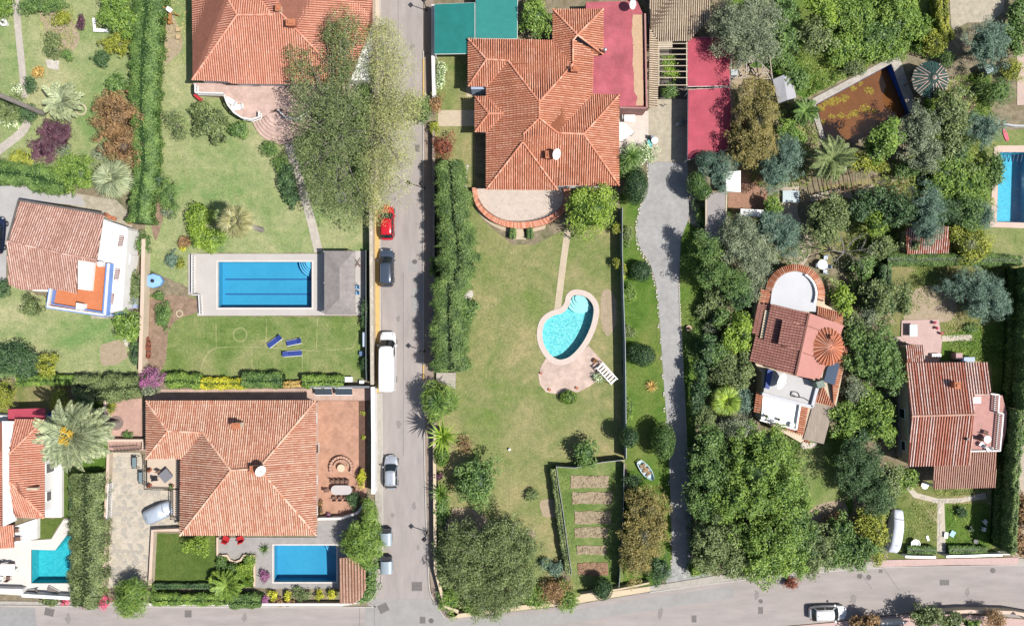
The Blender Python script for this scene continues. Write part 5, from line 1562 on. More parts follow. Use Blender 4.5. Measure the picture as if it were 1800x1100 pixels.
CPM = mat('carport_red', [(0.40, 0.055, 0.085), (0.43, 0.065, 0.098)], scale=.4, fine=7, fine_amt=.14, mid=.22, midscale=.7, rough=.6)
def canopy(label, pts, z, m, name='carport', cat='carport', group=None, posts=True, dz=0.0, frame=WHITEP):
	P = px2(pts, z); cx = sum(p[0] for p in P) / len(P); cy = sum(p[1] for p in P) / len(P)
	t = thing(name, label, cat, (cx, cy, 0), group)
	b = MB(); b.prism(P, z - .05, z); b.build('canopy', m, t)
	for i in range(len(P)):
		a, c = P[i], P[(i + 1) % len(P)]
		b = MB(); b.beam((a[0], a[1], z - .10), (c[0], c[1], z - .10), .08, .08); b.build('frame_bar', frame, t)
		b = MB(); q = Vector(a).lerp(Vector((cx, cy)), .03); b.beam((q.x, q.y, 0), (q.x, q.y, z - .1), .10); b.build('post', frame, t)
	return t
canopy('flat red carport roof below the beige tiled outbuilding, upper of the two', [(1209, 74), (1218, 66), (1284, 66), (1283, 151), (1209, 152)], 2.4, CPM, group='red carports')
canopy('flat red carport roof shaded by the golden tree, lower of the two', [(1210, 158), (1283, 154), (1286, 200), (1280, 262), (1262, 268), (1209, 281)], 2.4, CPM, group='red carports')
TEAL = mat('shade_teal', [(0.006, 0.155, 0.14), (0.009, 0.175, 0.16)], scale=.4, fine=12, fine_amt=.14, mid=.16, midscale=.9, rough=.7)
TEAL2 = mat('shade_teal2', [(0.022, 0.20, 0.18), (0.026, 0.22, 0.20)], scale=.4, fine=9, fine_amt=.10, mid=.08, rough=.7)
canopy('deep teal shade canopy beside the road, left of the two', [(764, 8), (834.5, 5), (834.5, 94), (764, 95)], 2.6, TEAL, 'shade_canopy', 'shade canopy', 'teal shade canopies')
canopy('lighter teal shade canopy, right of the two and next to a green tree', [(836.5, -30), (910, -30), (909, 68), (836.5, 68)], 2.5, TEAL2, 'shade_canopy', 'shade canopy', 'teal shade canopies')

# ---- 3 white house with weathered roof at the left
h3 = house('whitewashed house with weathered pink tiles and blue trimmed terrace at the left edge', (100, 450))
roof_part(h3, [
	[(32, 353, 3.0), (182, 377, 3.0), (170, 457, 4.6), (110, 446, 4.6), (13, 424, 4.6)],
	[(13, 424, 4.6), (110, 446, 4.6), (170, 457, 4.6), (170, 462, 4.4), (136, 457, 4.3), (135, 516, 3.1), (108, 509, 3.1), (60, 509, 3.1), (36, 509, 3.1), (15, 500, 3.2)],
], T_old, ridges=[((13, 424, 4.6), (110, 446, 4.6)), ((110, 446, 4.6), (170, 457, 4.6))], pitch=.26, tl=.36, dirs=[((100, 435), (112, 365)), ((100, 440), (97, 505))])
walls_part(h3, [(32, 355), (182, 379), (170, 459), (136, 459), (134, 512), (15, 506), (13, 424)], 2.95, over=.3)
b = MB(); a, c = G(33, 352, 3.15), G(182, 376, 3.15); b.beam(a, c, .22, .12); a2 = G(13, 424, 4.7); b.beam(a, a2, .22, .12); b.build('verge', mat('verge_dark', [(0.10, 0.09, 0.08), (0.16, 0.14, 0.13)], scale=2), h3)
solid(h3, 'terrace', [(96, 508), (134, 512), (136, 458), (188, 462), (181, 551), (85, 535), (88, 508)], 0, 2.9, mat('terrace_orange', [(0.56, 0.195, 0.085), (0.50, 0.165, 0.07)], scale=2, fine=9, fine_amt=.22))
solid(h3, 'stair_hood', [(137, 457), (164, 460), (159, 511), (137, 508)], 2.8, 3.5, WHITEP)
solid(h3, 'annexe', [(182, 386), (222, 399), (225, 404), (215, 545), (183, 552), (190, 463), (171, 458)], 0, 2.7, WHITE)
BLUE = plain('blue_trim', (0.16, 0.28, 0.60), .6)
def trim(pts, w, z0, z1, m, root=h3, name='parapet'):
	b = MB(); b.prism(ribbon(px2(pts, z1), w), z0, z1); b.build(name, m, root)
trim([(88, 507), (83, 539), (183, 554)], .30, 0, 3.35, WHITE)
trim([(94, 509), (90, 534), (180, 549)], .12, 2.9, 3.42, BLUE, name='blue_coping')
trim([(86, 507), (81, 541), (183, 556)], .10, 2.9, 3.40, BLUE, name='blue_coping')
trim([(191, 463), (184, 553)], .30, 2.9, 3.35, WHITE)
trim([(194, 463), (187, 555)], .10, 2.7, 3.42, BLUE, name='blue_coping')
trim([(187, 463), (180, 552)], .10, 2.9, 3.42, BLUE, name='blue_coping')
solid(h3, 'chimney', [(134, 532), (145, 534), (144, 545), (133, 543)], 0, 3.9, WHITEP)
solid(h3, 'balcony', [(192, 520), (209, 522), (205, 551), (191, 549)], 0, 1.4, MATS['terrace_orange'])
trim([(209, 522), (206, 552), (184, 556)], .14, 0, 1.9, BLUE, name='blue_coping')
for (x, y) in ((213, 424), (206, 482), (196, 525)):
	g0 = G(x, y, 2.7); b = MB(); b.box((g0.x, g0.y, 2.74), (.5, 1.25, .08), -.15); v = b.build('roof_vent', mat('vent_brown', [(0.30, 0.16, 0.14), (0.2, 0.12, 0.10)], scale=3), h3)
	b = MB()
	for k in range(5): b.box((g0.x, g0.y - .5 + .25 * k, 2.80), (.44, .06, .05), -.15)
	b.build('vent_slats', WHITEP, v, kind='stuff')
solid(h3, 'porch', [(56, 508), (88, 508), (87, 513), (57, 511)], 0, 2.7, WHITEP)
solid(h3, 'porch', [(208, 445), (230, 448), (228, 465), (207, 462)], 0, 1.9, WHITE)

# ---- 4 pale tiled villa bottom left
h4 = house('pale tiled villa with a four sided roof and dish beside the road', (430, 820))
E = 3.2
F4 = [
	[(257, 704, E), (295, 757, 4.1), (357, 760, 4.2), (406, 826, 5.7), (455, 823, 5.7), (555, 704, E)],
	[(257, 704, E), (257, 806, E), (295, 757, 4.1)],
	[(257, 806, E), (295, 757, 4.1), (357, 760, 4.2), (317, 806, E)],
	[(357, 760, 4.2), (406, 826, 5.7), (317, 940, E), (317, 806, E)],
	[(406, 826, 5.7), (455, 823, 5.7), (556, 940, E), (317, 940, E)],
	[(455, 823, 5.7), (556, 940, E), (555, 704, E)],
]
roof_part(h4, F4, T_rose, ridges=[((257, 704, E), (295, 757, 4.1)), ((295, 757, 4.1), (257, 806, E)), ((295, 757, 4.1), (357, 760, 4.2)), ((357, 760, 4.2), (406, 826, 5.7)), ((406, 826, 5.7), (317, 940, E)), ((406, 826, 5.7), (455, 823, 5.7)), ((455, 823, 5.7), (556, 940, E)), ((455, 823, 5.7), (555, 704, E))],
	dirs=[((400, 800), (400, 710)), ((290, 757), (260, 757)), ((300, 760), (300, 800)), ((400, 826), (320, 826)), ((430, 830), (430, 930)), ((460, 826), (550, 826))])
walls_part(h4, [(257, 704), (555, 704), (556, 940), (317, 940), (317, 806), (257, 806)], 3.1, mat('wall_peach', [(0.58, 0.42, 0.34), (0.52, 0.38, 0.31)], scale=.6, fine_amt=.08))
chimney(h4, 415, 748, 4.0, 5.5, .8, .5, CREAM)
chimney(h4, 449, 825, 5.2, 6.3, 1.1, .7, CREAM)
solid(h4, 'porch_floor', [(258, 806), (314, 806), (314, 858), (258, 858)], 0, .5, mat('porch_sand', [(0.56, 0.46, 0.36), (0.50, 0.41, 0.33)], scale=1, fine_amt=.12))
b = MB()
for pts in ([(254, 806), (254, 859), (300, 861)], [(300, 860), (300, 912), (314, 913)]):
	L = px2(pts, 1.2)
	for i in range(len(L) - 1):
		a, c = Vector(L[i]), Vector(L[i + 1]); n = max(1, int((c - a).length / .25))
		b.beam((a.x, a.y, 1.3), (c.x, c.y, 1.3), .06); b.beam((a.x, a.y, .6), (c.x, c.y, .6), .04)
		for k in range(n + 1): p = a.lerp(c, k / n); b.beam((p.x, p.y, .45), (p.x, p.y, 1.3), .03)
b.build('porch_railing', DARKM, h4)
solid(h4, 'porch_floor', [(302, 860), (314, 860), (314, 913), (302, 913)], 0, .4, MATS['porch_sand'])

# ---- 5 house at the bottom left corner
h5 = house('white house with a narrow salmon tiled roof at the bottom left corner', (50, 820))
E = 3.2
roof_part(h5, [
	[(26, 737, E), (78, 737, E), (16, 798, 5.0), (16, 795, 5.0)],
	[(78, 737, E), (78, 909, E), (35, 868, 4.7), (16, 845, 5.0), (16, 798, 5.0)],
	[(24, 909, E), (78, 909, E), (35, 868, 4.7), (16, 845, 5.0)],
], T_salmon, ridges=[((78, 737, E), (16, 798, 5.0)), ((16, 845, 5.0), (78, 909, E))], dirs=[((50, 790), (50, 740)), ((20, 820), (75, 820)), ((40, 870), (40, 905))])
roof_part(h5, [[(-80, 742, 3.4), (3, 742, 3.4), (4, 925, 3.4), (-80, 925, 4.4)]], T_salmon, name='wing_roof', dirs=[((-60, 800), (0, 800))])
roof_part(h5, [[(-40, 925, 3.0), (24, 922, 2.9), (24, 962, 2.5), (-40, 966, 2.5)]], T_salmon, name='porch_roof', dirs=[((0, 925), (0, 960))])
walls_part(h5, [(-60, 745), (78, 745), (78, 909), (24, 909), (-60, 930)], 3.1)
solid(h5, 'roof_gutter', [(3, 740), (26, 740), (17, 800), (20, 870), (27, 915), (5, 925)], 3.0, 3.3, WHITEP)
solid(h5, 'side_terrace', [(79, 735), (108, 800), (108, 909), (79, 909)], 0, .5, WHITE)
solid(h5, 'terrace', [(-40, 960), (24, 925), (62, 912), (62, 947), (20, 957)], 0, .2, WHITE)
b = MB(); g0 = G(56, 859, 4.4); b.box((g0.x, g0.y, 4.2), (1.2, .25, .5)); b.build('chimney', CREAM, h5)
solid(h5, 'awning', [(14, 719), (79, 717), (79, 736), (14, 741)], 2.5, 2.56, CPM)
solid(h5, 'awning_support', [(-40, 728), (13, 730), (13, 750), (-40, 750)], 0, 1.6, WHITE)

# ---- 6 tilted villa with the round terrace
h6 = house('tilted villa with a round grey terrace, brown tiles and roof terraces among trees', (1400, 620))
Z = 3.1
solid(h6, 'walls', [(1328, 640), (1330, 560), (1338, 505), (1356, 478), (1392, 466), (1430, 475), (1447, 505), (1450, 535), (1482, 552), (1478, 600), (1490, 610), (1470, 712), (1408, 778), (1338, 738), (1340, 655)], 0, 2.3, CREAM)
# ring of tiles round the terrace
def arc_pts(cx, cy, r, a0, a1, n): return [(cx + r * math.cos(math.radians(a0 + (a1 - a0) * k / n)), cy - r * math.sin(math.radians(a0 + (a1 - a0) * k / n))) for k in range(n + 1)]
inn = [(1356, 530)] + arc_pts(1397, 517, 39, 185, -5, 22) + [(1430, 546)]
solid(h6, 'terrace', [(1354, 535), (1357, 510)] + arc_pts(1397, 516, 39, 165, 0, 18) + [(1434, 548), (1400, 546)], 0, 3.0, mat('terrace_grey', [(0.50, 0.51, 0.53), (0.46, 0.47, 0.49)], scale=.6, fine_amt=.06, rough=.6))
b = MB(); IN = px2(arc_pts(1397, 516, 40, 172, -14, 44), 3.1); OU = px2(arc_pts(1397, 517, 52, 172, -14, 44), 2.7)
for i in range(44):
	if i % 1 == 0:
		a, c = Vector(IN[i]), Vector(OU[i]); b.tube([(a.x, a.y, 3.15), (c.x, c.y, 2.75)], .11, 6, rnd=R.random())
rr = MB(); rr.prism(IN + OU[::-1], 2.3, 2.72); rp = rr.build('ring_roof', T_brick[0], h6)
b.build('ring_tiles', T_brick[1], rp, kind='stuff')
b = MB(); IN2 = px2(arc_pts(1397, 516, 38.5, 60, -25, 20) , 3.4); b.prism(ribbon(IN2, .2), 3.0, 3.4); b.build('parapet', WHITEP, h6)
roof_part(h6, [[(1338, 508, 2.9), (1358, 516, 2.9), (1350, 535, 2.7), (1334, 531, 2.7)]], T_brick, name='side_roof', dirs=[((1356, 520), (1336, 520))])
roof_part(h6, [[(1333, 533, 2.9), (1353, 538, 3.0), (1342, 592, 3.0), (1322, 586, 2.7)]], T_maroon, name='side_roof', dirs=[((1350, 560), (1325, 556))])
# brown tiled main roof with a raised panel
roof_part(h6, [[(1356, 534, 3.6), (1422, 550, 4.4), (1398, 660, 4.4), (1318, 634, 3.2), (1328, 592, 3.2), (1343, 596, 3.4)]], T_maroon, pitch=.30, tl=.34, dirs=[((1410, 600), (1330, 580))])
roof_part(h6, [[(1376, 562, 4.5), (1415, 572, 4.95), (1405, 616, 4.95), (1368, 605, 4.5)]], T_maroon, pitch=.30, tl=.34, name='raised_roof', dirs=[((1410, 590), (1372, 583))])
solid(h6, 'raised_wall', [(1377, 564), (1414, 574), (1404, 614), (1369, 603)], 3.5, 4.35, mat('wall_dark', [(0.20, 0.09, 0.07), (0.15, 0.07, 0.055)], scale=1))
solid(h6, 'upper_walls', [(1345, 545), (1465, 570), (1445, 664), (1330, 628)], 2.2, 3.15, CREAM)
b = MB(); P = [G(1422, 550, 4.4), G(1484, 572, 3.6), G(1440, 668, 3.6), G(1398, 660, 4.4)]
b.add(P + [p - Vector((0, 0, .12)) for p in P], [(3, 2, 1, 0), (4, 5, 6, 7), (0, 1, 5, 4), (1, 2, 6, 5), (2, 3, 7, 6), (3, 0, 4, 7)])
b.build('sheet_roof', mat('roof_dusty_rose', [(0.44, 0.185, 0.15), (0.39, 0.16, 0.13)], scale=.5, fine=3, fine_amt=.06, mid=.06, rough=.6), h6)
b = MB()
for (a, c) in (((1418, 572, 4.42), (1448, 583, 4.1)), ((1413, 620, 4.42), (1440, 630, 4.1))): b.beam(G(*a), G(*c), .06, .05)
b.beam(G(1422, 550, 4.5), G(1398, 660, 4.5), .22, .12)
b.build('roof_seams', MATS['wall_dark'], h6)
roof_part(h6, [[(1437, 538, 3.0), (1482, 551, 2.7), (1466, 565, 3.1), (1436, 553, 3.2)], [(1482, 551, 2.7), (1466, 565, 3.1), (1458, 600, 3.1), (1477, 600, 2.7)],
			   [(1476, 600, 2.8), (1491, 606, 2.6), (1484, 614, 3.0), (1476, 612, 3.0)], [(1491, 606, 2.6), (1484, 614, 3.0), (1462, 660, 3.0), (1466, 716, 2.6)],
			   [(1446, 676, 3.0), (1466, 715, 2.6), (1432, 706, 2.6)]], T_brick, name='east_roof', dirs=[((1460, 560), (1464, 542)), ((1465, 580), (1480, 583)), ((1482, 612), (1484, 604)), ((1470, 660), (1486, 663)), ((1448, 685), (1442, 712))])
# stair tower with a fan roof
b = MB(); c = G(1460, 610, 4.9); cz = 4.9; rim = []
for k in range(20):
	a = math.radians(360 * k / 20); rim.append((c.x + 1.75 * math.cos(a), c.y + 2.1 * math.sin(a), 4.1))
for k in range(20): b.add([(c.x, c.y, cz), rim[k], rim[(k + 1) % 20]], [(0, 1, 2)])
b.add(rim, [tuple(range(20))[::-1]]); tw = b.build('tower_roof', mat('tower_orange', [(0.40, 0.13, 0.06), (0.34, 0.105, 0.05)], scale=2, fine_amt=.2), h6)
b = MB()
for k in range(26):
	a = 2 * math.pi * k / 26; b.tube([(c.x + .1 * math.cos(a), c.y + .1 * math.sin(a), cz + .03), (c.x + 1.8 * math.cos(a), c.y + 2.15 * math.sin(a), 4.12)], [.03, .085], 6, rnd=R.random())
b.build('tower_tiles', T_orange[1], tw, kind='stuff')
b = MB(); b.lathe([(1.5, 0), (1.5, 4.1), (.001, 4.1)], (c.x, c.y, 0), 20); b.build('tower_wall', TERRA, h6)
b = MB(); b.box((c.x + .2, c.y + 1.1, 4.75), (.5, .4, .6)); b.build('chimney', TERRA, h6)
solid(h6, 'roof_window', [(1455, 645), (1466, 636), (1476, 640), (1467, 677), (1448, 670)], 3.0, 3.15, plain('rooflight_blue', (0.04, 0.07, 0.12), .1))
GT = mat('terrace_palegrey', [(0.50, 0.50, 0.50), (0.44, 0.43, 0.42)], scale=.7, fine_amt=.08)
solid(h6, 'roof_terrace', [(1349, 648), (1432, 670), (1436, 680), (1426, 714), (1342, 690)], 0, 2.9, GT)
for pts in ([(1340, 692), (1428, 715)], [(1428, 715), (1438, 678)]): trim(pts, .34, 2.3, 3.3, mat('parapet_grey', [(0.55, 0.56, 0.58), (0.50, 0.51, 0.53)], scale=1), h6)
solid(h6, 'blue_screen', [(1350, 649), (1359, 651), (1352, 684), (1345, 682)], 2.9, 3.6, plain('cobalt', (0.02, 0.05, 0.22), .6))
solid(h6, 'lower_terrace', [(1341, 696), (1405, 712), (1399, 752), (1338, 736)], 0, 2.4, WHITEP)
for pts in ([(1407, 712), (1400, 755)], [(1400, 755), (1336, 738)]): trim(pts, .16, 2.3, 2.8, WHITEP, h6)
roof_part(h6, [[(1407, 714, 2.6), (1420, 718, 2.4), (1412, 764, 2.4), (1400, 760, 2.6)]], T_brick, name='side_roof', dirs=[((1405, 740), (1416, 742))])
roof_part(h6, [[(1330, 688, 2.5), (1342, 692, 2.6), (1336, 726, 2.6), (1325, 724, 2.3)]], T_brick, name='side_roof', dirs=[((1338, 700), (1328, 698))])
roof_part(h6, [[(1368, 748, 2.4), (1402, 757, 2.4), (1420, 768, 2.3), (1424, 780, 2.0), (1366, 757, 2.0)]], T_brick, name='south_roof', dirs=[((1395, 752), (1390, 765))])
solid(h6, 'carport_deck', [(1430, 708), (1465, 716), (1448, 780), (1412, 772)], 2.3, 2.45, mat('deck_weathered', [(0.36, 0.30, 0.24), (0.29, 0.24, 0.20)], scale=1.2, fine_amt=.2, mid=.2, stretch=(3, .4, 1)))
solid(h6, 'doorstep', [(1405, 782), (1412, 776), (1438, 779), (1430, 787), (1412, 789)], 0, .1, MATS['patio_white'])

# ---- 7 old tiled house far right
h7 = house('old house with a patchy red and white ribbed roof at the far right', (1660, 730))
roof_part(h7, [
	[(1592, 638, 3.1), (1736, 637, 3.1), (1741, 693, 3.9), (1712, 693, 3.9), (1712, 728, 4.4), (1602, 731, 4.4)],
	[(1602, 731, 4.4), (1712, 728, 4.4), (1705, 817, 3.2), (1597, 819, 3.2)],
], T_patchy, ridges=[((1602, 731, 4.4), (1715, 728, 4.4))], pitch=.30, tl=.5, dirs=[((1660, 720), (1660, 645)), ((1660, 735), (1660, 810))], capm=T_pink[1], colw=.72)
walls_part(h7, [(1592, 640), (1736, 639), (1736, 693), (1712, 695), (1705, 817), (1598, 819)], 3.0, CREAM, .2)
roof_part(h7, [[(1592, 607, 2.6), (1624, 606, 2.6), (1625, 636, 3.0), (1594, 637, 3.0)]], T_patchy, name='kitchen_roof', dirs=[((1608, 633), (1608, 610))])
solid(h7, 'kitchen_walls', [(1594, 609), (1623, 608), (1624, 636), (1595, 636)], 0, 2.45, CREAM)
roof_part(h7, [[(1706, 794, 2.9), (1752, 793, 2.9), (1750, 856, 2.3), (1641, 859, 2.3), (1641, 818, 2.7), (1704, 817, 2.7)]], T_pink, name='porch_roof', dirs=[((1700, 800), (1700, 855))], pitch=.25)
b = MB()
for (x, y) in ((1644, 855), (1695, 855), (1747, 852), (1748, 800)):
	p = G(x, y, 2.2); b.box((p.x, p.y, 1.1), (.22, .22, 2.2))
b.build('porch_posts', WHITE, h7)
solid(h7, 'roof_terrace', [(1713, 694), (1756, 694), (1758, 790), (1706, 792), (1712, 730)], 0, 2.6, mat('terrace_blush', [(0.50, 0.27, 0.24), (0.44, 0.24, 0.21)], scale=.7, fine_amt=.1, mid=.12))
for pts in ([(1713, 693), (1741, 692)], [(1706, 793), (1758, 792)]): trim(pts, .18, 2.3, 2.9, WHITE, h7)
solid(h7, 'side_passage', [(1578, 612), (1592, 612), (1598, 815), (1580, 800)], 0, .9, mat('passage_stone', [(0.34, 0.31, 0.28), (0.26, 0.24, 0.21)], scale=1.2, fine_amt=.25))
balustrade(h7, [(1742, 692), (1757, 694), (1755, 725), (1764, 727), (1758, 793)], 2.6, .8, .22)
solid(h7, 'balcony', [(1740, 693), (1762, 695), (1770, 726), (1768, 760), (1760, 792), (1744, 792)], 2.3, 2.58, MATS['terrace_blush'])
g0 = G(1683, 676, 4.5); chimney(h7, 1683, 677, 3.4, 4.6, .6, .6, TERRA)
solid(h7, 'flue_pipe', [(1700, 770), (1704, 770), (1704, 774), (1700, 774)], 3.0, 4.3, DARKM)
o = slab('patio', [(1585, 563), (1650, 561), (1656, 600), (1651, 636), (1626, 637), (1624, 606), (1594, 604), (1584, 590)], 0, .12, mat('patio_rose', [(0.55, 0.39, 0.36), (0.48, 0.34, 0.31)], scale=1, fine_amt=.15, mid=.12)); o['kind'] = 'structure'
o = slab('path', [(1562, 592), (1592, 591), (1592, 600), (1562, 600)], 0, .1, MATS['patio_rose']); o['kind'] = 'structure'
o = slab('path', [(1555, 660), (1580, 660), (1582, 800), (1560, 770)], 0, .05, MATS['passage_stone']); o['kind'] = 'structure'

# ---- small buildings
def simple_house(label, name, cat, faces, dirs, mats, wallpts, zw, wm, ridges=(), **k):
	xs = [p[0] for f in faces for p in f]; ys = [p[1] for f in faces for p in f]
	t = thing(name, label, cat, G((min(xs) + max(xs)) / 2, (min(ys) + max(ys)) / 2))
	roof_part(t, faces, mats, dirs=dirs, ridges=ridges, **k)
	walls_part(t, wallpts, zw, wm, .2, windows=False)
	return t
simple_house('small shed with red ribbed tiles half hidden under a blue green tree', 'shed', 'shed', [[(1593, 400, 2.9), (1668, 398, 2.9), (1668, 445, 2.4), (1594, 446, 2.4)]], [((1630, 405), (1630, 440))], T_patchy, [(1594, 401), (1667, 400), (1667, 444), (1595, 445)], 2.3, CREAM)
SH = tilemats('shingle', [(0.34, 0.20, 0.14), (0.28, 0.16, 0.12)], [(0.40, 0.22, 0.15), (0.46, 0.27, 0.19), (0.55, 0.36, 0.27)])
simple_house('small brown shingled pool kiosk with a rounded side below the tall plant', 'kiosk', 'pool house', [[(597, 980, 2.7), (622, 979, 2.9), (641, 1000, 2.7), (644, 1030, 2.6), (636, 1050, 2.5), (622, 1060, 2.4), (597, 1060, 2.4)]], [((620, 990), (620, 1050))], SH, [(599, 984), (625, 983), (640, 1004), (640, 1040), (625, 1057), (599, 1058)], 2.3, WHITE, pitch=.34, tl=.34)
t = thing('shed', 'small grey metal shed with a ridged roof beside the golden tree', 'shed', G(1380, 157))
for q, pts in enumerate(([(1358, 140, 2.0), (1377, 132, 2.4), (1384, 176, 2.4), (1368, 182, 2.0)], [(1377, 132, 2.4), (1392, 135, 2.0), (1400, 172, 2.0), (1384, 176, 2.4)])):
	P = [G(*p) for p in pts]; b = MB(); b.add(P + [p - Vector((0, 0, .04)) for p in P], [(3, 2, 1, 0), (4, 5, 6, 7), (0, 1, 5, 4), (1, 2, 6, 5), (2, 3, 7, 6), (3, 0, 4, 7)]); b.build('roof_panel', mat('shed_metal', [(0.40, 0.40, 0.42), (0.34, 0.34, 0.36)], scale=1, fine_amt=.1, rough=.5), t)
solid(t, 'walls', [(1361, 141), (1390, 137), (1397, 171), (1370, 179)], 0, 1.95, METAL)
t = thing('shed', 'long flat grey shed roof with pale edges under the grey trees', 'shed', G(1260, 380))
solid(t, 'roof', [(1242, 340), (1277, 337), (1276, 425), (1241, 428)], 2.0, 2.1, mat('shed_flat', [(0.33, 0.30, 0.29), (0.28, 0.26, 0.25)], scale=1, fine_amt=.15))
solid(t, 'walls', [(1245, 344), (1274, 341), (1273, 421), (1244, 424)], 0, 1.98, CREAM)
for a, c in (((1241, 339), (1241, 428)), ((1277, 337), (1276, 425))): trim([a, c], .12, 1.95, 2.16, CREAM, t, 'edge_strip')
t = thing('shed', 'white flat roofed hut partly under the round blue green trees', 'shed', G(1290, 318))
solid(t, 'roof', [(1276, 302), (1302, 300), (1302, 338), (1276, 336)], 2.0, 2.1, WHITEP); solid(t, 'walls', [(1278, 304), (1300, 302), (1300, 334), (1278, 334)], 0, 1.99, WHITE)
t = thing('lean_to', 'thin white sheet metal lean to above the grey tree', 'shed', G(1320, 372))
solid(t, 'roof', [(1302, 367), (1342, 369), (1341, 382), (1302, 379)], 1.8, 1.86, WHITEP)
for x in (1304, 1339): solid(t, 'post', [(x, 370), (x + 1, 370), (x + 1, 372), (x, 372)], 0, 1.8, METAL)
t = thing('well_cover', 'pale blue square slab in the earth path left of the pergola poles', 'slab', G(1390, 345))
solid(t, 'plinth', [(1377, 336), (1404, 336), (1404, 355), (1377, 355)], 0, .35, CONC); solid(t, 'lid', [(1376, 335), (1405, 335), (1405, 356), (1376, 356)], .35, .42, plain('lid_blue', (0.42, 0.50, 0.52)))
# round slatted gazebo
t = thing('gazebo', 'round gazebo roof with radiating dark green and pale slats', 'gazebo', G(1641, 136))
c = G(1643, 136, 3.2); R0 = 2.15; SL = [mat('slat_green', [(0.04, 0.10, 0.085), (0.06, 0.13, 0.11)], scale=2), mat('slat_pale', [(0.52, 0.40, 0.34), (0.42, 0.33, 0.28)], scale=2)]
b = MB(); b.lathe([(R0 * .99, 2.2), (.05, 3.1), (.001, 3.12)], (c.x, c.y, 0), 12); b.build('roof_skin', mat('gazebo_dark', [(0.035, 0.055, 0.05), (0.06, 0.07, 0.06)], scale=1), t)
for s in range(12):
	a0 = 2 * math.pi * s / 12; pale = s in (4, 5, 6, 7, 9, 10, 0, 11, 1); nrm = Vector((math.cos(a0 + math.pi / 12), math.sin(a0 + math.pi / 12), 0)); tang = Vector((-nrm.y, nrm.x, 0)); half = R0 * math.sin(math.pi / 12)
	for k in range(7):
		off = -half + half * 2 * (k + .5) / 7; q = abs(off) / half
		o_ = Vector((c.x, c.y, 0)) + nrm * R0 * .965 + tang * off; o_.z = 2.28
		i_ = Vector((c.x, c.y, 0)) + nrm * R0 * .965 * q + tang * off; i_.z = 2.28 + (3.18 - 2.28) * (1 - q)
		b = MB(); b.beam(i_, o_, .085, .04); b.build('slat', SL[1 if (pale and k % 2 == 0) else 0], t)
for s in range(6):
	a = 2 * math.pi * s / 6; b = MB(); b.beam((c.x + 1.9 * math.cos(a), c.y + 1.9 * math.sin(a), 0), (c.x + 1.9 * math.cos(a), c.y + 1.9 * math.sin(a), 2.2), .12); b.build('post', WOOD, t)
b = MB(); b.lathe([(.001, 3.15), (.28, 3.15), (.05, 3.4), (.001, 3.42)], (c.x, c.y, 0), 8); b.build('finial', SL[1], t)
# grey shade tent by the long pool
t = thing('shade_tent', 'grey peaked shade tent on the deck beside the long blue pool', 'shade tent', G(594, 497))
P = [G(570, 441, 2.4), G(624, 441, 2.4), G(624, 553, 2.4), G(570, 553, 2.4)]; A = G(597, 470, 3.0); B2 = G(597, 524, 3.0)
b = MB(); b.add(P + [A, B2], [(0, 4, 1), (1, 4, 5, 2), (2, 5, 3), (3, 5, 4, 0)])
b.add([p - Vector((0, 0, .18)) for p in P] + P, [(0, 4, 5, 1), (1, 5, 6, 2), (2, 6, 7, 3), (3, 7, 4, 0)])
b.build('canopy', mat('tent_grey', [(0.24, 0.215, 0.205), (0.29, 0.265, 0.25)], scale=.5, fine=7, fine_amt=.12, mid=.15), t)
for (x, y) in ((570, 442), (623, 442), (570, 552), (623, 552), (570, 497), (623, 497)):
	p = G(x, y, 2.3); b = MB(); b.beam((p.x, p.y, .1), (p.x, p.y, 2.4), .08); b.build('pole', WHITEP, t)

# ---- terracotta patio of villa 4, walls and fences
o = slab('patio', [(557, 704), (645, 704), (645, 860), (636, 885), (610, 905), (557, 905)], 0, .10, brickmat('patio_terracotta', (0.48, 0.27, 0.185), (0.42, 0.23, 0.155), (0.40, 0.26, 0.19), .38, .38, .78, 0, .014, weather=.3)); o['kind'] = 'structure'
o = slab('patio', [(250, 684), (652, 682), (652, 703.5), (556, 703.5), (256, 702)], 0, .10, brickmat('patio_rosy', (0.52, 0.37, 0.30), (0.46, 0.32, 0.26), (0.42, 0.32, 0.27), .8, .8, 0, 0, .014, weather=.25)); o['kind'] = 'structure'
o = slab('patio', [(185, 703), (249, 700), (250, 780), (256, 792), (190, 792)], 0, .10, brickmat('patio_brickrose', (0.50, 0.32, 0.26), (0.44, 0.28, 0.225), (0.42, 0.29, 0.24), .24, .24, 0, 0, .012, weather=.25)); o['kind'] = 'structure'
o = slab('flower_bed', [(631, 705), (644, 705), (644, 838), (631, 838)], .10, .16, mat('bed_soil', [(0.14, 0.075, 0.05), (0.10, 0.055, 0.04)], scale=2, fine_amt=.3)); o['kind'] = 'structure'
WARM = mat('wall_warm', [(0.58, 0.48, 0.36), (0.50, 0.41, 0.31), (0.62, 0.55, 0.45)], scale=.7, fine=9, fine_amt=.2, mid=.15)
CAPW = mat('coping_white', [(0.70, 0.67, 0.63), (0.62, 0.58, 0.54)], scale=.7, fine_amt=.12)
CAPP = mat('coping_peach', [(0.62, 0.48, 0.38), (0.55, 0.42, 0.33)], scale=.7, fine_amt=.15)
W = wall_thing
W('garden_wall', 'long pale garden wall running along the left side of the road', 'wall', [(653, -40), (654, 200), (652, 400), (654, 676)], .30, 1.9, WARM, cap=mat('coping_old', [(0.60, 0.54, 0.46), (0.40, 0.36, 0.28), (0.64, 0.58, 0.50)], scale=1.1, fine=10, fine_amt=.25))
W('garden_wall', 'bright white garden wall beside the terracotta patio at the road', 'wall', [(655, 680), (656, 770), (656, 868)], .34, 1.9, WHITE, cap=WHITEP)
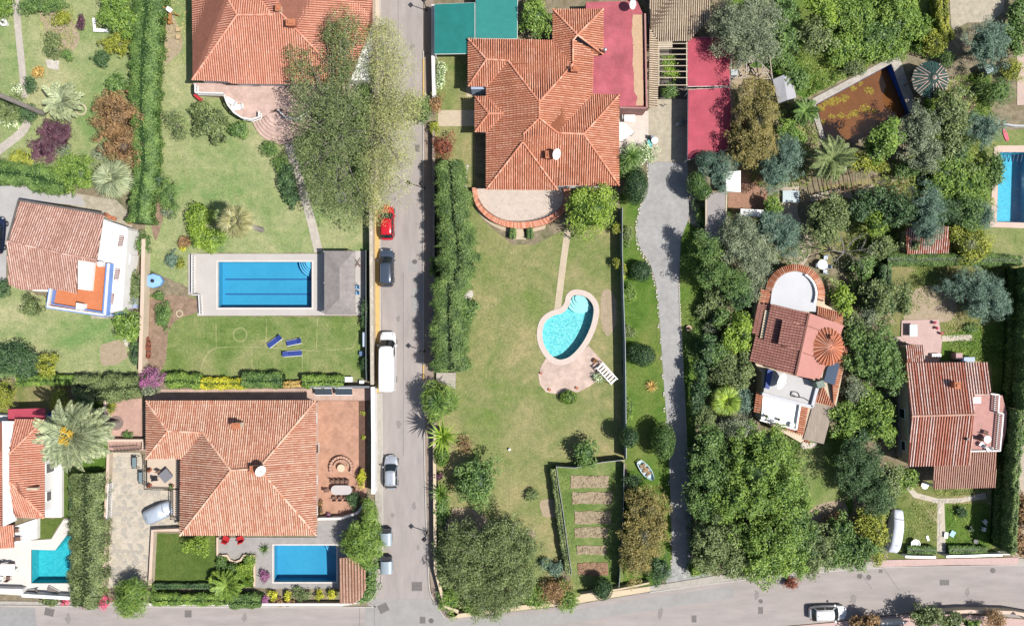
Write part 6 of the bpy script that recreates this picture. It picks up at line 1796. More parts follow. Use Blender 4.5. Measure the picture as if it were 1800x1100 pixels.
W('garden_wall', 'white wall with a teal canopy above it at the top of the road', 'wall', [(761, 8), (761, 96), (763, 175)], .30, 1.5, WHITE, cap=CAPW)
W('garden_wall', 'low brown wall under the conifers on the right side of the road', 'wall', [(762, 230), (762, 500), (762, 655)], .26, 1.2, mat('wall_brown', [(0.32, 0.26, 0.21), (0.26, 0.21, 0.17)], scale=.8, fine_amt=.2))
W('garden_wall', 'low brown wall beside the yuccas and round tree along the road', 'wall', [(763, 700), (764, 850), (765, 1000), (782, 1066), (806, 1074)], .26, 1.2, MATS['wall_brown'], cap=MATS['pavement_sand'])
W('garden_wall', 'cream wall between the left gardens running down from the hedge', 'wall', [(252, 420), (250, 520), (246, 655)], .34, 1.5, CREAM, cap=CAPP)
W('garden_wall', 'thin white wall behind the tall hedge near the watermark garden', 'wall', [(274, 90), (272, 160), (270, 300)], .16, 1.2, WHITE)
W('garden_wall', 'low pink edged wall between the wide hedge and the stone yard', 'wall', [(190, 795), (188, 850), (184, 920), (181, 1030)], .24, 1.0, WARM, cap=CAPP)
W('garden_wall', 'pink brick wall round the clipped lawn beside the stone yard', 'wall', [(314, 931), (268, 932), (263, 1028)], .26, 1.0, WARM, cap=CAPP)
W('garden_wall', 'pinkish parapet between the rose patio and the stone yard', 'wall', [(186, 774), (250, 774), (252, 790)], .22, 1.1, WARM, cap=CAPP)
W('garden_wall', 'pale wall on the left of the rose brick patio beside the date palm', 'wall', [(184, 703), (186, 774)], .2, 1.1, WARM, cap=CAPP)
W('garden_wall', 'grey rail topped wall above the rosy strip patio', 'wall', [(545, 680), (650, 680)], .14, 1.5, CONC, cap=METAL)
W('garden_wall', 'low roadside wall below the flower border and kiosk', 'wall', [(262, 1062), (470, 1062), (600, 1062), (625, 1058)], .22, .8, CREAM, cap=CAPW)
W('garden_wall', 'white wall with a dark ledge below the corner pool', 'wall', [(38, 1046), (122, 1051)], .3, 1.2, WHITE, cap=WHITEP)
W('garden_wall', 'white roadside wall at the bottom left corner', 'wall', [(-30, 1035), (38, 1037), (40, 1046)], .2, 1.1, WHITE, cap=WHITEP)
W('garden_wall', 'curved white wall below the terracotta patio by the tall plant', 'wall', [(558, 912), (600, 911), (628, 902), (642, 882)], .2, 1.1, WHITE, cap=CAPW)
W('garden_wall', 'thin coping wall between the grey deck and the flower garden', 'wall', [(382, 944), (382, 976), (399, 976), (404, 984), (413, 988), (423, 984), (428, 976), (447, 976), (447, 1030)], .16, .45, WARM, cap=CAPP)
W('garden_wall', 'sandy wall with rust stains at the lower left of the driveway mouth', 'wall', [(1020, 1046), (1090, 1035), (1142, 1024)], .2, 1.0, MATS['pavement_sand'])
W('garden_wall', 'white gated wall below the flagstone path by the lower road', 'wall', [(1592, 978), (1645, 979)], .16, 1.0, WHITE, cap=METAL)
W('garden_wall', 'white wall right of the flagstone path above the lower road', 'wall', [(1664, 978), (1762, 975)], .16, 1.0, WHITE, cap=METAL)
W('garden_wall', 'thin white wall at the very bottom edge right of the estate car', 'wall', [(1510, 1097), (1560, 1096), (1592, 1094)], .22, 1.4, WHITE, cap=WHITEP)
W('garden_wall', 'beige wall at the bottom edge under the last street lamp', 'wall', [(1640, 1078), (1700, 1074), (1780, 1076), (1860, 1090)], .3, 1.2, CREAM, cap=CAPP)
W('garden_wall', 'stone wall at the foot of the lawn facing the lower road', 'wall', [(806, 1080), (940, 1062), (1010, 1050)], .22, .9, MATS['pavement_sand'])
W('retaining_wall', 'low white edge along the corner pool lawn', 'wall', [(63, 912), (63, 947)], .3, .6, WHITE)
def fence(label, pts, h, post_sp=2.0, m=None, screen=None, name='mesh_fence', w=.03):
	L = px2(pts, h); c = Vector((sum(p[0] for p in L) / len(L), sum(p[1] for p in L) / len(L), 0)); t = thing(name, label, 'fence', c)
	for i in range(len(L) - 1):
		a, d = Vector(L[i]), Vector(L[i + 1]); n = max(1, int((d - a).length / post_sp))
		for k in range(n):
			p = a.lerp(d, k / n); b = MB(); b.beam((p.x, p.y, 0), (p.x, p.y, h + .05), .06); b.build('post', m or METAL, t)
		b = MB(); b.beam((a.x, a.y, h), (d.x, d.y, h), .05); b.build('rail', m or METAL, t)
		b = MB(); b.prism(ribbon([tuple(a), tuple(d)], w), .02, h - .03); b.build('screen', screen, t)
	return t
NET = mat('netting_green', [(0.05, 0.085, 0.06), (0.08, 0.115, 0.08)], scale=2, fine_amt=.3)
NETB = mat('netting_bluegreen', [(0.18, 0.28, 0.30), (0.12, 0.19, 0.19)], scale=1, fine_amt=.3)
fence('tall blue green netting fence between the big lawn and the driveway strip', [(1094, 364), (1094, 440), (1096, 520), (1099, 600), (1100, 680), (1101, 806)], 1.9, screen=NETB, w=.10)
fence('green netting fence along the top and left of the vegetable plot', [(1098, 808), (1060, 812), (1010, 822), (978, 820), (982, 850), (990, 900), (998, 960), (1005, 1010)], 1.5, screen=NET)
fence('green netting fence on the right of the vegetable plot by the golden tree', [(1097, 815), (1096, 900), (1090, 1000), (1088, 1032)], 1.3, screen=NET)
fence('white wire fence rail with dark foot left of the pool deck', [(643, 440), (643, 640), (644, 670)], 1.5, screen=NET)
def railing(label, pts, h=1.0, sp=.18, m=WHITE, rail_w=.10):
	L = px2(pts, h); c = Vector((sum(p[0] for p in L) / len(L), sum(p[1] for p in L) / len(L), 0)); t = thing('balustrade', label, 'balustrade', c)
	balustrade(t, pts, 0.10, h - .1, sp, 'handrail', rail_w, m); return t
railing('white balustrade along the left end of the long pool deck', [(337, 448), (337, 516)], 1.0)
railing('short white balustrade at the lower left corner of the long pool deck', [(337, 518), (349, 518), (351, 553)], 1.0)
railing('white balustrade let into the low wall beside the stone yard', [(190, 850), (187, 915)], 1.15)
# ------------------------------------------------------------------ vehicles
P_red = plain('paint_red', (0.50, 0.01, 0.02), .25, coat=.8)
P_blk = plain('paint_black_sky', (0.07, 0.095, 0.135), .25, .35, coat=.8)  # black car; blue-grey sky reflection put into the base colour
P_wht = plain('paint_white', (0.80, 0.80, 0.80), .3, coat=.6)
P_slv = plain('paint_silver', (0.52, 0.55, 0.60), .3, .45, coat=.7)
car('red hatchback parked with its nose up the road under the pale wispy tree', 682, 392, 90, 4.15, 1.72, 1.5, P_red)
car('black suv with sky reflection in its colour parked right behind the red hatchback', 681, 471, 90, 4.55, 1.82, 1.65, P_blk, 'suv')
car('long white panel van parked on the yellow kerb strip', 684, 634, 90, 6.9, 1.95, 2.45, P_wht, 'van', name='delivery_van', cat='van')
car('silver compact car parked alone beside the white wall', 689, 828, 90, 3.95, 1.68, 1.48, P_slv)
car('white estate car parked on the lower road at the bottom', 1452, 1073, 2, 4.4, 1.75, 1.5, P_wht, 'estate')
car('dark blue car cut off by the left edge of the picture', 1, 414, 85, 4.4, 1.8, 1.5, plain('paint_navy', (0.02, 0.03, 0.07), .2, .3, coat=.8), 'suv', group=None)

def tarp_car(label, px, py, rz, L, Wd, H, m, cat='covered car', name='covered_car', seed=1):
	rr = random.Random(seed); g = G(px, py); t = thing(name, label, cat, g, None, rz)
	st = [(-.5, .72, .45), (-.46, .86, .62), (-.38, .93, .80), (-.24, .96, .98), (0, .98, 1.0), (.16, .97, .97), (.28, .95, .74), (.42, .88, .62), (.48, .76, .50), (.5, .62, .40)]
	rings = []
	for q, w, h in st:
		x = q * L; y = Wd / 2 * w; z = H * h; j = lambda a: rr.uniform(-a, a)
		rings.append([(x + j(.05), -y * 1.06 + j(.04), .04), (x + j(.03), -y + j(.04), z * .5), (x, -y * .9 + j(.05), z * .86), (x, -y * .5, z + j(.03)), (x + j(.04), 0, z * 1.02 + j(.03)), (x, y * .5, z + j(.03)), (x, y * .9 + j(.05), z * .86), (x + j(.03), y + j(.04), z * .5), (x + j(.05), y * 1.06 + j(.04), .04)])
	b = MB(); b.loft(rings, closed=False, cap=False); n = 9
	b.add(rings[0], [tuple(range(n))]); b.add(rings[-1], [tuple(range(n))[::-1]])
	o = finish(t, b, 'cover', m, True); s = o.modifiers.new('s', 'SUBSURF'); s.levels = 1; s.render_levels = 2
	for sx in (-.3, .3):
		b = MB(); b.tube([(sx * L, -Wd * .54, .12), (sx * L, -Wd * .50, H * .55), (sx * L, 0, H * 1.03), (sx * L, Wd * .50, H * .55), (sx * L, Wd * .54, .12)], .02, 5); finish(t, b, 'strap', METAL)
	return t
tarp_car('car under a pale silver blue cover on the stone yard', 281, 899, math.radians(25), 3.5, 1.9, 1.45, plain('cover_silver', (0.44, 0.50, 0.58), .35, .2, coat=.2), seed=4)
tarp_car('long narrow boat or trailer shape under a white cover at the lower right garden', 1571, 931, math.radians(82), 5.0, 1.5, 1.3, plain('cover_white', (0.62, 0.65, 0.72), .5), 'covered trailer', 'covered_trailer', 9)

street_lamp('street lamp beside the teal canopies at the top of the road', 750, 19)
street_lamp('street lamp beside the conifer hedge near the pale wispy tree', 746, 331)
street_lamp('street lamp opposite the white van', 746, 617)
street_lamp('street lamp opposite the two recycling containers', 751, 934)
street_lamp('street lamp at the bottom right corner of the lower road', 1787, 1078)

def container(label, px, py):
	g = G(px, py); t = thing('recycling_container', label, 'recycling container', g, 'grey recycling containers at the kerb')
	m = plain('bin_grey', (0.20, 0.235, 0.265), .5); w, l = .68, .92
	b = MB(); b.loft([[(-w * .8, -l * .85, .16), (w * .8, -l * .85, .16), (w * .8, l * .85, .16), (-w * .8, l * .85, .16)], [(-w, -l, 1.15), (w, -l, 1.15), (w, l, 1.15), (-w, l, 1.15)]]); finish(t, b, 'body', m)
	b = MB(); rr = []
	for y in [-l, -l * .6, 0, l * .55]:
		rr.append([(w * 1.04 * math.cos(a), y, 1.15 + .30 * math.sin(a)) for a in [math.pi * k / 10 for k in range(11)]])
	b.loft(rr, closed=False, cap=False); b.add(rr[0], [tuple(range(11))]); b.add(rr[-1], [tuple(range(11))[::-1]]); finish(t, b, 'lid', plain('bin_lid', (0.27, 0.33, 0.38), .4), True)
	b = MB(); b.box((0, l * .80, 1.17), (w * 1.85, l * .36, .06)); finish(t, b, 'slot', DARKM)
	for s in (-1, 1):
		b = MB(); b.tube([(s * (w + .05), -l * .6, 1.05), (s * (w + .05), l * .6, 1.05)], .035, 6); finish(t, b, 'handle', METAL)
		for q in (-1, 1):
			b = MB(); b.tube([(s * w * .6 - .04, q * l * .7, .09), (s * w * .6 + .04, q * l * .7, .09)], .09, 8); finish(t, b, 'wheel', DARKM)
	return t
container('grey recycling container by the kerb, upper of the pair', 681, 939)
container('grey recycling container by the kerb, lower of the pair near the junction', 682, 988)

# ------------------------------------------------------------------ garden things
lounger('blue sun lounger lying aslant, leftmost of the three on the grass', 484, 600, math.radians(37))
lounger('blue sun lounger with pale ends, upper right of the three on the grass', 518, 601, math.radians(12), L=1.75)
lounger('blue sun lounger with a white headrest, lowest of the three on the grass', 516, 621, math.radians(184), L=2.2)
def swing_bench(label, px, py, rz, L=3.1, Wd=1.1):
	g = G(px, py); t = thing('slatted_bench', label, 'bench', g, None, rz)
	for s in (-1, 1):
		b = MB(); b.beam((-L / 2, s * Wd / 2, 1.1), (L / 2, s * Wd / 2, 1.1), .09, .09); finish(t, b, 'side_beam', WHITEP)
		for q in (-1, 1):
			b = MB(); b.beam((q * L * .46, s * Wd / 2, 0), (q * L * .46, s * Wd / 2, 1.08), .08); finish(t, b, 'post', WHITEP)
	for k in range(7):
		x = -L / 2 + L * (k + .5) / 7; b = MB(); b.box((x, 0, 1.13), (.20, Wd * .96, .04)); finish(t, b, 'slat', WHITEP)
	b = MB(); b.box((0, -.1, .42), (L * .8, .5, .06)); finish(t, b, 'seat', WOOD)
	return t
swing_bench('white slatted canopy bench at the corner of the kidney pool patio', 1065, 655, math.radians(-48), 2.7, .95)
pot('brown round planter basket near the slatted bench', 1046, 634, .30, .35, leaf='brown', lr=.22)
pot('small terracotta pot at the left edge of the kidney pool patio', 951, 656, .15, .25, leaf=None)
pot('small terracotta pot at the lower left edge of the kidney pool patio', 966, 685, .17, .28, leaf=None)
pot('small terracotta pot at the lower edge of the kidney pool patio', 1014, 682, .17, .28, leaf=None)
pot('terracotta ring planter standing alone on the grass right of the driveway', 1211, 577, .36, .4, leaf='brown', lr=.22, m=mat('pot_pale', [(0.62, 0.42, 0.34), (0.5, 0.33, 0.26)], scale=3))
pot('small white topped post in the middle of the big lawn', 896, 790, .15, .35, leaf=None, m=WHITEP, name='lawn_marker')
def ring_thing(label, px, py, r, w, m, name='stone_ring', cat='stone ring', h=.12):
	g = G(px, py); t = thing(name, label, cat, g); b = MB(); n = 16
	for k in range(n):
		a = 2 * math.pi * k / n; b = MB(); b.box((r * math.cos(a), r * math.sin(a), h / 2), (w, 2 * math.pi * r / n * .9, h), a); finish(t, b, 'stone', m)
	return t
ring_thing('pale stone ring on bare soil beside the cream wall', 316, 551, .36, .12, mat('ring_cream', [(0.62, 0.54, 0.36), (0.5, 0.43, 0.3)], scale=3))
t = thing('water_tank', 'blue octagonal covered tank beside the cream wall left of the long pool', 'water tank', G(273, 494))
BT = plain('tank_blue', (0.16, 0.33, 0.62), .5)
b = MB(); b.lathe([(.001, 0), (1.05, 0), (1.12, .6), (.001, .6)], n=8); b.v = [(p[0] * 1.05, p[1] * .75, p[2]) for p in b.v]; finish(t, b, 'tank', BT)
b = MB(); b.lathe([(.001, .6), (1.02, .62), (.3, .72), (.001, .73)], n=8); b.v = [(p[0] * 1.05, p[1] * .75, p[2]) for p in b.v]; finish(t, b, 'cover', plain('tank_cover', (0.25, 0.45, 0.72), .5))
b = MB(); b.lathe([(.001, .7), (.22, .7), (.2, .85), (.001, .86)], n=12); finish(t, b, 'hatch', DARKM)
t = thing('trampoline', 'small pale oval trampoline seen through the tree canopy', 'trampoline', G(600, 347)); b = MB(); b.lathe([(.001, .4), (.62, .4), (.62, .44), (.001, .44)], n=20); finish(t, b, 'mat', plain('mat_pale', (0.45, 0.52, 0.55)))
b = MB(); b.lathe([(.62, .40), (.70, .42), (.62, .46)], n=20); finish(t, b, 'rim', METAL)
for k in range(5):
	b = MB(); a = k * 1.2566; b.beam((.6 * math.cos(a), .6 * math.sin(a), 0), (.6 * math.cos(a), .6 * math.sin(a), .4), .05); finish(t, b, 'leg', METAL)
# small teal round thing, stone slab seat
t = thing('garden_cushion', 'small round teal garden seat at the edge of the conifer hedge', 'stool', G(821, 419)); b = MB(); b.lathe([(.001, 0), (.26, 0), (.30, .2), (.26, .4), (.001, .42)], n=14); finish(t, b, 'drum', plain('drum_teal', (0.05, 0.24, 0.22)))
b = MB(); b.lathe([(.001, .42), (.27, .42), (.22, .48), (.001, .49)], n=14); finish(t, b, 'lid', plain('lid_teal', (0.09, 0.32, 0.30)))
o = slab('boulder', smooth_loop([(815, 520), (824, 510), (832, 514), (828, 526), (818, 530)], 2), 0, .3, MATS['pale_stone']); tag(o, 'pale flat boulder by the small tree right of the conifer hedge', 'boulder')
o = slab('boulder', smooth_loop([(217, 596), (222, 594), (226, 604), (223, 609), (218, 605)], 2), 0, .25, MATS['pale_stone']); tag(o, 'pale boulder on the grass by the cream wall', 'boulder')
o = slab('slab', [(767, 655), (801, 655), (800, 684), (767, 668)], 0, .5, CONC); tag(o, 'pale flat slab between the conifer hedge and the yucca', 'slab')
# dishes
dish('white satellite dish on the ribbed orange roof of the large villa', 977, 271, 5.4, .62, 1.15, -.35, 1.0)
dish('white satellite dish beside the chimney of the pale tiled villa', 457, 827, 6.9, .62, 1.1, -.45, 1.0)
dish('white satellite dish above the faded red flat roof at the top', 1111, 8, 4.0, .55, 1.1, -.5, 1.2)
dish('very large white satellite dish on the grey roof terrace of the tilted villa', 1371, 669, 4.2, .98, 1.0, -.4, 1.25)
disc(h3, 'round_tank', 175, 464, 3.6, .32, WHITEP, .7)
# round table set by villa 6
WHT = WHITEP
table('round dark edged white garden table by the bare tree', 1446, 465, .58, .58, DARKM, WHITEP)
SETG = 'metal chairs round the white garden table'
for k, (dx, dy, a) in enumerate([(-11, 2, 0), (4, -12, -1.6), (3, 13, 1.6), (8, 4, 3.0)]):
	nm = ['left', 'upper', 'lower', 'right'][k]
	chair('blue white garden chair on the %s side of the round table by the bare tree' % nm, 1445 + dx, 465 + dy, a, plain('chair_bluewhite', (0.45, 0.52, 0.62)), SETG)
# terracotta patio furniture
t = thing('fire_pit', 'round brick barbecue with a pale round lid on the terracotta patio', 'fire pit', G(601, 821, .1)); t.location.z = .10
BR = mat('firebrick', [(0.55, 0.34, 0.25), (0.42, 0.25, 0.18)], scale=4, fine_amt=.2)
for k in range(15):
	a = math.radians(-20 + 220 * k / 14); b = MB(); b.box((1.25 * math.cos(a), 1.25 * math.sin(a), .25), (.26, .30, .5), a); finish(t, b, 'brick', BR)
for k in range(10):
	a = math.radians(20 + 140 * k / 9); b = MB(); b.box((.85 * math.cos(a), .85 * math.sin(a), .18), (.22, .26, .36), a); finish(t, b, 'brick', BR)
b = MB(); b.lathe([(.001, 0), (.42, 0), (.45, .5), (.001, .52)], n=18); finish(t, b, 'lid', mat('lid_sand', [(0.66, 0.54, 0.38), (0.58, 0.47, 0.34)], scale=3))
table('long oval pale garden table on the terracotta patio', 600, 861, 1.22, .55, WOOD, plain('table_grey', (0.46, 0.43, 0.42)), .1, 0, 'stadium', .78)
PC_ = mat('chair_wicker', [(0.22, 0.13, 0.10), (0.15, 0.09, 0.07)], scale=6, fine_amt=.3)
for k in range(4): chair('brown wicker chair in the row above the oval table, number %s from the left' % ['one', 'two', 'three', 'four'][k], 586 + 8.5 * k, 845, -math.pi / 2, PC_, 'wicker chairs round the oval table', .1, .95)
for k in range(3): chair('brown wicker chair in the row below the oval table, %s of three' % ['leftmost', 'middle', 'rightmost'][k], 589 + 10 * k, 874, math.pi / 2, PC_, 'wicker chairs round the oval table', .1, .95)
chair('brown wicker chair at the left end of the oval table', 576, 860, 0, PC_, 'wicker chairs round the oval table', .1, .95)
chair('brown wicker chair at the right end of the oval table', 623, 859, math.pi, PC_, 'wicker chairs round the oval table', .1, .95)
# red folded parasols
def closed_parasol(label, px, py, rz):
	g = G(px, py, .6); t = thing('red_cushion_chair', label, 'lounge chair', (g.x, g.y, .10), 'red cushioned chairs under the eave', rz)
	m = plain('red_cushion', (0.42, 0.015, 0.02), .8)
	b = MB(); b.box((0, 0, .36), (.62, .66, .14)); finish(t, b, 'seat', m)
	b = MB(); b.box((-.32, 0, .66), (.14, .64, .60), 0, tilt=(0, -.25)); finish(t, b, 'backrest', m)
	for s in (-1, 1):
		b = MB(); b.box((0, s * .36, .45), (.6, .07, .08)); finish(t, b, 'armrest', m)
		for q in (-.26, .26): b = MB(); b.beam((q, s * .3, 0), (q, s * .3, .32), .05); finish(t, b, 'leg', DARKM)
closed_parasol('red cushioned chair on the grey deck, left of two below the roof edge', 397, 947, 1.2)
closed_parasol('red cushioned chair on the grey deck, right of two below the roof edge', 422, 947, 1.9)
# porch things villa 4
table('dark square tilted table on the sandy porch of the pale villa', 291, 836, .62, .62, DARKM, plain('slate', (0.18, 0.18, 0.20)), .5, .7, 'square')
chair('dark chair on the sandy porch left of the tilted table', 276, 840, 0, DARKM, None, .5)
chair('dark chair on the sandy porch above the tilted table', 282, 829, -1, PC_, None, .5)
pot('potted plant on the left corner of the sandy porch', 263, 826, .22, .35, .5, 'red', .28)
pot('potted plant at the lower left of the sandy porch', 263, 853, .2, .35, .5, 'red', .26)
pot('potted plant at the lower right of the sandy porch', 302, 854, .2, .35, .5, 'mid', .26)
for i, (x, y, w, l, a) in enumerate(((238, 812, .55, 1.3, 0), (249, 838, .5, 1.3, 0))):
	g = G(x, y, .5); t = thing('plant_staging', 'dark metal frame stand on the stone yard, %s of two' % ['upper', 'lower'][i], 'metal stand', (g.x, g.y, 0), 'metal frames on the stone yard')
	for s in (-1, 1):
		b = MB(); b.beam((s * w / 2, -l / 2, .8), (s * w / 2, l / 2, .8), .05); finish(t, b, 'rail', DARKM)
		b = MB(); b.beam((-w / 2, s * l / 2, .8), (w / 2, s * l / 2, .8), .05); finish(t, b, 'rail', DARKM)
		for q in (-1, 1): b = MB(); b.beam((s * w / 2, q * l / 2, 0), (s * w / 2, q * l / 2, .8), .05); finish(t, b, 'leg', DARKM)
	b = MB(); b.box((0, 0, .78), (w * .85, l * .9, .03)); finish(t, b, 'panel', plain('frame_panel', (0.16, 0.22, 0.24)))
t = thing('garden_arch', 'dark wrought iron arch rail along the top of the stone yard', 'arch', G(225, 792))
b = MB(); a = G(195, 793, 1.6); c = G(243, 790, 1.6); L = t.location
for k in range(9):
	p = a.lerp(c, k / 8) - L; b.beam((p.x, p.y, 0), (p.x, p.y, 1.6), .05); b.beam((p.x, p.y - .15, 1.6), (p.x, p.y + .25, 1.62), .04)
finish(t, b, 'uprights', DARKM, kind='stuff'); b = MB(); b.beam(a - L, c - L, .07); finish(t, b, 'top_rail', DARKM)
# solar panels
for i, (x0, x1) in enumerate(((553, 584), (590, 619))):
	g = G((x0 + x1) / 2, 688, 1.0); t = thing('solar_panel', 'dark tilted solar panel on the rosy strip patio, %s of two' % ['left', 'right'][i], 'solar panel', (g.x, g.y, .1), 'solar panels')
	b = MB(); b.box((0, 0, .95), (1.95, .85, .06), 0, tilt=(.3, 0)); finish(t, b, 'glass_panel', plain('panel_dark', (0.05, 0.065, 0.08), .15))
	b = MB(); b.box((0, .40, 1.09), (2.05, .06, .08)); b.box((0, -.41, .84), (2.05, .06, .08)); finish(t, b, 'frame', WHITEP)
	for s in (-1, 1):
		b = MB(); b.beam((s * .8, .36, 0), (s * .8, .36, 1.05), .05); b.beam((s * .8, -.36, 0), (s * .8, -.36, .82), .05); finish(t, b, 'leg', METAL)
def crate(label, px, py, w, l, h, m, rz=0.0, name='garden_box', cat='box', z=0.0, group=None):
	g = G(px, py, z); t = thing(name, label, cat, (g.x, g.y, z), group, rz)
	b = MB(); b.box((0, 0, h * .45), (w, l, h * .9)); finish(t, b, 'body', m)
	b = MB(); b.box((0, 0, h * .95), (w + .05, l + .05, h * .1)); finish(t, b, 'lid', m); return t
crate('white storage box in the corner of the lower left lawn by the road wall', 612, 666, 1.15, .55, .6, WHITEP)
crate('small white box right of the storage box by the road wall', 637, 671, .5, .4, .5, WHITEP)
crate('narrow pale blue gate panel against the road wall by the lawn', 643, 596, .25, 1.6, 1.2, plain('panel_paleblue', (0.42, 0.50, 0.62)), name='garden_gate', cat='gate')
crate('small blue barrel box against the road wall by the lawn', 637, 621, .5, .5, .5, plain('box_blue', (0.10, 0.16, 0.28)))
for i, (x, y) in enumerate(((315, 54), (315, 67))): crate('small square wooden crate on the dry grass, %s of two beside the salmon villa' % ['upper', 'lower'][i], x, y, .45, .42, .4, mat('crate_wood', [(0.55, 0.42, 0.24), (0.44, 0.33, 0.19)], scale=5), group='wooden crates')
t = thing('playhouse', 'small orange wooden play frame with a pale roof on the dry grass', 'play frame', G(303, 28))
OW = mat('orange_wood', [(0.42, 0.20, 0.07), (0.35, 0.16, 0.06)], scale=5, fine_amt=.2)
for i, (x, y) in enumerate(((-.5, .5), (.7, -.1), (-.4, -.9), (.1, -1.0))): b = MB(); b.beam((x * 1.3, y, 0), (x * .8, y * .8, 1.3), .09); finish(t, b, 'post', OW)
b = MB(); b.box((-.3, .45, 1.3), (1.3, .12, .12), -.6); b.box((0, -.5, .7), (.4, 1.4, .10)); finish(t, b, 'beam', OW)
b = MB(); b.box((.2, .2, 1.35), (.7, .5, .06), -.6); finish(t, b, 'roof_panel', WHITEP)
# terrace furniture of the top left villa
for i, (x, y, a) in enumerate(((405, 178, -.5), (416, 189, .15))):
	g = G(x, y, 1.8); t = thing('white_lounger', 'white sun lounger on the raised curved terrace, %s of two' % ['upper', 'lower'][i], 'sun lounger', (g.x, g.y, 1.4), 'white loungers on the terrace', a)
	b = MB(); b.box((0, 0, .35), (1.25, .6, .10)); finish(t, b, 'seat_pad', WHITEP)
	b = MB(); b.box((.62, 0, .5), (.5, .6, .08), 0, tilt=(0, -.6)); finish(t, b, 'backrest', WHITEP)
	for sx in (-.5, .5):
		for s in (-.25, .25): b = MB(); b.beam((sx, s, 0), (sx, s, .32), .05); finish(t, b, 'leg', WHITEP)
# beside tent
for i, y in enumerate((505, 515)):
	chair('blue and white deck chair right of the grey shade tent, %s of two' % ['upper', 'lower'][i], 630, y, math.pi, plain('deckchair_blue', (0.16, 0.32, 0.50)), 'deck chairs by the tent', .1)
t = thing('folding_rack', 'brown folded lounger frame right of the grey tent near its top', 'rack', G(631, 463, .1)); t.location.z = .1
b = MB(); b.beam((-.35, -.5, .4), (.35, .55, .42), .06); b.beam((.35, -.5, .4), (-.35, .55, .42), .06); b.beam((-.3, -.2, .43), (.3, -.2, .43), .05); finish(t, b, 'bars', PC_)
for s in (-1, 1): b = MB(); b.beam((s * .3, -.3, 0), (s * .3, -.3, .4), .05); finish(t, b, 'leg', PC_)
# white awning, courtyard of the big villa
t = thing('awning', 'white fabric awning beside the east wall of the large villa', 'awning', G(1098, 232, 2.4)); t.location.z = 0
P = [G(1089, 216, 2.6), G(1098, 217, 2.4), G(1115, 232, 2.2), G(1100, 243, 2.3), G(1089, 248, 2.6)]; P = [p - Vector(t.location) for p in P]
b = MB(); b.add(P + [p - Vector((0, 0, .03)) for p in P], [tuple(range(5))[::-1], tuple(range(5, 10))] + [(i, 5 + i, 5 + (i + 1) % 5, (i + 1) % 5) for i in range(5)]); finish(t, b, 'canopy', WHITEP)
for p in (P[2], P[3]): b = MB(); b.beam((p.x, p.y, 0), p, .05); finish(t, b, 'pole', METAL)
table('white garden table in the courtyard beside the large villa', 1107, 208, .62, .4, WHITEP, WHITEP, .04, 0, 'square')
chair('white chair left of the courtyard table beside the large villa', 1096, 208, 0, WHITEP, None, .04)
chair('white chair above the courtyard table beside the large villa', 1110, 199, -1.5, WHITEP, None, .04)
table('small round white table at the courtyard edge by the beige drive', 1151, 247, .4, .4, METAL, WHITEP)
chair('dark chair left of the small round table by the beige drive', 1146, 243, 0, METAL, None)
crate('turquoise storage box by the small round table at the courtyard', 1141, 255, .5, .9, .5, plain('box_turquoise', (0.10, 0.42, 0.42)))
pot('round pale planter casting a shadow on the beige drive', 1191, 218, .22, .5, leaf=None, m=mat('planter_pale', [(0.6, 0.56, 0.54), (0.5, 0.47, 0.45)], scale=3))
pot('round glass topped planter at the edge of the red carport', 1200, 214, .36, .7, leaf='grey', lr=.2, m=METAL)
g = G(1166, 187); t = thing('garden_pump', 'small dark stand pipe under the vine at the end of the pergola', 'tap', g); b = MB(); b.tube([(0, 0, 0), (0, 0, .8), (.2, 0, .85), (.22, 0, .7)], .04, 6); finish(t, b, 'pipe', DARKM); b = MB(); b.lathe([(.001, 0), (.16, 0), (.16, .1), (.001, .1)], n=10); finish(t, b, 'base', CONC)

# boat
t = thing('rowing_boat', 'small pale blue rowing boat filled with planks on the grass by the driveway', 'boat', G(1135, 826), None, math.radians(-52))
L = 2.75; st = [(-.5, .58, .50), (-.35, .80, .46), (-.1, 1.0, .44), (.15, .94, .46), (.35, .62, .52), (.46, .28, .58), (.5, .03, .62)]
rings = []
for q, w, h in st:
	x = q * L; y = .58 * w
	rings.append([(x, y, h), (x, y * .85, h * .45), (x, y * .35, .06), (x, -y * .35, .06), (x, -y * .85, h * .45), (x, -y, h), (x, -y * .86, h), (x, -y * .74, h * .5), (x, -y * .3, .12), (x, y * .3, .12), (x, y * .74, h * .5), (x, y * .86, h)])
b = MB(); b.loft(rings); b.f = [f[::-1] for f in b.f]; finish(t, b, 'hull', plain('boat_blue', (0.46, 0.62, 0.66), .5))
for x in (-.75, -.1, .5): b = MB(); b.box((x, 0, .38), (.22, .92 if x < .3 else .72, .04)); finish(t, b, 'seat', WOOD)
for k in range(7): b = MB(); b.box((R.uniform(-.8, .6), R.uniform(-.2, .2), .42 + .02 * k), (R.uniform(.6, 1.1), .10, .04), R.uniform(-.4, .4)); finish(t, b, 'plank', mat('plank_tan', [(0.45, 0.30, 0.15), (0.28, 0.18, 0.10)], scale=3))
b = MB(); b.beam((-1.35, -.35, .52), (-1.35, .35, .52), .08, .06); finish(t, b, 'transom', plain('boat_rim', (0.66, 0.78, 0.80)))

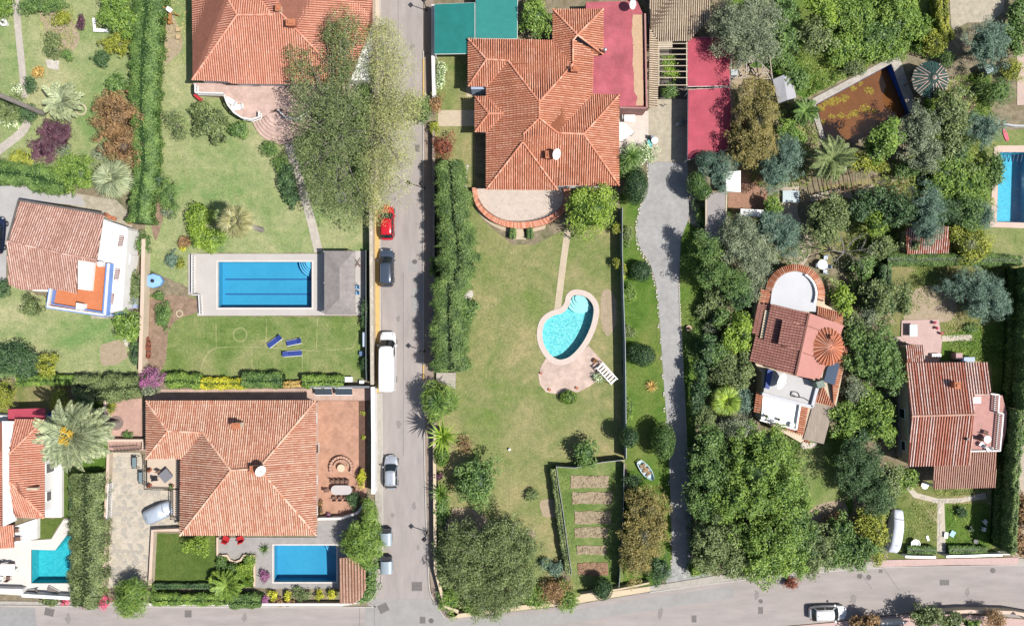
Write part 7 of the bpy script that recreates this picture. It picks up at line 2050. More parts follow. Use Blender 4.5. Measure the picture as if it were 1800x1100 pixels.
# timber pole pergola
pp = thing('pole_pergola', 'row of thin leaning timber poles over the earth path below the brown pool', 'pergola', G(1485, 325))
for i, x in enumerate([1447, 1458, 1468, 1474, 1482, 1489, 1498, 1504, 1513, 1525]):
	a = G(x, 302 - .3 * (i - 2), 2.2); c = G(x + 3.5, 344 - 1.2 * i, 1.9); b = MB(); b.tube([a, a.lerp(c, .5) + Vector((R.uniform(-.06, .06), 0, 0)), c], .055, 6); b.build('pole', WOOD if i < 7 else mat('timber_pale', [(0.40, 0.30, 0.20), (0.32, 0.24, 0.16)], scale=3), pp)
a = G(1460, 341, 1.85); c = G(1512, 331, 1.85); b = MB(); b.beam(a, c, .10); b.build('cross_beam', WOOD, pp)
for x, y in ((1462, 341), (1486, 336), (1510, 331), (1460, 303), (1500, 302)): p = G(x, y, 1.8); b = MB(); b.tube([(p.x, p.y, 0), p], .06, 6); b.build('post', WOOD, pp)
# broken greenhouse frame beside the red carport
t = thing('frame_shelter', 'broken pale wooden frame shelter beside the red carports', 'shelter', G(1317, 118))
PW = mat('pale_wood', [(0.46, 0.40, 0.34), (0.36, 0.31, 0.26)], scale=3, fine_amt=.2)
for (p, q) in (((1286, 99), (1316, 99)), ((1316, 99), (1332, 107)), ((1286, 68), (1286, 138)), ((1297, 104), (1296, 138)), ((1312, 101), (1312, 138)), ((1338, 104), (1342, 130)), ((1342, 120), (1358, 145)), ((1353, 98), (1358, 142)), ((1288, 138), (1314, 137)), ((1338, 129), (1350, 129)), ((1340, 138), (1352, 139)), ((1326, 100), (1352, 126))):
	b = MB(); b.beam(G(*p, 1.8), G(*q, 1.7), .10, .08); b.build('bar', PW, t)
for (x, y) in ((1287, 100), (1287, 136), (1314, 101), (1340, 128), (1357, 142)): p = G(x, y, 1.7); b = MB(); b.beam((p.x, p.y, 0), p, .1); b.build('post', PW, t)
b = MB()
for k in range(26): p = G(R.uniform(1296, 1330), R.uniform(106, 136)); b.box((p.x, p.y, .1), (R.uniform(.2, .7), R.uniform(.08, .3), .1), R.uniform(0, 3))
b.build('rubble', PW, t, kind='stuff')
crate('pale water butt on the corner of the upper red carport', 1280, 139, .7, .6, 2.5, plain('butt', (0.40, 0.44, 0.46)))

# right gardens
table('pale glass garden table on the rose patio of the old house', 1606, 581, .45, .7, METAL, plain('glass_top', (0.38, 0.46, 0.45), .2), .12, 0, 'square')
for i, (x, y) in enumerate(((1643, 567), (1647, 576), (1655, 586))): pot('terracotta pot with red flowers at the right rim of the rose patio, %s of three' % ['upper', 'middle', 'lower'][i], x, y, .16, .3, .1, 'pink', .2, group='pots on the rose patio')
crate('white bench on the rose patio by the kitchen roof', 1643, 624, 1.0, .3, .45, WHITEP, name='bench', cat='bench', z=.12)
crate('pink storage cabinet against the old house wall', 1676, 625, .7, .7, 1.2, plain('cabinet_pink', (0.40, 0.24, 0.24)))
crate('pale blue gas bottle box against the old house wall', 1695, 631, 1.5, .5, .8, plain('box_paleblue', (0.34, 0.42, 0.52)))
table('round white table on the pink roof terrace of the old house', 1736, 772, .40, .40, METAL, WHITEP, 2.6)
for i, (x, y) in enumerate(((1722, 770), (1730, 759), (1722, 780), (1734, 788))): chair('white chair %s the round table on the pink roof terrace' % ['left of', 'above', 'lower left of', 'below'][i], x, y, i * 1.2, WHITEP if i > 1 else PC_, 'chairs on the pink roof terrace', 2.6)
table('small white table in the upper corner of the pink roof terrace', 1718, 703, .4, .35, WHITEP, WHITEP, 2.6, 0, 'square')
table('round white garden table below the porch roof of the old house', 1626, 853, .40, .40, METAL, WHITEP)
pot('small orange pot left of the round white table below the porch', 1612, 851, .18, .3, leaf='red', lr=.2)
t = thing('garden_chair', 'white round wicker chair on the rough lawn by the lower wall', 'chair', G(1605, 953), None, .4)
b = MB(); b.lathe([(.001, .40), (.45, .42), (.55, .62), (.50, .62), (.38, .46), (.001, .45)], n=12); finish(t, b, 'seat', WHITEP)
for s in range(4): a = s * 1.57 + .7; b = MB(); b.beam((.35 * math.cos(a), .35 * math.sin(a), 0), (.3 * math.cos(a), .3 * math.sin(a), .42), .04); finish(t, b, 'leg', WHITEP)
crate('pale blue panel lying on the grass right of the flagstone path', 1673, 937, .5, .65, .2, plain('panel_sky', (0.30, 0.48, 0.60)), -.5)
crate('small white box beside the flagstone path in the rough lawn', 1661, 939, .35, .6, .3, WHITEP, -.1)
crate('short white plank on the rough lawn left of the flagstone path', 1630, 945, .2, .55, .12, WHITEP, .3)
chair('white plastic chair on the lawn beside the dark hedge shadow, upper', 1728, 915, .6, WHITEP, 'white plastic chairs on the lawn')
chair('white plastic chair on the lawn beside the dark hedge shadow, lower', 1726, 928, -.2, WHITEP, 'white plastic chairs on the lawn')
crate('small white box lying in the dark hedge shadow', 1746, 908, .3, .6, .3, WHITEP)
pot('dark cauldron planter near the lower right lawn corner', 1716, 951, .3, .3, leaf=None, m=DARKM)
pot('dark tub planter above the cauldron on the right lawn', 1707, 929, .3, .3, leaf='dark', m=DARKM)
t = thing('garden_gate', 'white metal gate at the lower right corner of the rough lawn', 'gate', G(1760, 968))
for s in (0, 1):
	b = MB(); b.beam((-.6 + s * 1.2, 0, 0), (-.6 + s * 1.2, 0, 1.3), .08); finish(t, b, 'post', WHITEP)
b = MB()
for k in range(8): b.beam((-.5 + k * .14, 0, .1), (-.5 + k * .14, 0, 1.2), .03)
b.beam((-.6, 0, 1.25), (.6, 0, 1.25), .06); b.beam((-.6, 0, .15), (.6, 0, .15), .05); finish(t, b, 'bars', WHITEP)
# right pool side: paddle board, rail
t = thing('paddle_board', 'pink paddle board lying on the grass above the right pool', 'paddle board', G(1767, 238), None, 1.9)
b = MB(); b.prism(smooth_loop([(-.75, 0), (-.5, .2), (.3, .22), (.7, .12), (.75, 0), (.7, -.12), (.3, -.22), (-.5, -.2)], 2), .02, .12); finish(t, b, 'board', plain('board_pink', (0.62, 0.08, 0.13), .4))
b = MB(); b.box((-.55, 0, .06), (.2, .03, .12)); finish(t, b, 'fin', WHITEP)
W('garden_wall', 'short curved white rail wall above the right pool', 'wall', [(1764, 218), (1785, 221), (1860, 222)], .12, .8, WHITE, cap=METAL)
crate('small white sign board on the grass left of the right pool', 1733, 291, .15, .5, .3, WHITEP)
# top left garden
t = thing('garden_bench', 'curved white bench in the garden below the watermark', 'bench', G(172, 48))
b = MB(); b.prism(px2([(162, 32), (167, 32), (168, 50), (190, 52), (190, 57), (164, 56)], .45), .38, .45)
b.v = [(p[0] - t.location.x, p[1] - t.location.y, p[2]) for p in b.v]; finish(t, b, 'seat', WHITEP)
for (x, y) in ((164, 34), (166, 53), (187, 54)): p = G(x, y, .4) - Vector(t.location); b = MB(); b.box((p.x, p.y, .2), (.2, .2, .38)); finish(t, b, 'leg', WHITEP)
pot('white round urn at the left edge of the top left lawn', 6, 40, .42, .6, leaf='grey', lr=.25, m=WHITEP)
pot('blue pot at the end of the tall hedge near the watermark text', 272, 96, .2, .3, leaf=None, m=plain('pot_blue', (0.25, 0.45, 0.55)))
o = slab('slab', [(80, 105), (104, 107), (102, 124), (84, 120)], 0, .12, MATS['pale_stone']); tag(o, 'rough pale stone slab on the lawn above the feather palm', 'slab')
ring_thing('round stone planter ring at the foot of the feather palm', 143, 193, .6, .16, CREAM, 'planter_ring', 'planter')
b = MB(); p = G(205, 743); b.lathe([(.001, .1), (.85, .1), (.85, .16), (.001, .16)], (p.x, p.y, 0), 20); o = b.build('tree_pit', mat('pit_grey', [(0.26, 0.19, 0.17), (0.20, 0.15, 0.13)], scale=2, fine_amt=.3)); tag(o, 'round earth pit at the foot of the giant date palm on the brick patio', 'tree pit')
# left house clutter
table('white table with dark items on the terrace right of the white house', 218, 452, .45, .45, WHITEP, WHITEP, 0, 0, 'square')
crate('bright blue box on the white terrace of the left house', 226, 476, .55, .75, .4, plain('box_cobalt', (0.03, 0.13, 0.50)))
for i, (x, y) in enumerate(((193, 382), (187, 378), (200, 384), (233, 462), (234, 480), (226, 391))): pot('terracotta pot beside the left white house, %s' % ['middle of the cluster at the roof corner', 'leftmost at the roof corner', 'rightmost at the roof corner', 'against the cream wall above the blue box', 'against the cream wall below the blue box', 'by the fan palm'][i], x, y, .26, .4, leaf=('red' if i % 2 else None), lr=.22, group='terracotta pots of the left house')
crate('blue toned bench at the right of the left house terrace', 240, 532, .55, 1.2, .5, plain('bench_blue', (0.30, 0.36, 0.52)), -.1, 'bench', 'bench')
t = thing('bicycle_frame', 'thin teal hoop frame on the white terrace of the left house', 'hoop', G(217, 512)); b = MB(); b.tube([(.35 * math.cos(a), .7 * math.sin(a), .5) for a in [k * math.pi / 8 for k in range(17)]], .03, 5, cap=False); finish(t, b, 'hoop', plain('hoop_teal', (0.12, 0.35, 0.40)))
b = MB(); b.beam((0, 0, 0), (0, .68, .5), .04); b.beam((0, 0, 0), (0, -.68, .5), .04); finish(t, b, 'stand', METAL)
# bottom left deck furniture
table('large white square table on the cream deck at the bottom left', 13, 1001, .85, .65, WHITEP, WHITEP, .1, 0, 'square')
for i, (x, y, a) in enumerate(((4, 989, -1.5), (14, 989, -1.5), (24, 990, -1.5), (6, 1014, 1.5), (18, 1014, 1.5), (30, 1000, 3.1))):
	chair('garden chair %s the white square table on the cream deck' % ['upper left of', 'directly above', 'upper right of', 'lower left of', 'directly below', 'right of'][i], x, y, a, PC_ if i % 2 == 0 else WHITEP, 'chairs of the bottom left deck', .1)
for i, (x, y) in enumerate(((33, 930), (36, 945))): chair('brown wooden chair on the white terrace near the porch roof, %s of two' % ['upper', 'lower'][i], x, y, 0, PC_, 'wooden chairs by the porch', .2)
def deck_lounger(label, px, py, rz): lounger(label, px, py, rz, 1.5, .5, plain('taupe', (0.20, 0.17, 0.15)), .6, 'taupe loungers below the corner pool')
deck_lounger('taupe folding lounger below the corner pool, left of two', 60, 1037, .15)
deck_lounger('taupe folding lounger below the corner pool, right of two', 97, 1036, -.5)
o = slab('kerb_ledge', [(40, 1042), (121, 1046), (121, 1049), (40, 1045)], .1, .3, DARKM); o['kind'] = 'structure'
crate('blue tarpaulin covered bundle at the left rim of the date palm crown', 98, 733, 1.0, 1.2, .8, plain('tarp_blue', (0.02, 0.08, 0.30), .5), .5)
crate('slim white chimney box beside the cypress strip on the lower left terrace', 92, 830, .6, .5, 1.0, WHITE)
# vegetable beds: raised soil
VB = mat('bed_tilled', [(0.39, 0.315, 0.21), (0.29, 0.225, 0.145)], scale=2.4, fine=8, fine_amt=.35, bump=1.0, bscale=8)
VB2 = mat('bed_redsoil', [(0.32, 0.19, 0.12), (0.24, 0.15, 0.09)], scale=2.4, fine=8, fine_amt=.35, bump=1.0, bscale=8)
for i, (x0, y0, x1, y1, m) in enumerate(((1003, 836, 1070, 857, VB), (1007, 864, 1076, 885, VB), (1010, 898, 1074, 920, VB), (1010, 926, 1068, 944, VB), (1013, 958, 1066, 974, VB), (1016, 988, 1068, 1010, VB2))):
	b = MB(); pts = wobble(px2([(x0, y0), (x1, y0), (x1, y1), (x0, y1)]), .10, .4); b.prism(pts, 0, .09)
	for k in range(70):
		p = G(R.uniform(x0 + 1, x1 - 1), R.uniform(y0 + 1, y1 - 1)); s = R.uniform(.08, .28); b.box((p.x, p.y, .09), (s, s * .7, s * .5), R.uniform(0, 3), tilt=(R.uniform(-.4, .4), R.uniform(-.4, .4)))
	o = b.build('vegetable_bed', m); tag(o, ['topmost tilled soil bed of the vegetable plot', 'second tilled soil bed from the top of the plot', 'third tilled soil bed from the top of the plot', 'fourth tilled soil bed from the top of the plot', 'fifth tilled soil bed from the top of the plot', 'lowest reddish soil bed beside the round shrub'][i], 'vegetable bed', 'soil beds of the vegetable plot')
# garden hose on roof terrace
t = thing('garden_hose', 'loose black hose loop on the grey roof terrace of the tilted villa', 'hose', G(1398, 694, 2.95)); L0 = Vector(t.location)
pts = [G(x, y, 2.95) - L0 for x, y in smooth_line([(1391, 687), (1390, 695), (1398, 697), (1405, 697), (1402, 690), (1394, 688), (1391, 692), (1400, 697), (1412, 699), (1424, 706)], 5)]
b = MB(); b.tube(pts, .05, 5); finish(t, b, 'hose', DARKM)
crate('dark green chimney pot stack on the roof edge of the tilted villa', 1433, 673, .8, .7, 1.6, mat('stack_green', [(0.12, 0.20, 0.16), (0.3, 0.33, 0.28)], scale=6, fine_amt=.3), .3, 'vent_stack', 'vent', 2.9)
pot('round white pot on the white lower terrace of the tilted villa', 1393, 747, .30, .5, 2.4, None, m=WHITEP)
pot('potted plant at the left of the white lower terrace', 1347, 731, .14, .3, 2.4, 'dark', .25)
pot('potted plant in the middle of the white lower terrace rim', 1369, 737, .14, .3, 2.4, 'dark', .2)
t = thing('car_bonnet', 'dark parked car top half hidden under the grey green tree at the upper right', 'car', G(1728, 127), None, .5)
b = MB(); b.loft([[(-1.0, -.7, .3), (1.0, -.7, .3), (1.0, .7, .3), (-1.0, .7, .3)], [(-.9, -.65, .9), (.9, -.6, .85), (.9, .6, .85), (-.9, .65, .9)], [(-.6, -.5, 1.35), (.4, -.5, 1.3), (.4, .5, 1.3), (-.6, .5, 1.35)]]); finish(t, b, 'body', plain('paint_dark', (0.05, 0.06, 0.07), .25, .3, coat=.6))
b = MB(); b.box((-.1, 0, 1.345), (.8, .8, .03)); finish(t, b, 'roof_glass', plain('glass_pale', (0.4, 0.5, 0.52), .08))
# ------------------------------------------------------------------ plants, region by region (crowns sized as photographed)
# top left garden
shrub('fine', 'bright', 6, 10, 22, 18, 1.8, 'bright green shrub in the top left corner of the picture')
shrub('fine', 'mid', 60, 10, 30, 16, 1.6, 'mid green shrub border at the top edge behind the map pin')
shrub('fine', 'yellow', 110, 34, 17, 14, 1.3, 'yellow green shrub in the border at the top left')
shrub('fine', 'olive', 92, 80, 18, 24, 1.3, 'olive brown shrub above the rough stone slab')
shrub('fine', 'mid', 97, 10, 22, 12, 1.4, 'green shrub right of the top left border')
shrub('fine', 'purple', 142, 40, 7, 16, 1.2, 'thin dark red shrub at the right end of the top left border')
shrub('fine', 'mid', 118, 98, 12, 10, 1.0, 'small green shrub right of the rough stone slab')
tree('broad', 'bright', 208, 22, 28, 32, 3.8, 'bright green tree at the top edge left of the tall hedge', extra=[(228, 42, 20, 24, 3.2)])
shrub('fine', 'yellow', 207, 78, 24, 22, 2.2, 'yellow green bush below the bright tree at the top left')
shrub('fine', 'dark', 179, 103, 19, 16, 1.8, 'dark round shrub on the lawn left of the tall hedge')
tree('broad', 'mid', 208, 152, 20, 20, 2.6, 'small green tree just above the brown foliage tree')
tree('fine', 'brown', 204, 205, 40, 42, 4.2, 'large tree with brown autumn foliage left of the tall hedge', extra=[(214, 255, 34, 34, 3.8)])
shrub('needle', 'purple', 94, 232, 30, 24, 2.6, 'dark purple tree like shrub beside the feather palm', extra=[(78, 262, 28, 22, 2.2), (110, 243, 16, 20, 2.0)])
shrub('spiky', 'yellow', 40, 276, 22, 13, 1.0, 'yellow spiky ground shrub left of the purple shrub')
shrub('fine', 'grey', 112, 262, 16, 12, 1.0, 'grey green shrub right of the purple shrub')
shrub('fine', 'olive', 14, 192, 24, 26, 2.0, 'olive yellow shrub at the left edge below the path')
shrub('fine', 'dark', 52, 200, 22, 15, 1.4, 'dark shrub under the leaning palm trunk')
shrub('fine', 'flowerwhite', 30, 156, 10, 10, .9, 'white flowering shrub on the left of the pale path')
shrub('fine', 'orange', 67, 126, 14, 10, .9, 'small orange tinted shrub above the feather palm')
shrub('fine', 'dark', 54, 150, 11, 16, 1.3, 'narrow dark shrub between path and feather palm')
shrub('fine', 'flowerwhite', 18, 217, 18, 10, .9, 'low flowering ground shrub by the grey curved path')
shrub('fine', 'grey', 175, 270, 14, 14, 1.2, 'grey green shrub above the fan palm')
hedge('mid', [(-10, 302, 34), (40, 306, 34), (85, 318, 40), (115, 325, 34)], 1.4, 'rambling green hedge above the grey yard at the left edge')
tree('fine', 'bright', 133, 303, 34, 34, 2.6, 'wide bright green bush between purple shrub and fan palm', trunk=False)
hedge('mid', [(262, -20, 44), (256, 60, 44), (252, 120, 42), (250, 190, 40), (254, 262, 36)], 2.6, 'tall dark hedge dividing the two top left gardens')
hedge('mid', [(256, 262, 34), (254, 300, 34), (246, 350, 34), (244, 392, 36)], 2.4, 'brighter lower part of the tall hedge beside the fan palm')
shrub('fine', 'mid', 252, 430, 12, 26, 1.5, 'thin green bush on the cream wall left of the lawn')
shrub('fine', 'olive', 234, 500, 16, 32, 1.4, 'olive shrub between left house terrace and cream wall')
tree('broad', 'bright', 224, 572, 23, 30, 3.0, 'oval green tree at the lower corner of the left house')
shrub('fine', 'dark', 237, 622, 9, 26, 1.6, 'dark shrub against the cream wall at the lower left lawn')
tree('fine', 'olive', 56, 538, 18, 21, 2.0, 'small olive coloured tree alone on the lawn below the left house')
shrub('fine', 'dark', 5, 506, 14, 18, 1.6, 'dark shrub at the left edge below the left house')
tree('lumpy', 'dark', 24, 632, 36, 30, 3.4, 'large dark shrub mass at the left edge of the lower lawn', extra=[(50, 645, 18, 22, 2.6)])
tree('fine', 'yellow', 82, 640, 20, 20, 2.2, 'round yellow green shrub right of the dark shrub mass')
hedge('bright', [(30, 670, 14), (70, 668, 16), (135, 668, 14)], 1.2, 'thin bright hedge along the foot of the lower left lawn')
tree('fine', 'yellow', 8, 695, 20, 26, 2.8, 'yellow green tree at the left edge above the red awning')
shrub('fine', 'yellow', 105, 702, 18, 18, 1.6, 'yellow green bush just above the date palm crown')
hedge('olive', [(130, 676, 26), (170, 684, 40), (215, 682, 38), (245, 678, 34)], 1.9, 'broad grey green hedge between lower left lawn and brick patio')
hedge('mid', [(135, 710, 44), (165, 712, 40)], 1.2, 'shaded green undergrowth hedge behind the date palm fronds')
shrub('fine', 'magenta', 266, 664, 26, 18, 1.8, 'purple bougainvillea over the corner of the garden walls')
shrub('fine', 'grey', 262, 686, 24, 12, 1.6, 'grey shrub right below the purple bougainvillea')
shrub('fine', 'yellow', 194, 716, 10, 12, .9, 'yellow shrub in the corner of the rose brick patio')
shrub('fine', 'mid', 223, 765, 11, 7, .8, 'small green plant at the foot of the rose brick patio')
# palms of the left
palm('grey green feather palm on the lawn beside the purple shrub', (141, 192), 3.8, 2.6, 'feather', 'palmgrey', 34)
palm('full fan palm with pale green leaves left of the tall hedge', (224, 324), 3.2, 2.55, 'fan', 'palmgrey', 42, elev=(-.3, 1.2))
palm('giant date palm with orange fruit beside the rose brick patio', (207, 743), 9.3, 4.3, 'feather', 'palmgrey', 74, trunk_r=.34, dates=True, elev=(-.45, 1.25))
palm('very tall palm at the left edge with only its leaning trunk in view', (77, 200), 15.5, 2.6, 'feather', 'palmgrey', 26, trunk_r=.24)
palm('slim palm with dry pale fan leaves on the upper left lawn', (460, 404), 8.2, 2.2, 'fan', 'palmdry', 24, trunk_r=.26, elev=(-.6, 1.1))
tree('lumpy', 'lime', 350, 378, 22, 26, 2.4, 'bright lime green bush left of the dry fan palm', extra=[(372, 420, 26, 20, 2.0), (350, 410, 20, 24, 2.0)])
shrub('spiky', 'brown', 327, 423, 14, 9, .8, 'small brown spiky plant left of the lime bush')
shrub('fine', 'yflower', 323, 436, 8, 5, .5, 'tiny yellow flowering plant below the brown spiky plant')
shrub('spiky', 'bluegreen', 301, 455, 12, 14, .7, 'blue grey agave clump beside the corner of the pool deck')
shrub('fine', 'yellow', 318, 462, 10, 10, .7, 'yellow green ground plant by the corner of the pool deck')
shrub('fine', 'mid', 281, 520, 14, 8, .8, 'green plant at the foot of the blue tank', )
shrub('fine', 'mid', 288, 555, 14, 32, 1.0, 'narrow green shrub strip on bare soil left of the pool deck')
shrub('fine', 'red', 261, 610, 6, 26, .8, 'low reddish ground cover along the cream wall')
tree('fine', 'dark', 279, 320, 9, 12, 1.8, 'upper part of the crescent hedge on the upper left lawn', trunk=False)
tree('fine', 'mid', 295, 343, 18, 30, 1.9, 'crescent shaped green bush on the upper left lawn', trunk=False)
shrub('fine', 'grey', 292, 375, 14, 8, .8, 'small dry grey bush below the crescent bush')
tree('airy', 'olive', 305, 210, 18, 16, 2.4, 'small sparse tree left of two below the salmon villa', extra=[(318, 232, 14, 14, 2.0)], twigs=1)
tree('broad', 'olive', 368, 212, 32, 26, 2.6, 'dense olive tree below the terrace of the salmon villa', extra=[(386, 240, 16, 12, 2.0), (352, 190, 14, 14, 2.2)])
shrub('broad', 'mid', 420, 226, 20, 14, 1.8, 'green shrub in front of the curved terrace steps')
# large trees left of the road
tree('airy', 'olive', 606, 275, 48, 62, 8.5, 'very large spreading green tree between the salmon villa and the road', base=(600, 262), twigs=3, dens=.75,
	 extra=[(560, 190, 52, 56, 9.0), (612, 120, 44, 62, 9.0), (575, 330, 42, 52, 7.0), (620, 352, 34, 42, 6.0), (610, 200, 46, 60, 9.4), (545, 260, 30, 50, 6.5), (600, 60, 40, 42, 8.0), (530, 120, 34, 40, 7.0)])
tree('wisp', 'pale', 690, 120, 42, 66, 8.0, 'pale wispy tree leaning over the road above the red hatchback', base=(650, 225), twigs=4, dens=2.7,
	 extra=[(690, 215, 50, 60, 8.0), (680, 295, 44, 55, 7.0), (664, 355, 26, 44, 6.0), (672, 60, 30, 30, 6.5), (724, 190, 24, 30, 7.0)])
hedge('mid', [(637, 46, 22), (638, 150, 26), (638, 250, 24), (638, 345, 20)], 2.4, 'green hedge inside the pale garden wall under the large tree')
shrub('fine', 'mid', 475, 262, 18, 14, 1.0, 'small shrub at the foot of the curved steps')
shrub('broad', 'dark', 506, 318, 16, 34, 1.6, 'dark shrub along the left of the curved garden path', extra=[(512, 350, 12, 20, 1.4)])
shrub('fine', 'mid', 495, 290, 14, 22, 1.0, 'low shrub patch above the dark shrub by the path')
# hedge above villa 4
G4 = 'flowering hedge above the pale villa'
hedge('bright', [(293, 670, 20), (322, 668, 24), (352, 672, 20)], 1.5, 'bright green section at the left of the flowering hedge', group=G4)
hedge('yflower', [(352, 674, 16), (400, 674, 18), (432, 675, 14)], 1.2, 'yellow flowering section of the hedge above the pale villa', group=G4)
hedge('mid', [(426, 667, 20), (460, 669, 24), (496, 668, 22)], 1.6, 'dark green section in the middle of the flowering hedge', group=G4)
hedge('orange', [(494, 676, 8), (532, 674, 9)], .9, 'low orange flowering section of the hedge', group=G4)
hedge('bright', [(532, 671, 18), (570, 670, 20), (604, 671, 16)], 1.5, 'bright green section at the right of the flowering hedge', group=G4)
shrub('fine', 'dark', 643, 545, 8, 34, 1.4, 'dark climbing shrub on the road wall right of the pool deck')
shrub('fine', 'dark', 640, 636, 8, 16, 1.2, 'dark shrub behind the little boxes by the road wall')
# wide hedge bottom left
hedge('olive', [(152, 832, 48), (152, 900, 52), (152, 970, 54), (150, 1045, 50), (146, 1066, 44)], 2.2, 'very wide clipped grey green hedge right of the corner pool')
hedge('dark', [(126, 838, 6), (126, 905, 6)], 1.6, 'thin dark plant strip left of the wide hedge')
shrub('fine', 'pink', 184, 1058, 14, 12, 1.2, 'pink bougainvillea between wide hedge and the leafy tree')
shrub('fine', 'pink', 114, 1060, 8, 7, .9, 'small pink bougainvillea below the corner pool')
shrub('fine', 'olive', 88, 1058, 24, 8, .9, 'low brownish shrub strip below the corner pool')
shrub('fine', 'magenta', 150, 1062, 8, 8, 1.0, 'small magenta flower patch at the foot of the wide hedge')
tree('spiky', 'bright', 234, 1048, 32, 32, 3.4, 'bright leafy tree at the roadside below the stone yard', dens=1.8)
hedge('bright', [(268, 1053, 18), (330, 1054, 18), (400, 1054, 16)], 1.3, 'clipped roadside hedge below the small clipped lawn')
hedge('mid', [(404, 1057, 20), (458, 1056, 22)], 1.5, 'darker roadside hedge end below the garden palms')
tree('fine', 'lime', 347, 958, 24, 18, 2.6, 'lime green tree at the roof edge over the clipped lawn')
palm('dense garden palm with bright fronds left of the small planted bed', (408, 1020), 1.6, 2.0, 'feather', 'bright', 40, elev=(-.2, 1.2))
palm('small palm in the lower left of the planted bed', (388, 1014), .9, 1.2, 'fan', 'lime', 26)
shrub('fine', 'mid', 390, 988, 12, 12, 1.0, 'green shrub at the upper left of the planted bed')
tree('clip', 'mid', 408, 1000, 14, 12, 1.2, 'clipped round shrub in the planted bed left of centre', trunk=False)
shrub('fine', 'lime', 432, 998, 16, 18, 1.2, 'lime shrub in the planted bed right of centre')
shrub('clip', 'lime', 440, 1019, 7, 8, .8, 'small lime ball in the lower right of the planted bed')
shrub('fine', 'mid', 440, 984, 10, 10, .9, 'green shrub in the upper right of the planted bed')
shrub('fine', 'flowerwhite', 402, 1012, 8, 4, .7, 'small white flowering plant in the planted bed')
hedge('dark', [(268, 1030, 8), (330, 1030, 8), (378, 1030, 8)], .8, 'low dark plant row at the foot of the clipped lawn')
palm('small spiky potted palm on the grey deck left of the blue pool', (467, 963), .3, .75, 'blade', 'mid', 26, name='potted_palm', cat='potted palm')
shrub('fine', 'magenta', 466, 1014, 8, 14, 1.2, 'magenta flowering shrub at the left corner of the blue pool')
for i, (x, y, r) in enumerate(((479, 1045, 9), (507, 1047, 9), (563, 1046, 9), (583, 1043, 11))):
	shrub('fine', 'yflower', x, y, r, 8, 1.1, 'yellow flowering shrub in the border below the blue pool, %s of four' % ['leftmost', 'second from left', 'third from left', 'rightmost'][i], 'yellow shrubs below the blue pool')
shrub('fine', 'olive', 533, 1045, 18, 10, 1.0, 'brownish green shrub between the yellow flowering ones', extra=[(520, 1038, 8, 8, .9)])
shrub('fine', 'brown', 500, 1058, 30, 6, .8, 'dry brown low border along the road wall')
shrub('fine', 'magenta', 466, 1055, 8, 8, .9, 'dull magenta plant beside the road wall by the hedge end')
tree('spiky', 'bright', 640, 948, 34, 40, 4.2, 'tall bright leafy plant right of the blue pool at the roadside', dens=2.2, extra=[(648, 905, 14, 24, 3.6)])
tree('fine', 'bright', 652, 900, 11, 30, 3.0, 'narrow upright green hedge plant behind the white wall end')
tree('broad', 'mid', 650, 1012, 16, 44, 2.8, 'long green bush between kiosk and rounded kerb', extra=[(640, 1046, 18, 14, 2.0)], trunk=False)
shrub('fine', 'yflower', 635, 840, 8, 18, 1.4, 'yellow flowering shrub at the right rim of the terracotta patio')
shrub('fine', 'dark', 622, 878, 14, 14, 1.0, 'dark shrub in the lower right corner of the terracotta patio')
shrub('fine', 'magenta', 578, 905, 8, 5, .7, 'small magenta flowers at the foot of the terracotta patio')
shrub('fine', 'brown', 563, 895, 6, 16, .8, 'brown plant strip at the lower left of the terracotta patio')
shrub('fine', 'yellow', 638, 725, 4, 5, .4, 'tiny yellow plant in the dark bed, upper of two', 'plants in the dark bed')
shrub('fine', 'yellow', 638, 769, 4, 7, .5, 'tiny yellow plant in the dark bed, lower of two', 'plants in the dark bed')
# right side of the road
tree('fine', 'flowerwhite', 775, 128, 10, 34, 1.4, 'narrow shrub strip with white flowers below the teal canopy', trunk=False)
tree('fine', 'brown', 768, 182, 14, 18, 2.6, 'brownish shrub at the villa gate by the road')
tree('fine', 'mid', 745, 195, 15, 24, 3.2, 'green shrub hanging over the road at the villa gate')
shrub('fine', 'yellow', 764, 222, 9, 16, 1.6, 'yellow green shrub between gate and red ball shrub')
tree('fine', 'red', 782, 258, 21, 20, 2.4, 'round dark red shrub at the upper end of the conifer hedge')
hedge('conifer', [(790, 284, 36), (794, 320, 44), (796, 360, 48), (798, 398, 44)], 4.3, 'upper conifer section of the tall roadside hedge', 'needle', 1.2, 'roadside conifer hedge', .26, 'conifer_hedge')
hedge('conifer', [(800, 392, 44), (804, 430, 54), (806, 462, 58), (797, 500, 46)], 4.4, 'middle bulging conifer section of the tall roadside hedge', 'needle', 1.2, 'roadside conifer hedge', .26, 'conifer_hedge')
hedge('conifer', [(789, 494, 44), (788, 550, 48), (790, 600, 54), (792, 652, 50)], 4.4, 'lower conifer section of the tall roadside hedge ending in a bulge', 'needle', 1.2, 'roadside conifer hedge', .26, 'conifer_hedge')
shrub('fine', 'bright', 762, 468, 8, 24, 1.6, 'bright green shrub on the road side of the conifer hedge')
tree('broad', 'mid', 823, 548, 17, 26, 2.4, 'small green tree right of the conifer hedge beside the boulder')
palm('large yucca with many leaf rosettes right after the white slab', (776, 700), 4.0, 1.5, 'blade', 'mid', 60, name='yucca', cat='yucca', elev=(-.5, 1.3))
tree('spiky', 'bright', 771, 706, 30, 32, 4.8, 'dense spiky green yucca bush by the road', dens=2.0)
palm('big agave with broad pale striped leaves by the road', (785, 757), 4.0, 2.1, 'blade', 'lime', 46, name='agave', cat='agave', elev=(-.1, 1.2))
tree('clip', 'bright', 776, 800, 14, 20, 2.2, 'smooth upright green shrub below the agave')
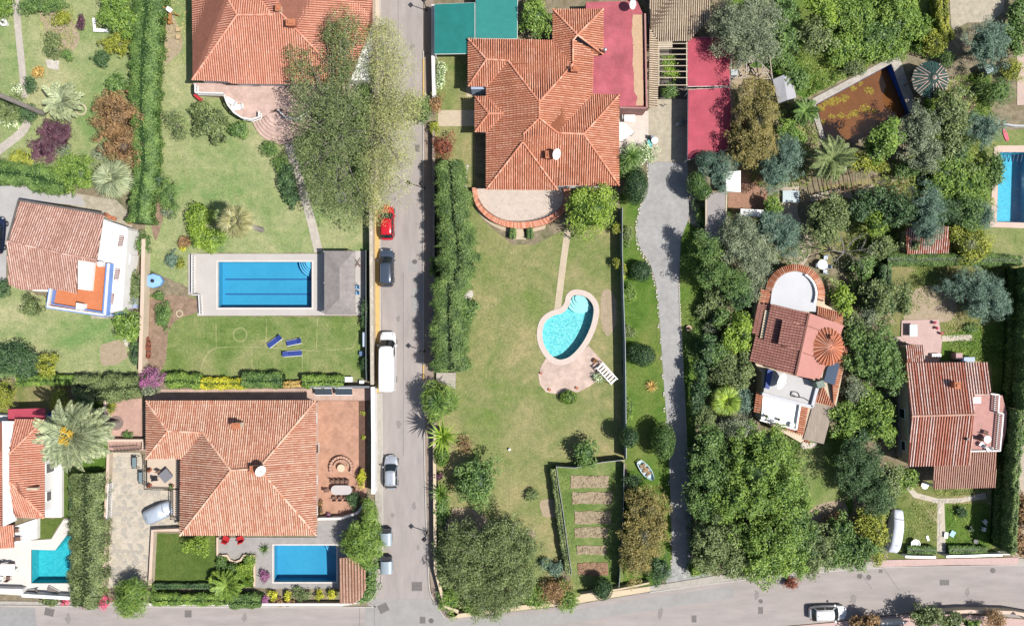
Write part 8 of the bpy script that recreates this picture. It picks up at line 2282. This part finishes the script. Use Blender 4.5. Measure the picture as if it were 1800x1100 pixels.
palm('small palm like plant on the roadside wall left of the round tree', (776, 862), .8, 1.6, 'blade', 'bright', 40, elev=(-.1, 1.2))
shrub('fine', 'purple', 770, 838, 12, 8, 1.2, 'small purple shrub between two spiky plants at the road')
shrub('broad', 'mid', 775, 895, 16, 22, 1.6, 'green shrub with pinkish tips above the large olive tree', extra=[(780, 915, 14, 14, 1.4)])
shrub('fine', 'magenta', 790, 925, 14, 16, 1.5, 'magenta flowering shrub left of the large olive tree top')
shrub('broad', 'olive', 782, 965, 18, 36, 1.8, 'rough green shrub row along the wall beside the large olive tree', extra=[(784, 1005, 16, 34, 1.8)])
shrub('fine', 'bright', 790, 1052, 22, 24, 1.6, 'bright green bush in the bottom corner by the junction', extra=[(830, 1066, 24, 14, 1.4)])
shrub('airy', 'brown', 818, 782, 14, 16, 1.2, 'dry twiggy shrub above the round tree')
tree('broad', 'mid', 838, 845, 34, 46, 4.4, 'large round dense green tree on the big lawn near the road', dens=1.1)
tree('airy', 'olive', 872, 960, 60, 46, 6.6, 'large grey olive tree at the bottom of the big lawn', dens=2.6, twigs=2, base=(866, 985),
	 extra=[(830, 1005, 50, 46, 5.8), (900, 1010, 48, 52, 6.4), (868, 1050, 44, 36, 5.6), (810, 945, 34, 30, 4.6), (920, 955, 26, 28, 4.6)])
shrub('fine', 'bright', 942, 1050, 22, 22, 1.8, 'bright green shrub at the bottom between two trees')
shrub('airy', 'brown', 975, 1040, 26, 26, 1.9, 'dry reddish shrub at the bottom between bright shrubs', dens=1.6)
shrub('fine', 'bright', 1000, 1056, 20, 22, 1.7, 'bright green shrub beside the sandy roadside wall', extra=[(990, 1030, 14, 12, 1.4)])
shrub('fine', 'bluegreen', 978, 1000, 20, 12, 1.2, 'low blue green shrub left of the netting fence', extra=[(960, 990, 14, 10, 1.1)])
palm('small dark rosette plant alone on the big lawn', (934, 869), .3, .95, 'blade', 'olive', 34, name='agave', cat='agave')
shrub('spiky', 'olive', 934, 869, 12, 11, .7, 'leafy tuft growing in the lawn rosette')
tree('broad', 'mid', 1030, 795, 21, 25, 3.0, 'round green tree above the vegetable plot fence')
tree('clip', 'dark', 1059, 1034, 18, 20, 3.0, 'smooth green ball tree at the foot of the vegetable plot')
shrub('clip', 'bright', 999, 698, 15, 13, 1.1, 'box clipped bright shrub below the kidney pool patio')
shrub('fine', 'flowerwhite', 1052, 664, 11, 10, .8, 'white flowering shrub beside the slatted bench')
for i, (x, y) in enumerate(((902, 407), (931, 407))):
	hedge('mid', [(x, 396, 8), (x - 1 + 2 * i, 419, 10)], .9, 'small clipped hedge %s of the terrace steps' % ['left', 'right'][i], 'clip', 1, 'clipped hedges by the steps')
tree('broad', 'bright', 940, 32, 29, 33, 4.4, 'dense bright green tree right of the teal canopies')
tree('lumpy', 'lime', 1035, 367, 48, 42, 5.4, 'large round lumpy tree at the corner of the curved terrace', dens=1.1)
tree('clip', 'dark', 1117, 327, 22, 34, 3.6, 'dark clipped ball tree at the start of the driveway')
palm('spiky dark yucca just above the dark clipped ball tree', (1102, 285), 3.2, 1.5, 'blade', 'mid', 54, name='yucca', cat='yucca', elev=(-.4, 1.3))
tree('spiky', 'mid', 1104, 290, 20, 24, 3.2, 'dense spiky crown beside the villa corner above the ball tree', dens=1.5)
shrub('fine', 'flowerwhite', 1133, 272, 22, 20, 1.8, 'light flowering shrub at the corner of the courtyard', extra=[(1112, 264, 12, 12, 1.5)])
tree('fine', 'yellow', 1085, 402, 10, 9, 1.8, 'small yellow green bush on the netting fence, upper of two')
tree('fine', 'yellow', 1084, 462, 8, 9, 1.8, 'small yellow green bush on the netting fence, lower of two')
shrub('fine', 'yellow', 1096, 478, 6, 24, 1.2, 'narrow yellow green strip of plants right of the netting fence')
shrub('fine', 'olive', 1103, 412, 10, 16, .9, 'small olive shrub on the strip by the driveway curve')
tree('clip', 'dark', 1127, 477, 19, 19, 2.2, 'round clipped shrub on the driveway strip, upper')
tree('clip', 'dark', 1131, 625, 22, 20, 2.4, 'oval clipped shrub in the middle of the driveway strip', extra=[(1118, 620, 16, 17, 2.0)])
tree('clip', 'dark', 1106, 768, 17, 19, 3.9, 'clipped ball shrub beside the lower end of the netting fence')
tree('clip', 'mid', 1166, 775, 21, 34, 3.8, 'tall egg shaped clipped tree above the little boat')
palm('orange dry rosette plant on the driveway strip', (1145, 678), .2, .85, 'blade', 'orange', 34, name='agave', cat='agave')
shrub('fine', 'bright', 1107, 516, 11, 20, .7, 'bright ground plants right of the netting fence by the kidney pool')
shrub('fine', 'bright', 1107, 718, 8, 26, .6, 'bright ground plants right of the netting fence lower down')
shrub('fine', 'olive', 1106, 584, 10, 14, .7, 'olive ground plant above the oval clipped shrub')
tree('fine', 'gold', 1135, 890, 38, 36, 4.8, 'golden brown leaved tree beside the vegetable plot', extra=[(1128, 940, 38, 44, 5.0), (1118, 985, 30, 32, 4.2), (1155, 925, 22, 44, 4.4)])
tree('fine', 'dark', 1160, 1000, 22, 28, 2.8, 'dark green tree at the lower end of the driveway')
tree('fine', 'dark', 1112, 845, 14, 16, 2.2, 'dark leafy shrub between boat and golden tree', trunk=False)
# vine on the pergola, top
shrub('fine', 'lime', 1174, 110, 13, 14, 2.6, 'yellow green vine on the white pergola, upper clump', extra=[(1176, 128, 13, 12, 2.6)], zr=.5)
shrub('fine', 'mid', 1176, 160, 13, 20, 2.2, 'green vine at the lower end of the white pergola')
# region top right
tree('airy', 'grey', 1300, 40, 48, 46, 6.0, 'large grey olive tree at the top right of the beige outbuilding', dens=2.8, extra=[(1325, 80, 40, 38, 5.6), (1280, 60, 30, 30, 5.0), (1345, 25, 30, 34, 5.0)], twigs=1)
tree('broad', 'mid', 1375, 30, 30, 34, 4.4, 'mid green tree right of the grey olive tree at the top', extra=[(1378, 70, 24, 26, 4.0)])
tree('broad', 'lime', 1445, 15, 24, 26, 4.2, 'light green tree at the top edge', extra=[(1455, 35, 16, 16, 3.8)])
tree('broad', 'olive', 1432, 62, 34, 32, 4.0, 'brownish olive tree below the light green tree at the top')
shrub('broad', 'mid', 1375, 105, 24, 18, 1.6, 'green bush above the small grey metal shed')
shrub('broad', 'bright', 1500, 30, 52, 34, 2.6, 'broad bright green thicket at the top edge, left part', extra=[(1490, 80, 46, 32, 2.4)])
shrub('broad', 'bright', 1580, 30, 44, 40, 2.8, 'broad bright green thicket at the top edge, right part', extra=[(1560, 85, 40, 26, 2.2)])
shrub('broad', 'mid', 1545, 60, 34, 28, 3.0, 'darker green bush inside the bright thicket')
undergrowth('undergrowth', [(1330, 100), (1440, 80), (1580, 90), (1570, 100), (1420, 172), (1402, 140)], 'weeds', .35, 120, bush=.8)
undergrowth('undergrowth', [(1440, 60), (1660, 40), (1640, 110), (1590, 95), (1540, 100), (1450, 120)], 'bright', .6, 190, bush=1.3)
hedge('yellow', [(1655, -10, 18), (1658, 40, 18), (1668, 72, 16)], 2.0, 'yellow green hedge beside the beige yard at the top right')
tree('fine', 'yellow', 1641, 76, 20, 21, 2.4, 'yellow green round shrub above the slatted gazebo')
tree('needle', 'bluegreen', 1732, 78, 38, 44, 4.8, 'large grey green tree at the upper right below the beige yard')
shrub('broad', 'mid', 1785, 60, 22, 50, 2.6, 'green bushes at the right edge near the top', extra=[(1790, 15, 18, 24, 2.4)])
shrub('fine', 'yellow', 1780, 125, 18, 22, 1.8, 'yellow green shrub at the right edge beside pink paving')
tree('spiky', 'mid', 1755, 160, 30, 26, 2.6, 'dark spiky leaved shrub left of the pink paving')
tree('needle', 'bluegreen', 1730, 226, 34, 32, 3.8, 'round blue green tree left of the pink paddle board')
tree('broad', 'olive', 1665, 200, 34, 42, 4.4, 'olive yellow tree below the slatted gazebo', extra=[(1672, 230, 24, 26, 3.8)])
tree('fine', 'grey', 1612, 235, 36, 44, 4.6, 'grey leaved tree at the lower right of the brown pool', extra=[(1625, 275, 26, 30, 4.0)])
tree('broad', 'bright', 1556, 238, 30, 34, 5.6, 'green tree just below the brown pool', extra=[(1538, 262, 20, 24, 3.4)])
tree('broad', 'yellow', 1508, 283, 20, 20, 2.8, 'yellow green tree over the timber poles')
palm('dark feather palm standing below the corner of the brown pool', (1436, 292), 4.4, 3.0, 'feather', 'olive', 34)
palm('small dark palm at the left corner of the brown pool', (1403, 204), 2.2, 1.8, 'feather', 'mid', 30)
tree('fine', 'gold', 1325, 205, 38, 58, 6.0, 'tall golden leaved tree right of the red carports', extra=[(1310, 260, 30, 36, 5.2), (1345, 170, 22, 34, 5.2), (1342, 250, 22, 40, 5.0)])
tree('clip', 'bluegreen', 1242, 280, 20, 16, 4.4, 'round blue green ball tree below the red carport, upper left', extra=[])
tree('needle', 'bluegreen', 1262, 300, 28, 32, 4.2, 'spiky blue green tree in the middle of three below the carport')
tree('clip', 'mid', 1224, 322, 18, 22, 3.9, 'round green ball tree at the driveway, lower left of three', extra=[(1235, 336, 16, 16, 3.5)])
tree('needle', 'bluegreen', 1378, 285, 36, 34, 4.4, 'large blue green tree beside the dark feather palm', extra=[(1360, 310, 28, 26, 4.0), (1385, 260, 24, 24, 4.0)])
tree('broad', 'bright', 1358, 365, 16, 30, 2.2, 'narrow bright shrub left of the pale blue slab')
tree('airy', 'grey', 1302, 425, 40, 42, 5.2, 'grey green olive tree right of the long flat shed', dens=3, extra=[(1325, 450, 34, 34, 4.8)])
tree('needle', 'bluegreen', 1375, 415, 34, 36, 4.2, 'blue green tree between the olive tree and the earth path', extra=[(1345, 395, 22, 26, 3.8)])
tree('broad', 'olive', 1447, 390, 38, 44, 4.0, 'dark olive tree right of the pale blue slab', extra=[(1470, 370, 22, 26, 3.6)])
tree('lumpy', 'lime', 1538, 390, 20, 25, 3.4, 'bright lime green tree in front of dark trees')
tree('broad', 'dark', 1545, 355, 40, 26, 4.0, 'dark tree above the bright lime tree', extra=[(1580, 370, 30, 30, 4.4), (1512, 370, 18, 20, 3.6)])
tree('broad', 'olive', 1545, 432, 30, 20, 2.6, 'olive tree below the bright lime tree')
tree('needle', 'bluegreen', 1624, 365, 30, 44, 5.4, 'tall blue green tree over the little red tiled shed', extra=[(1630, 405, 24, 26, 4.6)])
tree('broad', 'bright', 1670, 300, 42, 34, 3.0, 'bright green thicket tree left of the right pool', extra=[(1700, 330, 34, 36, 3.0), (1655, 330, 24, 22, 2.6)], trunk=False)
tree('broad', 'olive', 1668, 262, 24, 22, 3.0, 'olive bush above the bright thicket left of the pool')
tree('broad', 'dark', 1690, 262, 14, 16, 2.8, 'small dark bush beside the round blue green tree')
tree('spiky', 'dark', 1668, 372, 32, 26, 3.0, 'dark spiky bush right of the tall blue green tree', dens=1.3)
tree('lumpy', 'mid', 1705, 375, 26, 30, 3.4, 'green bush with light leaves near the pool corner')
tree('needle', 'bluegreen', 1728, 380, 18, 26, 3.4, 'blue grey shrub touching the pool surround')
tree('lumpy', 'yellow', 1700, 425, 32, 34, 3.0, 'yellow green bush below the pool garden trees', extra=[(1718, 440, 22, 20, 2.6)])
undergrowth('undergrowth', [(1570, 280), (1740, 240), (1740, 380), (1690, 460), (1570, 440), (1480, 450), (1500, 360)], 'weeds', .5, 130, bush=1.1)
undergrowth('undergrowth', [(1630, 150), (1740, 120), (1745, 240), (1640, 300), (1600, 280)], 'weeds', .4, 130, bush=1.0)
tree('wisp', 'grey', 1492, 442, 44, 38, 4.0, 'bare leafless tree beside the round white table', dens=.10, twigs=6)
hedge('mid', [(1560, 456, 18), (1620, 456, 20), (1700, 456, 18), (1795, 458, 18)], 1.8, 'long clipped hedge between the pool garden and the rough lawn', 'clip')
hedge('dark', [(1556, 466, 16), (1557, 510, 18), (1560, 550, 18)], 2.4, 'dark hedge arm running down from the long clipped hedge')
tree('needle', 'bluegreen', 1725, 510, 40, 34, 4.0, 'large blue grey tree on the rough lawn right', extra=[(1690, 500, 34, 28, 3.6), (1745, 530, 34, 28, 3.6), (1720, 545, 30, 20, 3.0)])
hedge('mid', [(1812, 470, 22), (1810, 560, 22), (1806, 640, 20), (1802, 720, 20)], 4.2, 'tall dark hedge along the right edge of the picture')
hedge('conifer', [(1790, 720, 14), (1783, 800, 13), (1779, 880, 13), (1775, 970, 12)], 3.8, 'tall narrow hedge right of the old house')
tree('broad', 'yellow', 1796, 690, 12, 30, 3.0, 'yellow green bush at the right edge beside the tall hedge')
tree('broad', 'mid', 1792, 770, 12, 26, 2.8, 'mid green bush at the right edge lower down')
tree('broad', 'brown', 1796, 900, 18, 40, 3.0, 'brownish shrub at the right edge near the lower road', extra=[(1794, 960, 18, 24, 2.4)])
# around villa 6
tree('broad', 'lime', 1480, 525, 20, 34, 3.0, 'bright lime tree right of the round grey terrace')
shrub('airy', 'grey', 1462, 520, 10, 26, 1.4, 'thin grey shrub hugging the ring of roof tiles', dens=1.5)
tree('broad', 'lime', 1300, 585, 22, 38, 3.8, 'bright lime tree left of the tilted villa', extra=[(1285, 600, 14, 20, 3.2)])
tree('broad', 'olive', 1540, 525, 28, 38, 3.4, 'olive green tree left of the rough lawn hedge', extra=[(1585, 525, 18, 34, 2.8)])
tree('broad', 'mid', 1530, 625, 46, 48, 4.2, 'dense green tree between the tilted villa and the old house', extra=[(1560, 660, 26, 30, 3.8), (1505, 600, 24, 24, 3.4)])
tree('airy', 'grey', 1500, 685, 22, 26, 2.8, 'grey sparse shrub beside the tilted villa on its right', dens=2)
tree('broad', 'bright', 1485, 735, 28, 30, 3.0, 'bright green bush at the lower right of the tilted villa')
tree('broad', 'bright', 1540, 735, 26, 40, 3.2, 'bright bush left of the shaded passage of the old house', extra=[(1525, 700, 22, 24, 3.0)])
tree('broad', 'dark', 1515, 765, 20, 14, 2.4, 'dark low bush between two bright bushes')
shrub('broad', 'olive', 1262, 530, 26, 22, 2.2, 'dull green shrub left of the bright lime tree by the villa', extra=[(1240, 545, 18, 14, 1.6)])
shrub('spiky', 'grey', 1252, 570, 20, 16, 1.6, 'grey spiky shrub on the grass right of the driveway')
tree('fine', 'mid', 1255, 480, 36, 26, 5.0, 'dark shaded tree above the right grass strip', extra=[(1290, 500, 28, 24, 5.0), (1246, 440, 20, 24, 4.8), (1232, 415, 12, 14, 4.2)])
tree('airy', 'grey', 1320, 500, 20, 34, 3.2, 'pale grey sparse tree left of the round terrace', dens=2.4)
shrub('broad', 'bright', 1225, 450, 24, 30, 1.8, 'bright green shrub on the right of the driveway curve', extra=[(1245, 470, 20, 20, 1.6)])
shrub('fine', 'mid', 1232, 380, 10, 26, 1.4, 'narrow shrub between the driveway and the long flat shed')
shrub('broad', 'mid', 1232, 610, 14, 18, 1.0, 'green ground shrub on the right grass strip')
palm('yellow green fan palm left of the tilted villa', (1265, 700), 2.8, 2.0, 'fan', 'lime', 36)
tree('broad', 'olive', 1275, 650, 26, 30, 3.2, 'olive yellow tree above the yellow green fan palm', extra=[(1300, 660, 20, 30, 3.4)])
tree('fine', 'bluegreen', 1302, 700, 18, 34, 3.2, 'blue green tree touching the left wall of the tilted villa')
tree('broad', 'dark', 1245, 610, 12, 30, 3.6, 'dark tree left of the bright lime tree above the palm')
tree('broad', 'dark', 1228, 700, 14, 44, 3.2, 'dark shaded bush row on the right of the driveway', extra=[(1232, 650, 12, 24, 3.0)])
tree('airy', 'grey', 1300, 750, 30, 26, 4.0, 'grey leaved tree below the lower terrace of the tilted villa', dens=2.4)
# the grove
GR = 'leafy grove by the lower road'
tree('broad', 'bright', 1330, 830, 62, 60, 8.0, 'huge bright green tree in the middle of the leafy grove', GR, extra=[(1370, 860, 46, 60, 7.4), (1290, 870, 46, 50, 7.0), (1345, 780, 44, 34, 6.5)], dens=.9)
tree('broad', 'mid', 1244, 830, 34, 60, 6.0, 'dark green tree at the left side of the leafy grove', GR, extra=[(1250, 780, 30, 30, 5.5), (1236, 880, 28, 34, 5.4)])
tree('broad', 'olive', 1255, 940, 44, 46, 6.0, 'olive tinted tree at the lower left of the leafy grove', GR, extra=[(1290, 985, 40, 34, 5.4), (1245, 980, 30, 28, 4.6)])
tree('broad', 'bright', 1350, 950, 54, 50, 7.0, 'bright tree at the foot of the grove near the road', GR, extra=[(1330, 995, 46, 32, 5.4), (1385, 985, 34, 34, 5.6)])
tree('broad', 'olive', 1440, 960, 34, 40, 4.4, 'mixed brownish tree right of the bright grove tree', GR, extra=[(1425, 985, 26, 24, 3.8)])
tree('broad', 'mid', 1500, 965, 38, 34, 4.2, 'green tree by the pavement right of the grove', GR, extra=[(1470, 975, 26, 28, 3.8)])
tree('broad', 'yellow', 1538, 935, 22, 50, 4.2, 'yellow tinted tree left of the white covered trailer', GR, extra=[(1520, 915, 20, 24, 3.8)])
tree('lumpy', 'lime', 1222, 1000, 18, 14, 2.6, 'lime leaved bush at the mouth of the driveway')
shrub('spiky', 'red', 1388, 1024, 16, 10, 1.0, 'red leaved plant poking out of the grove over the road')
tree('airy', 'dark', 1512, 830, 36, 50, 5.0, 'dark shaded olive tree right of the small lower lawn', dens=3.2, extra=[(1540, 870, 30, 40, 4.8), (1500, 790, 26, 24, 4.0)])
tree('broad', 'olive', 1560, 850, 24, 46, 4.2, 'olive green tree left of the curved flagstone path')
shrub('airy', 'brown', 1470, 915, 16, 18, 1.4, 'dry shrub at the corner of the small lower lawn', dens=1.6)
# old house garden
shrub('broad', 'bright', 1592, 842, 22, 20, 1.4, 'bright leafy plants at the lower left corner of the old house')
shrub('fine', 'mid', 1590, 700, 8, 26, .9, 'plants in the passage left of the old house', zr=.4)
shrub('fine', 'gold', 1588, 780, 7, 18, .8, 'yellowish plants in the passage left of the old house')
shrub('broad', 'dark', 1692, 900, 10, 10, .9, 'small dark bush on the grass right of the flagstone path')
shrub('fine', 'mid', 1706, 578, 16, 10, .6, 'low green clump above the short flagstone path')
hedge('mid', [(1595, 966, 12), (1645, 967, 12)], .8, 'low hedge left of the flagstone path by the lower wall')
hedge('mid', [(1668, 966, 12), (1735, 966, 12)], .8, 'low hedge right of the flagstone path by the lower wall')
undergrowth('ground_plants', [(1580, 868), (1645, 888), (1645, 960), (1585, 960)], 'weeds', .2, 40, patch=.55)
undergrowth('ground_plants', [(1665, 888), (1738, 880), (1738, 958), (1665, 960)], 'bright', .25, 60, patch=.4)
undergrowth('ground_plants', [(1640, 862), (1740, 850), (1738, 862), (1690, 870), (1645, 872)], 'weeds', .3, 90)
undergrowth('ground_plants', [(1600, 470), (1770, 470), (1760, 620), (1660, 590), (1640, 540), (1580, 560)], 'weeds', .22, 34, patch=.5)
undergrowth('ground_plants', [(1665, 600), (1770, 590), (1765, 640), (1740, 640), (1668, 620)], 'bright', .35, 80)
# lower road trees at the bottom edge
BG = 'trees at the bottom edge beyond the lower road'
tree('broad', 'olive', 1625, 1085, 28, 24, 3.6, 'yellow green tree at the bottom edge right of the estate car', BG)
tree('broad', 'olive', 1672, 1092, 26, 18, 3.0, 'pale leafy tree at the bottom edge in the middle of the row', BG)
tree('broad', 'bright', 1706, 1096, 18, 10, 2.4, 'bright green tree peeping in at the bottom edge', BG)
tree('airy', 'brown', 1745, 1088, 22, 20, 3.0, 'reddish brown tree at the bottom edge near the last lamp', BG, dens=2.4)
tree('broad', 'brown', 1520, 1094, 36, 14, 3.2, 'dark reddish tree at the bottom edge right of the estate car', BG)
tree('broad', 'dark', 1615, 1138, 44, 30, 6.4, 'tall dark tree below the frame whose shadow falls on the road', BG, extra=[(1570, 1135, 34, 26, 6.0)])
# general rough plants
undergrowth('undergrowth', [(1290, 160), (1340, 140), (1420, 180), (1440, 240), (1420, 330), (1330, 330), (1290, 290)], 'weeds', .4, 120, patch=.2, bush=1.0)
undergrowth('undergrowth', [(1215, 340), (1330, 380), (1440, 430), (1400, 470), (1330, 520), (1300, 660), (1250, 740), (1212, 760), (1200, 600), (1240, 520), (1215, 430)], 'mid', .35, 110, patch=.2, bush=1.1)
undergrowth('undergrowth', [(1480, 460), (1560, 460), (1575, 760), (1490, 780), (1480, 700), (1500, 600)], 'mid', .4, 130, bush=1.2)
undergrowth('leaf_litter', [(1205, 760), (1420, 760), (1420, 1000), (1205, 1010)], 'mid', .3, 90, bush=1.2)
undergrowth('undergrowth', [(1195, 500), (1240, 460), (1240, 700), (1208, 740)], 'bright', .12, 60, .12, .05)
undergrowth('undergrowth', [(50, 20), (130, 10), (140, 60), (125, 98), (90, 100)], 'weeds', .3, 50, patch=.3)
undergrowth('undergrowth', [(250, 0), (330, 0), (325, 110), (270, 130)], 'drygrass', .15, 40, patch=.3)
undergrowth('undergrowth', [(985, 825), (1003, 830), (1010, 900), (1012, 1000), (1000, 1000), (992, 900)], 'bright', .15, 70, .12, .05)
undergrowth('undergrowth', [(1070, 825), (1094, 820), (1088, 1030), (1068, 1020), (1074, 900)], 'bright', .15, 60, .12, .05)
undergrowth('undergrowth', [(1012, 1008), (1085, 1008), (1085, 1038), (1012, 1044)], 'bright', .2, 60, .12, .05)
undergrowth('grass_tufts', [(378, 972), (447, 972), (447, 1032), (378, 1032)], 'bright', .25, 90, .14, .05)
undergrowth('ground_plants', [(1098, 430), (1120, 440), (1125, 520), (1118, 640), (1110, 780), (1100, 780)], 'bright', .10, 60, .12, .05, patch=.3)
for q in ((1003, 836, 1070, 857), (1007, 864, 1076, 885), (1010, 898, 1074, 920), (1010, 926, 1068, 944), (1013, 958, 1066, 974)):
	undergrowth('seedlings', [(q[0], q[1]), (q[2], q[1]), (q[2], q[3]), (q[0], q[3])], 'mid', .16, 26, .12, .05, patch=.3)
undergrowth('weeds_on_wall', [(657, 60), (668, 60), (668, 340), (658, 340)], 'drygrass', .2, 16)


hedge('olive', [(973, 824, 9), (979, 870, 10), (986, 920, 11), (994, 970, 11), (1000, 1008, 9)], 1.3, 'ragged low hedge along the left of the vegetable plot')
FILL = [('broad', 'mid', 1400, 140, 26, 20, 2.4, 'low green bush between the metal shed and the brown pool rim'), ('broad', 'bright', 1385, 235, 24, 26, 3.0, 'green tree between the golden tree and the small dark palm'),
 ('fine', 'olive', 1500, 120, 30, 14, 1.4, 'low olive scrub along the upper rim of the brown pool'), ('broad', 'mid', 1590, 300, 22, 16, 2.2, 'small green tree where the earth path meets the pool garden'),
 ('fine', 'yellow', 1540, 290, 22, 16, 2.4, 'yellow green tree right of the one over the timber poles'), ('broad', 'olive', 1650, 150, 16, 14, 1.8, 'olive shrub just below the slatted gazebo rim'),
 ('broad', 'mid', 1750, 300, 14, 40, 1.8, 'green shrub row along the left of the right pool lawn') , ('broad', 'olive', 1600, 430, 14, 20, 2.6, 'olive shrub at the left of the little red tiled shed'),
 ('broad', 'mid', 1515, 470, 20, 22, 2.6, 'green bush below the olive tree right of the bare tree'), ('broad', 'olive', 1500, 570, 20, 26, 2.8, 'olive bush at the upper right corner of the tilted villa'),
 ('fine', 'grey', 1525, 560, 18, 20, 2.8, 'grey green bush between the tilted villa and the rose patio'), ('broad', 'mid', 1270, 560, 16, 18, 2.6, 'green bush left of the bright lime tree by the tilted villa'),
 ('broad', 'dark', 1300, 520, 22, 26, 3.6, 'dark tree in the shade left of the round terrace'), ('broad', 'mid', 1262, 620, 22, 24, 3.0, 'green tree above the yellow green fan palm on its left'),
 ('broad', 'olive', 1310, 640, 14, 24, 3.0, 'olive bush against the brown tiled wing of the tilted villa'), ('fine', 'olive', 1240, 740, 22, 22, 3.4, 'olive tree at the top left of the leafy grove'),
 ('broad', 'mid', 1395, 930, 40, 44, 5.4, 'mid green tree filling the right side of the leafy grove'), ('broad', 'bright', 1210, 905, 0, 0, 0, ''),
 ('broad', 'mid', 1478, 930, 26, 22, 3.4, 'mid green bush at the bare corner of the small lower lawn'), ('broad', 'bright', 1560, 760, 16, 24, 2.6, 'bright bush at the shaded passage of the old house'),
 ('broad', 'bright', 1580, 900, 14, 14, 1.0, ''), ('broad', 'olive', 1700, 300, 20, 16, 2.4, 'olive bush in the thicket left of the right pool'), ('needle', 'mid', 1665, 105, 14, 14, 1.8, 'small green shrub below the yellow green hedge at the top right')]
for a in FILL:
	if a[-1] and a[4]: tree(*a)
bpy.context.view_layer.update()
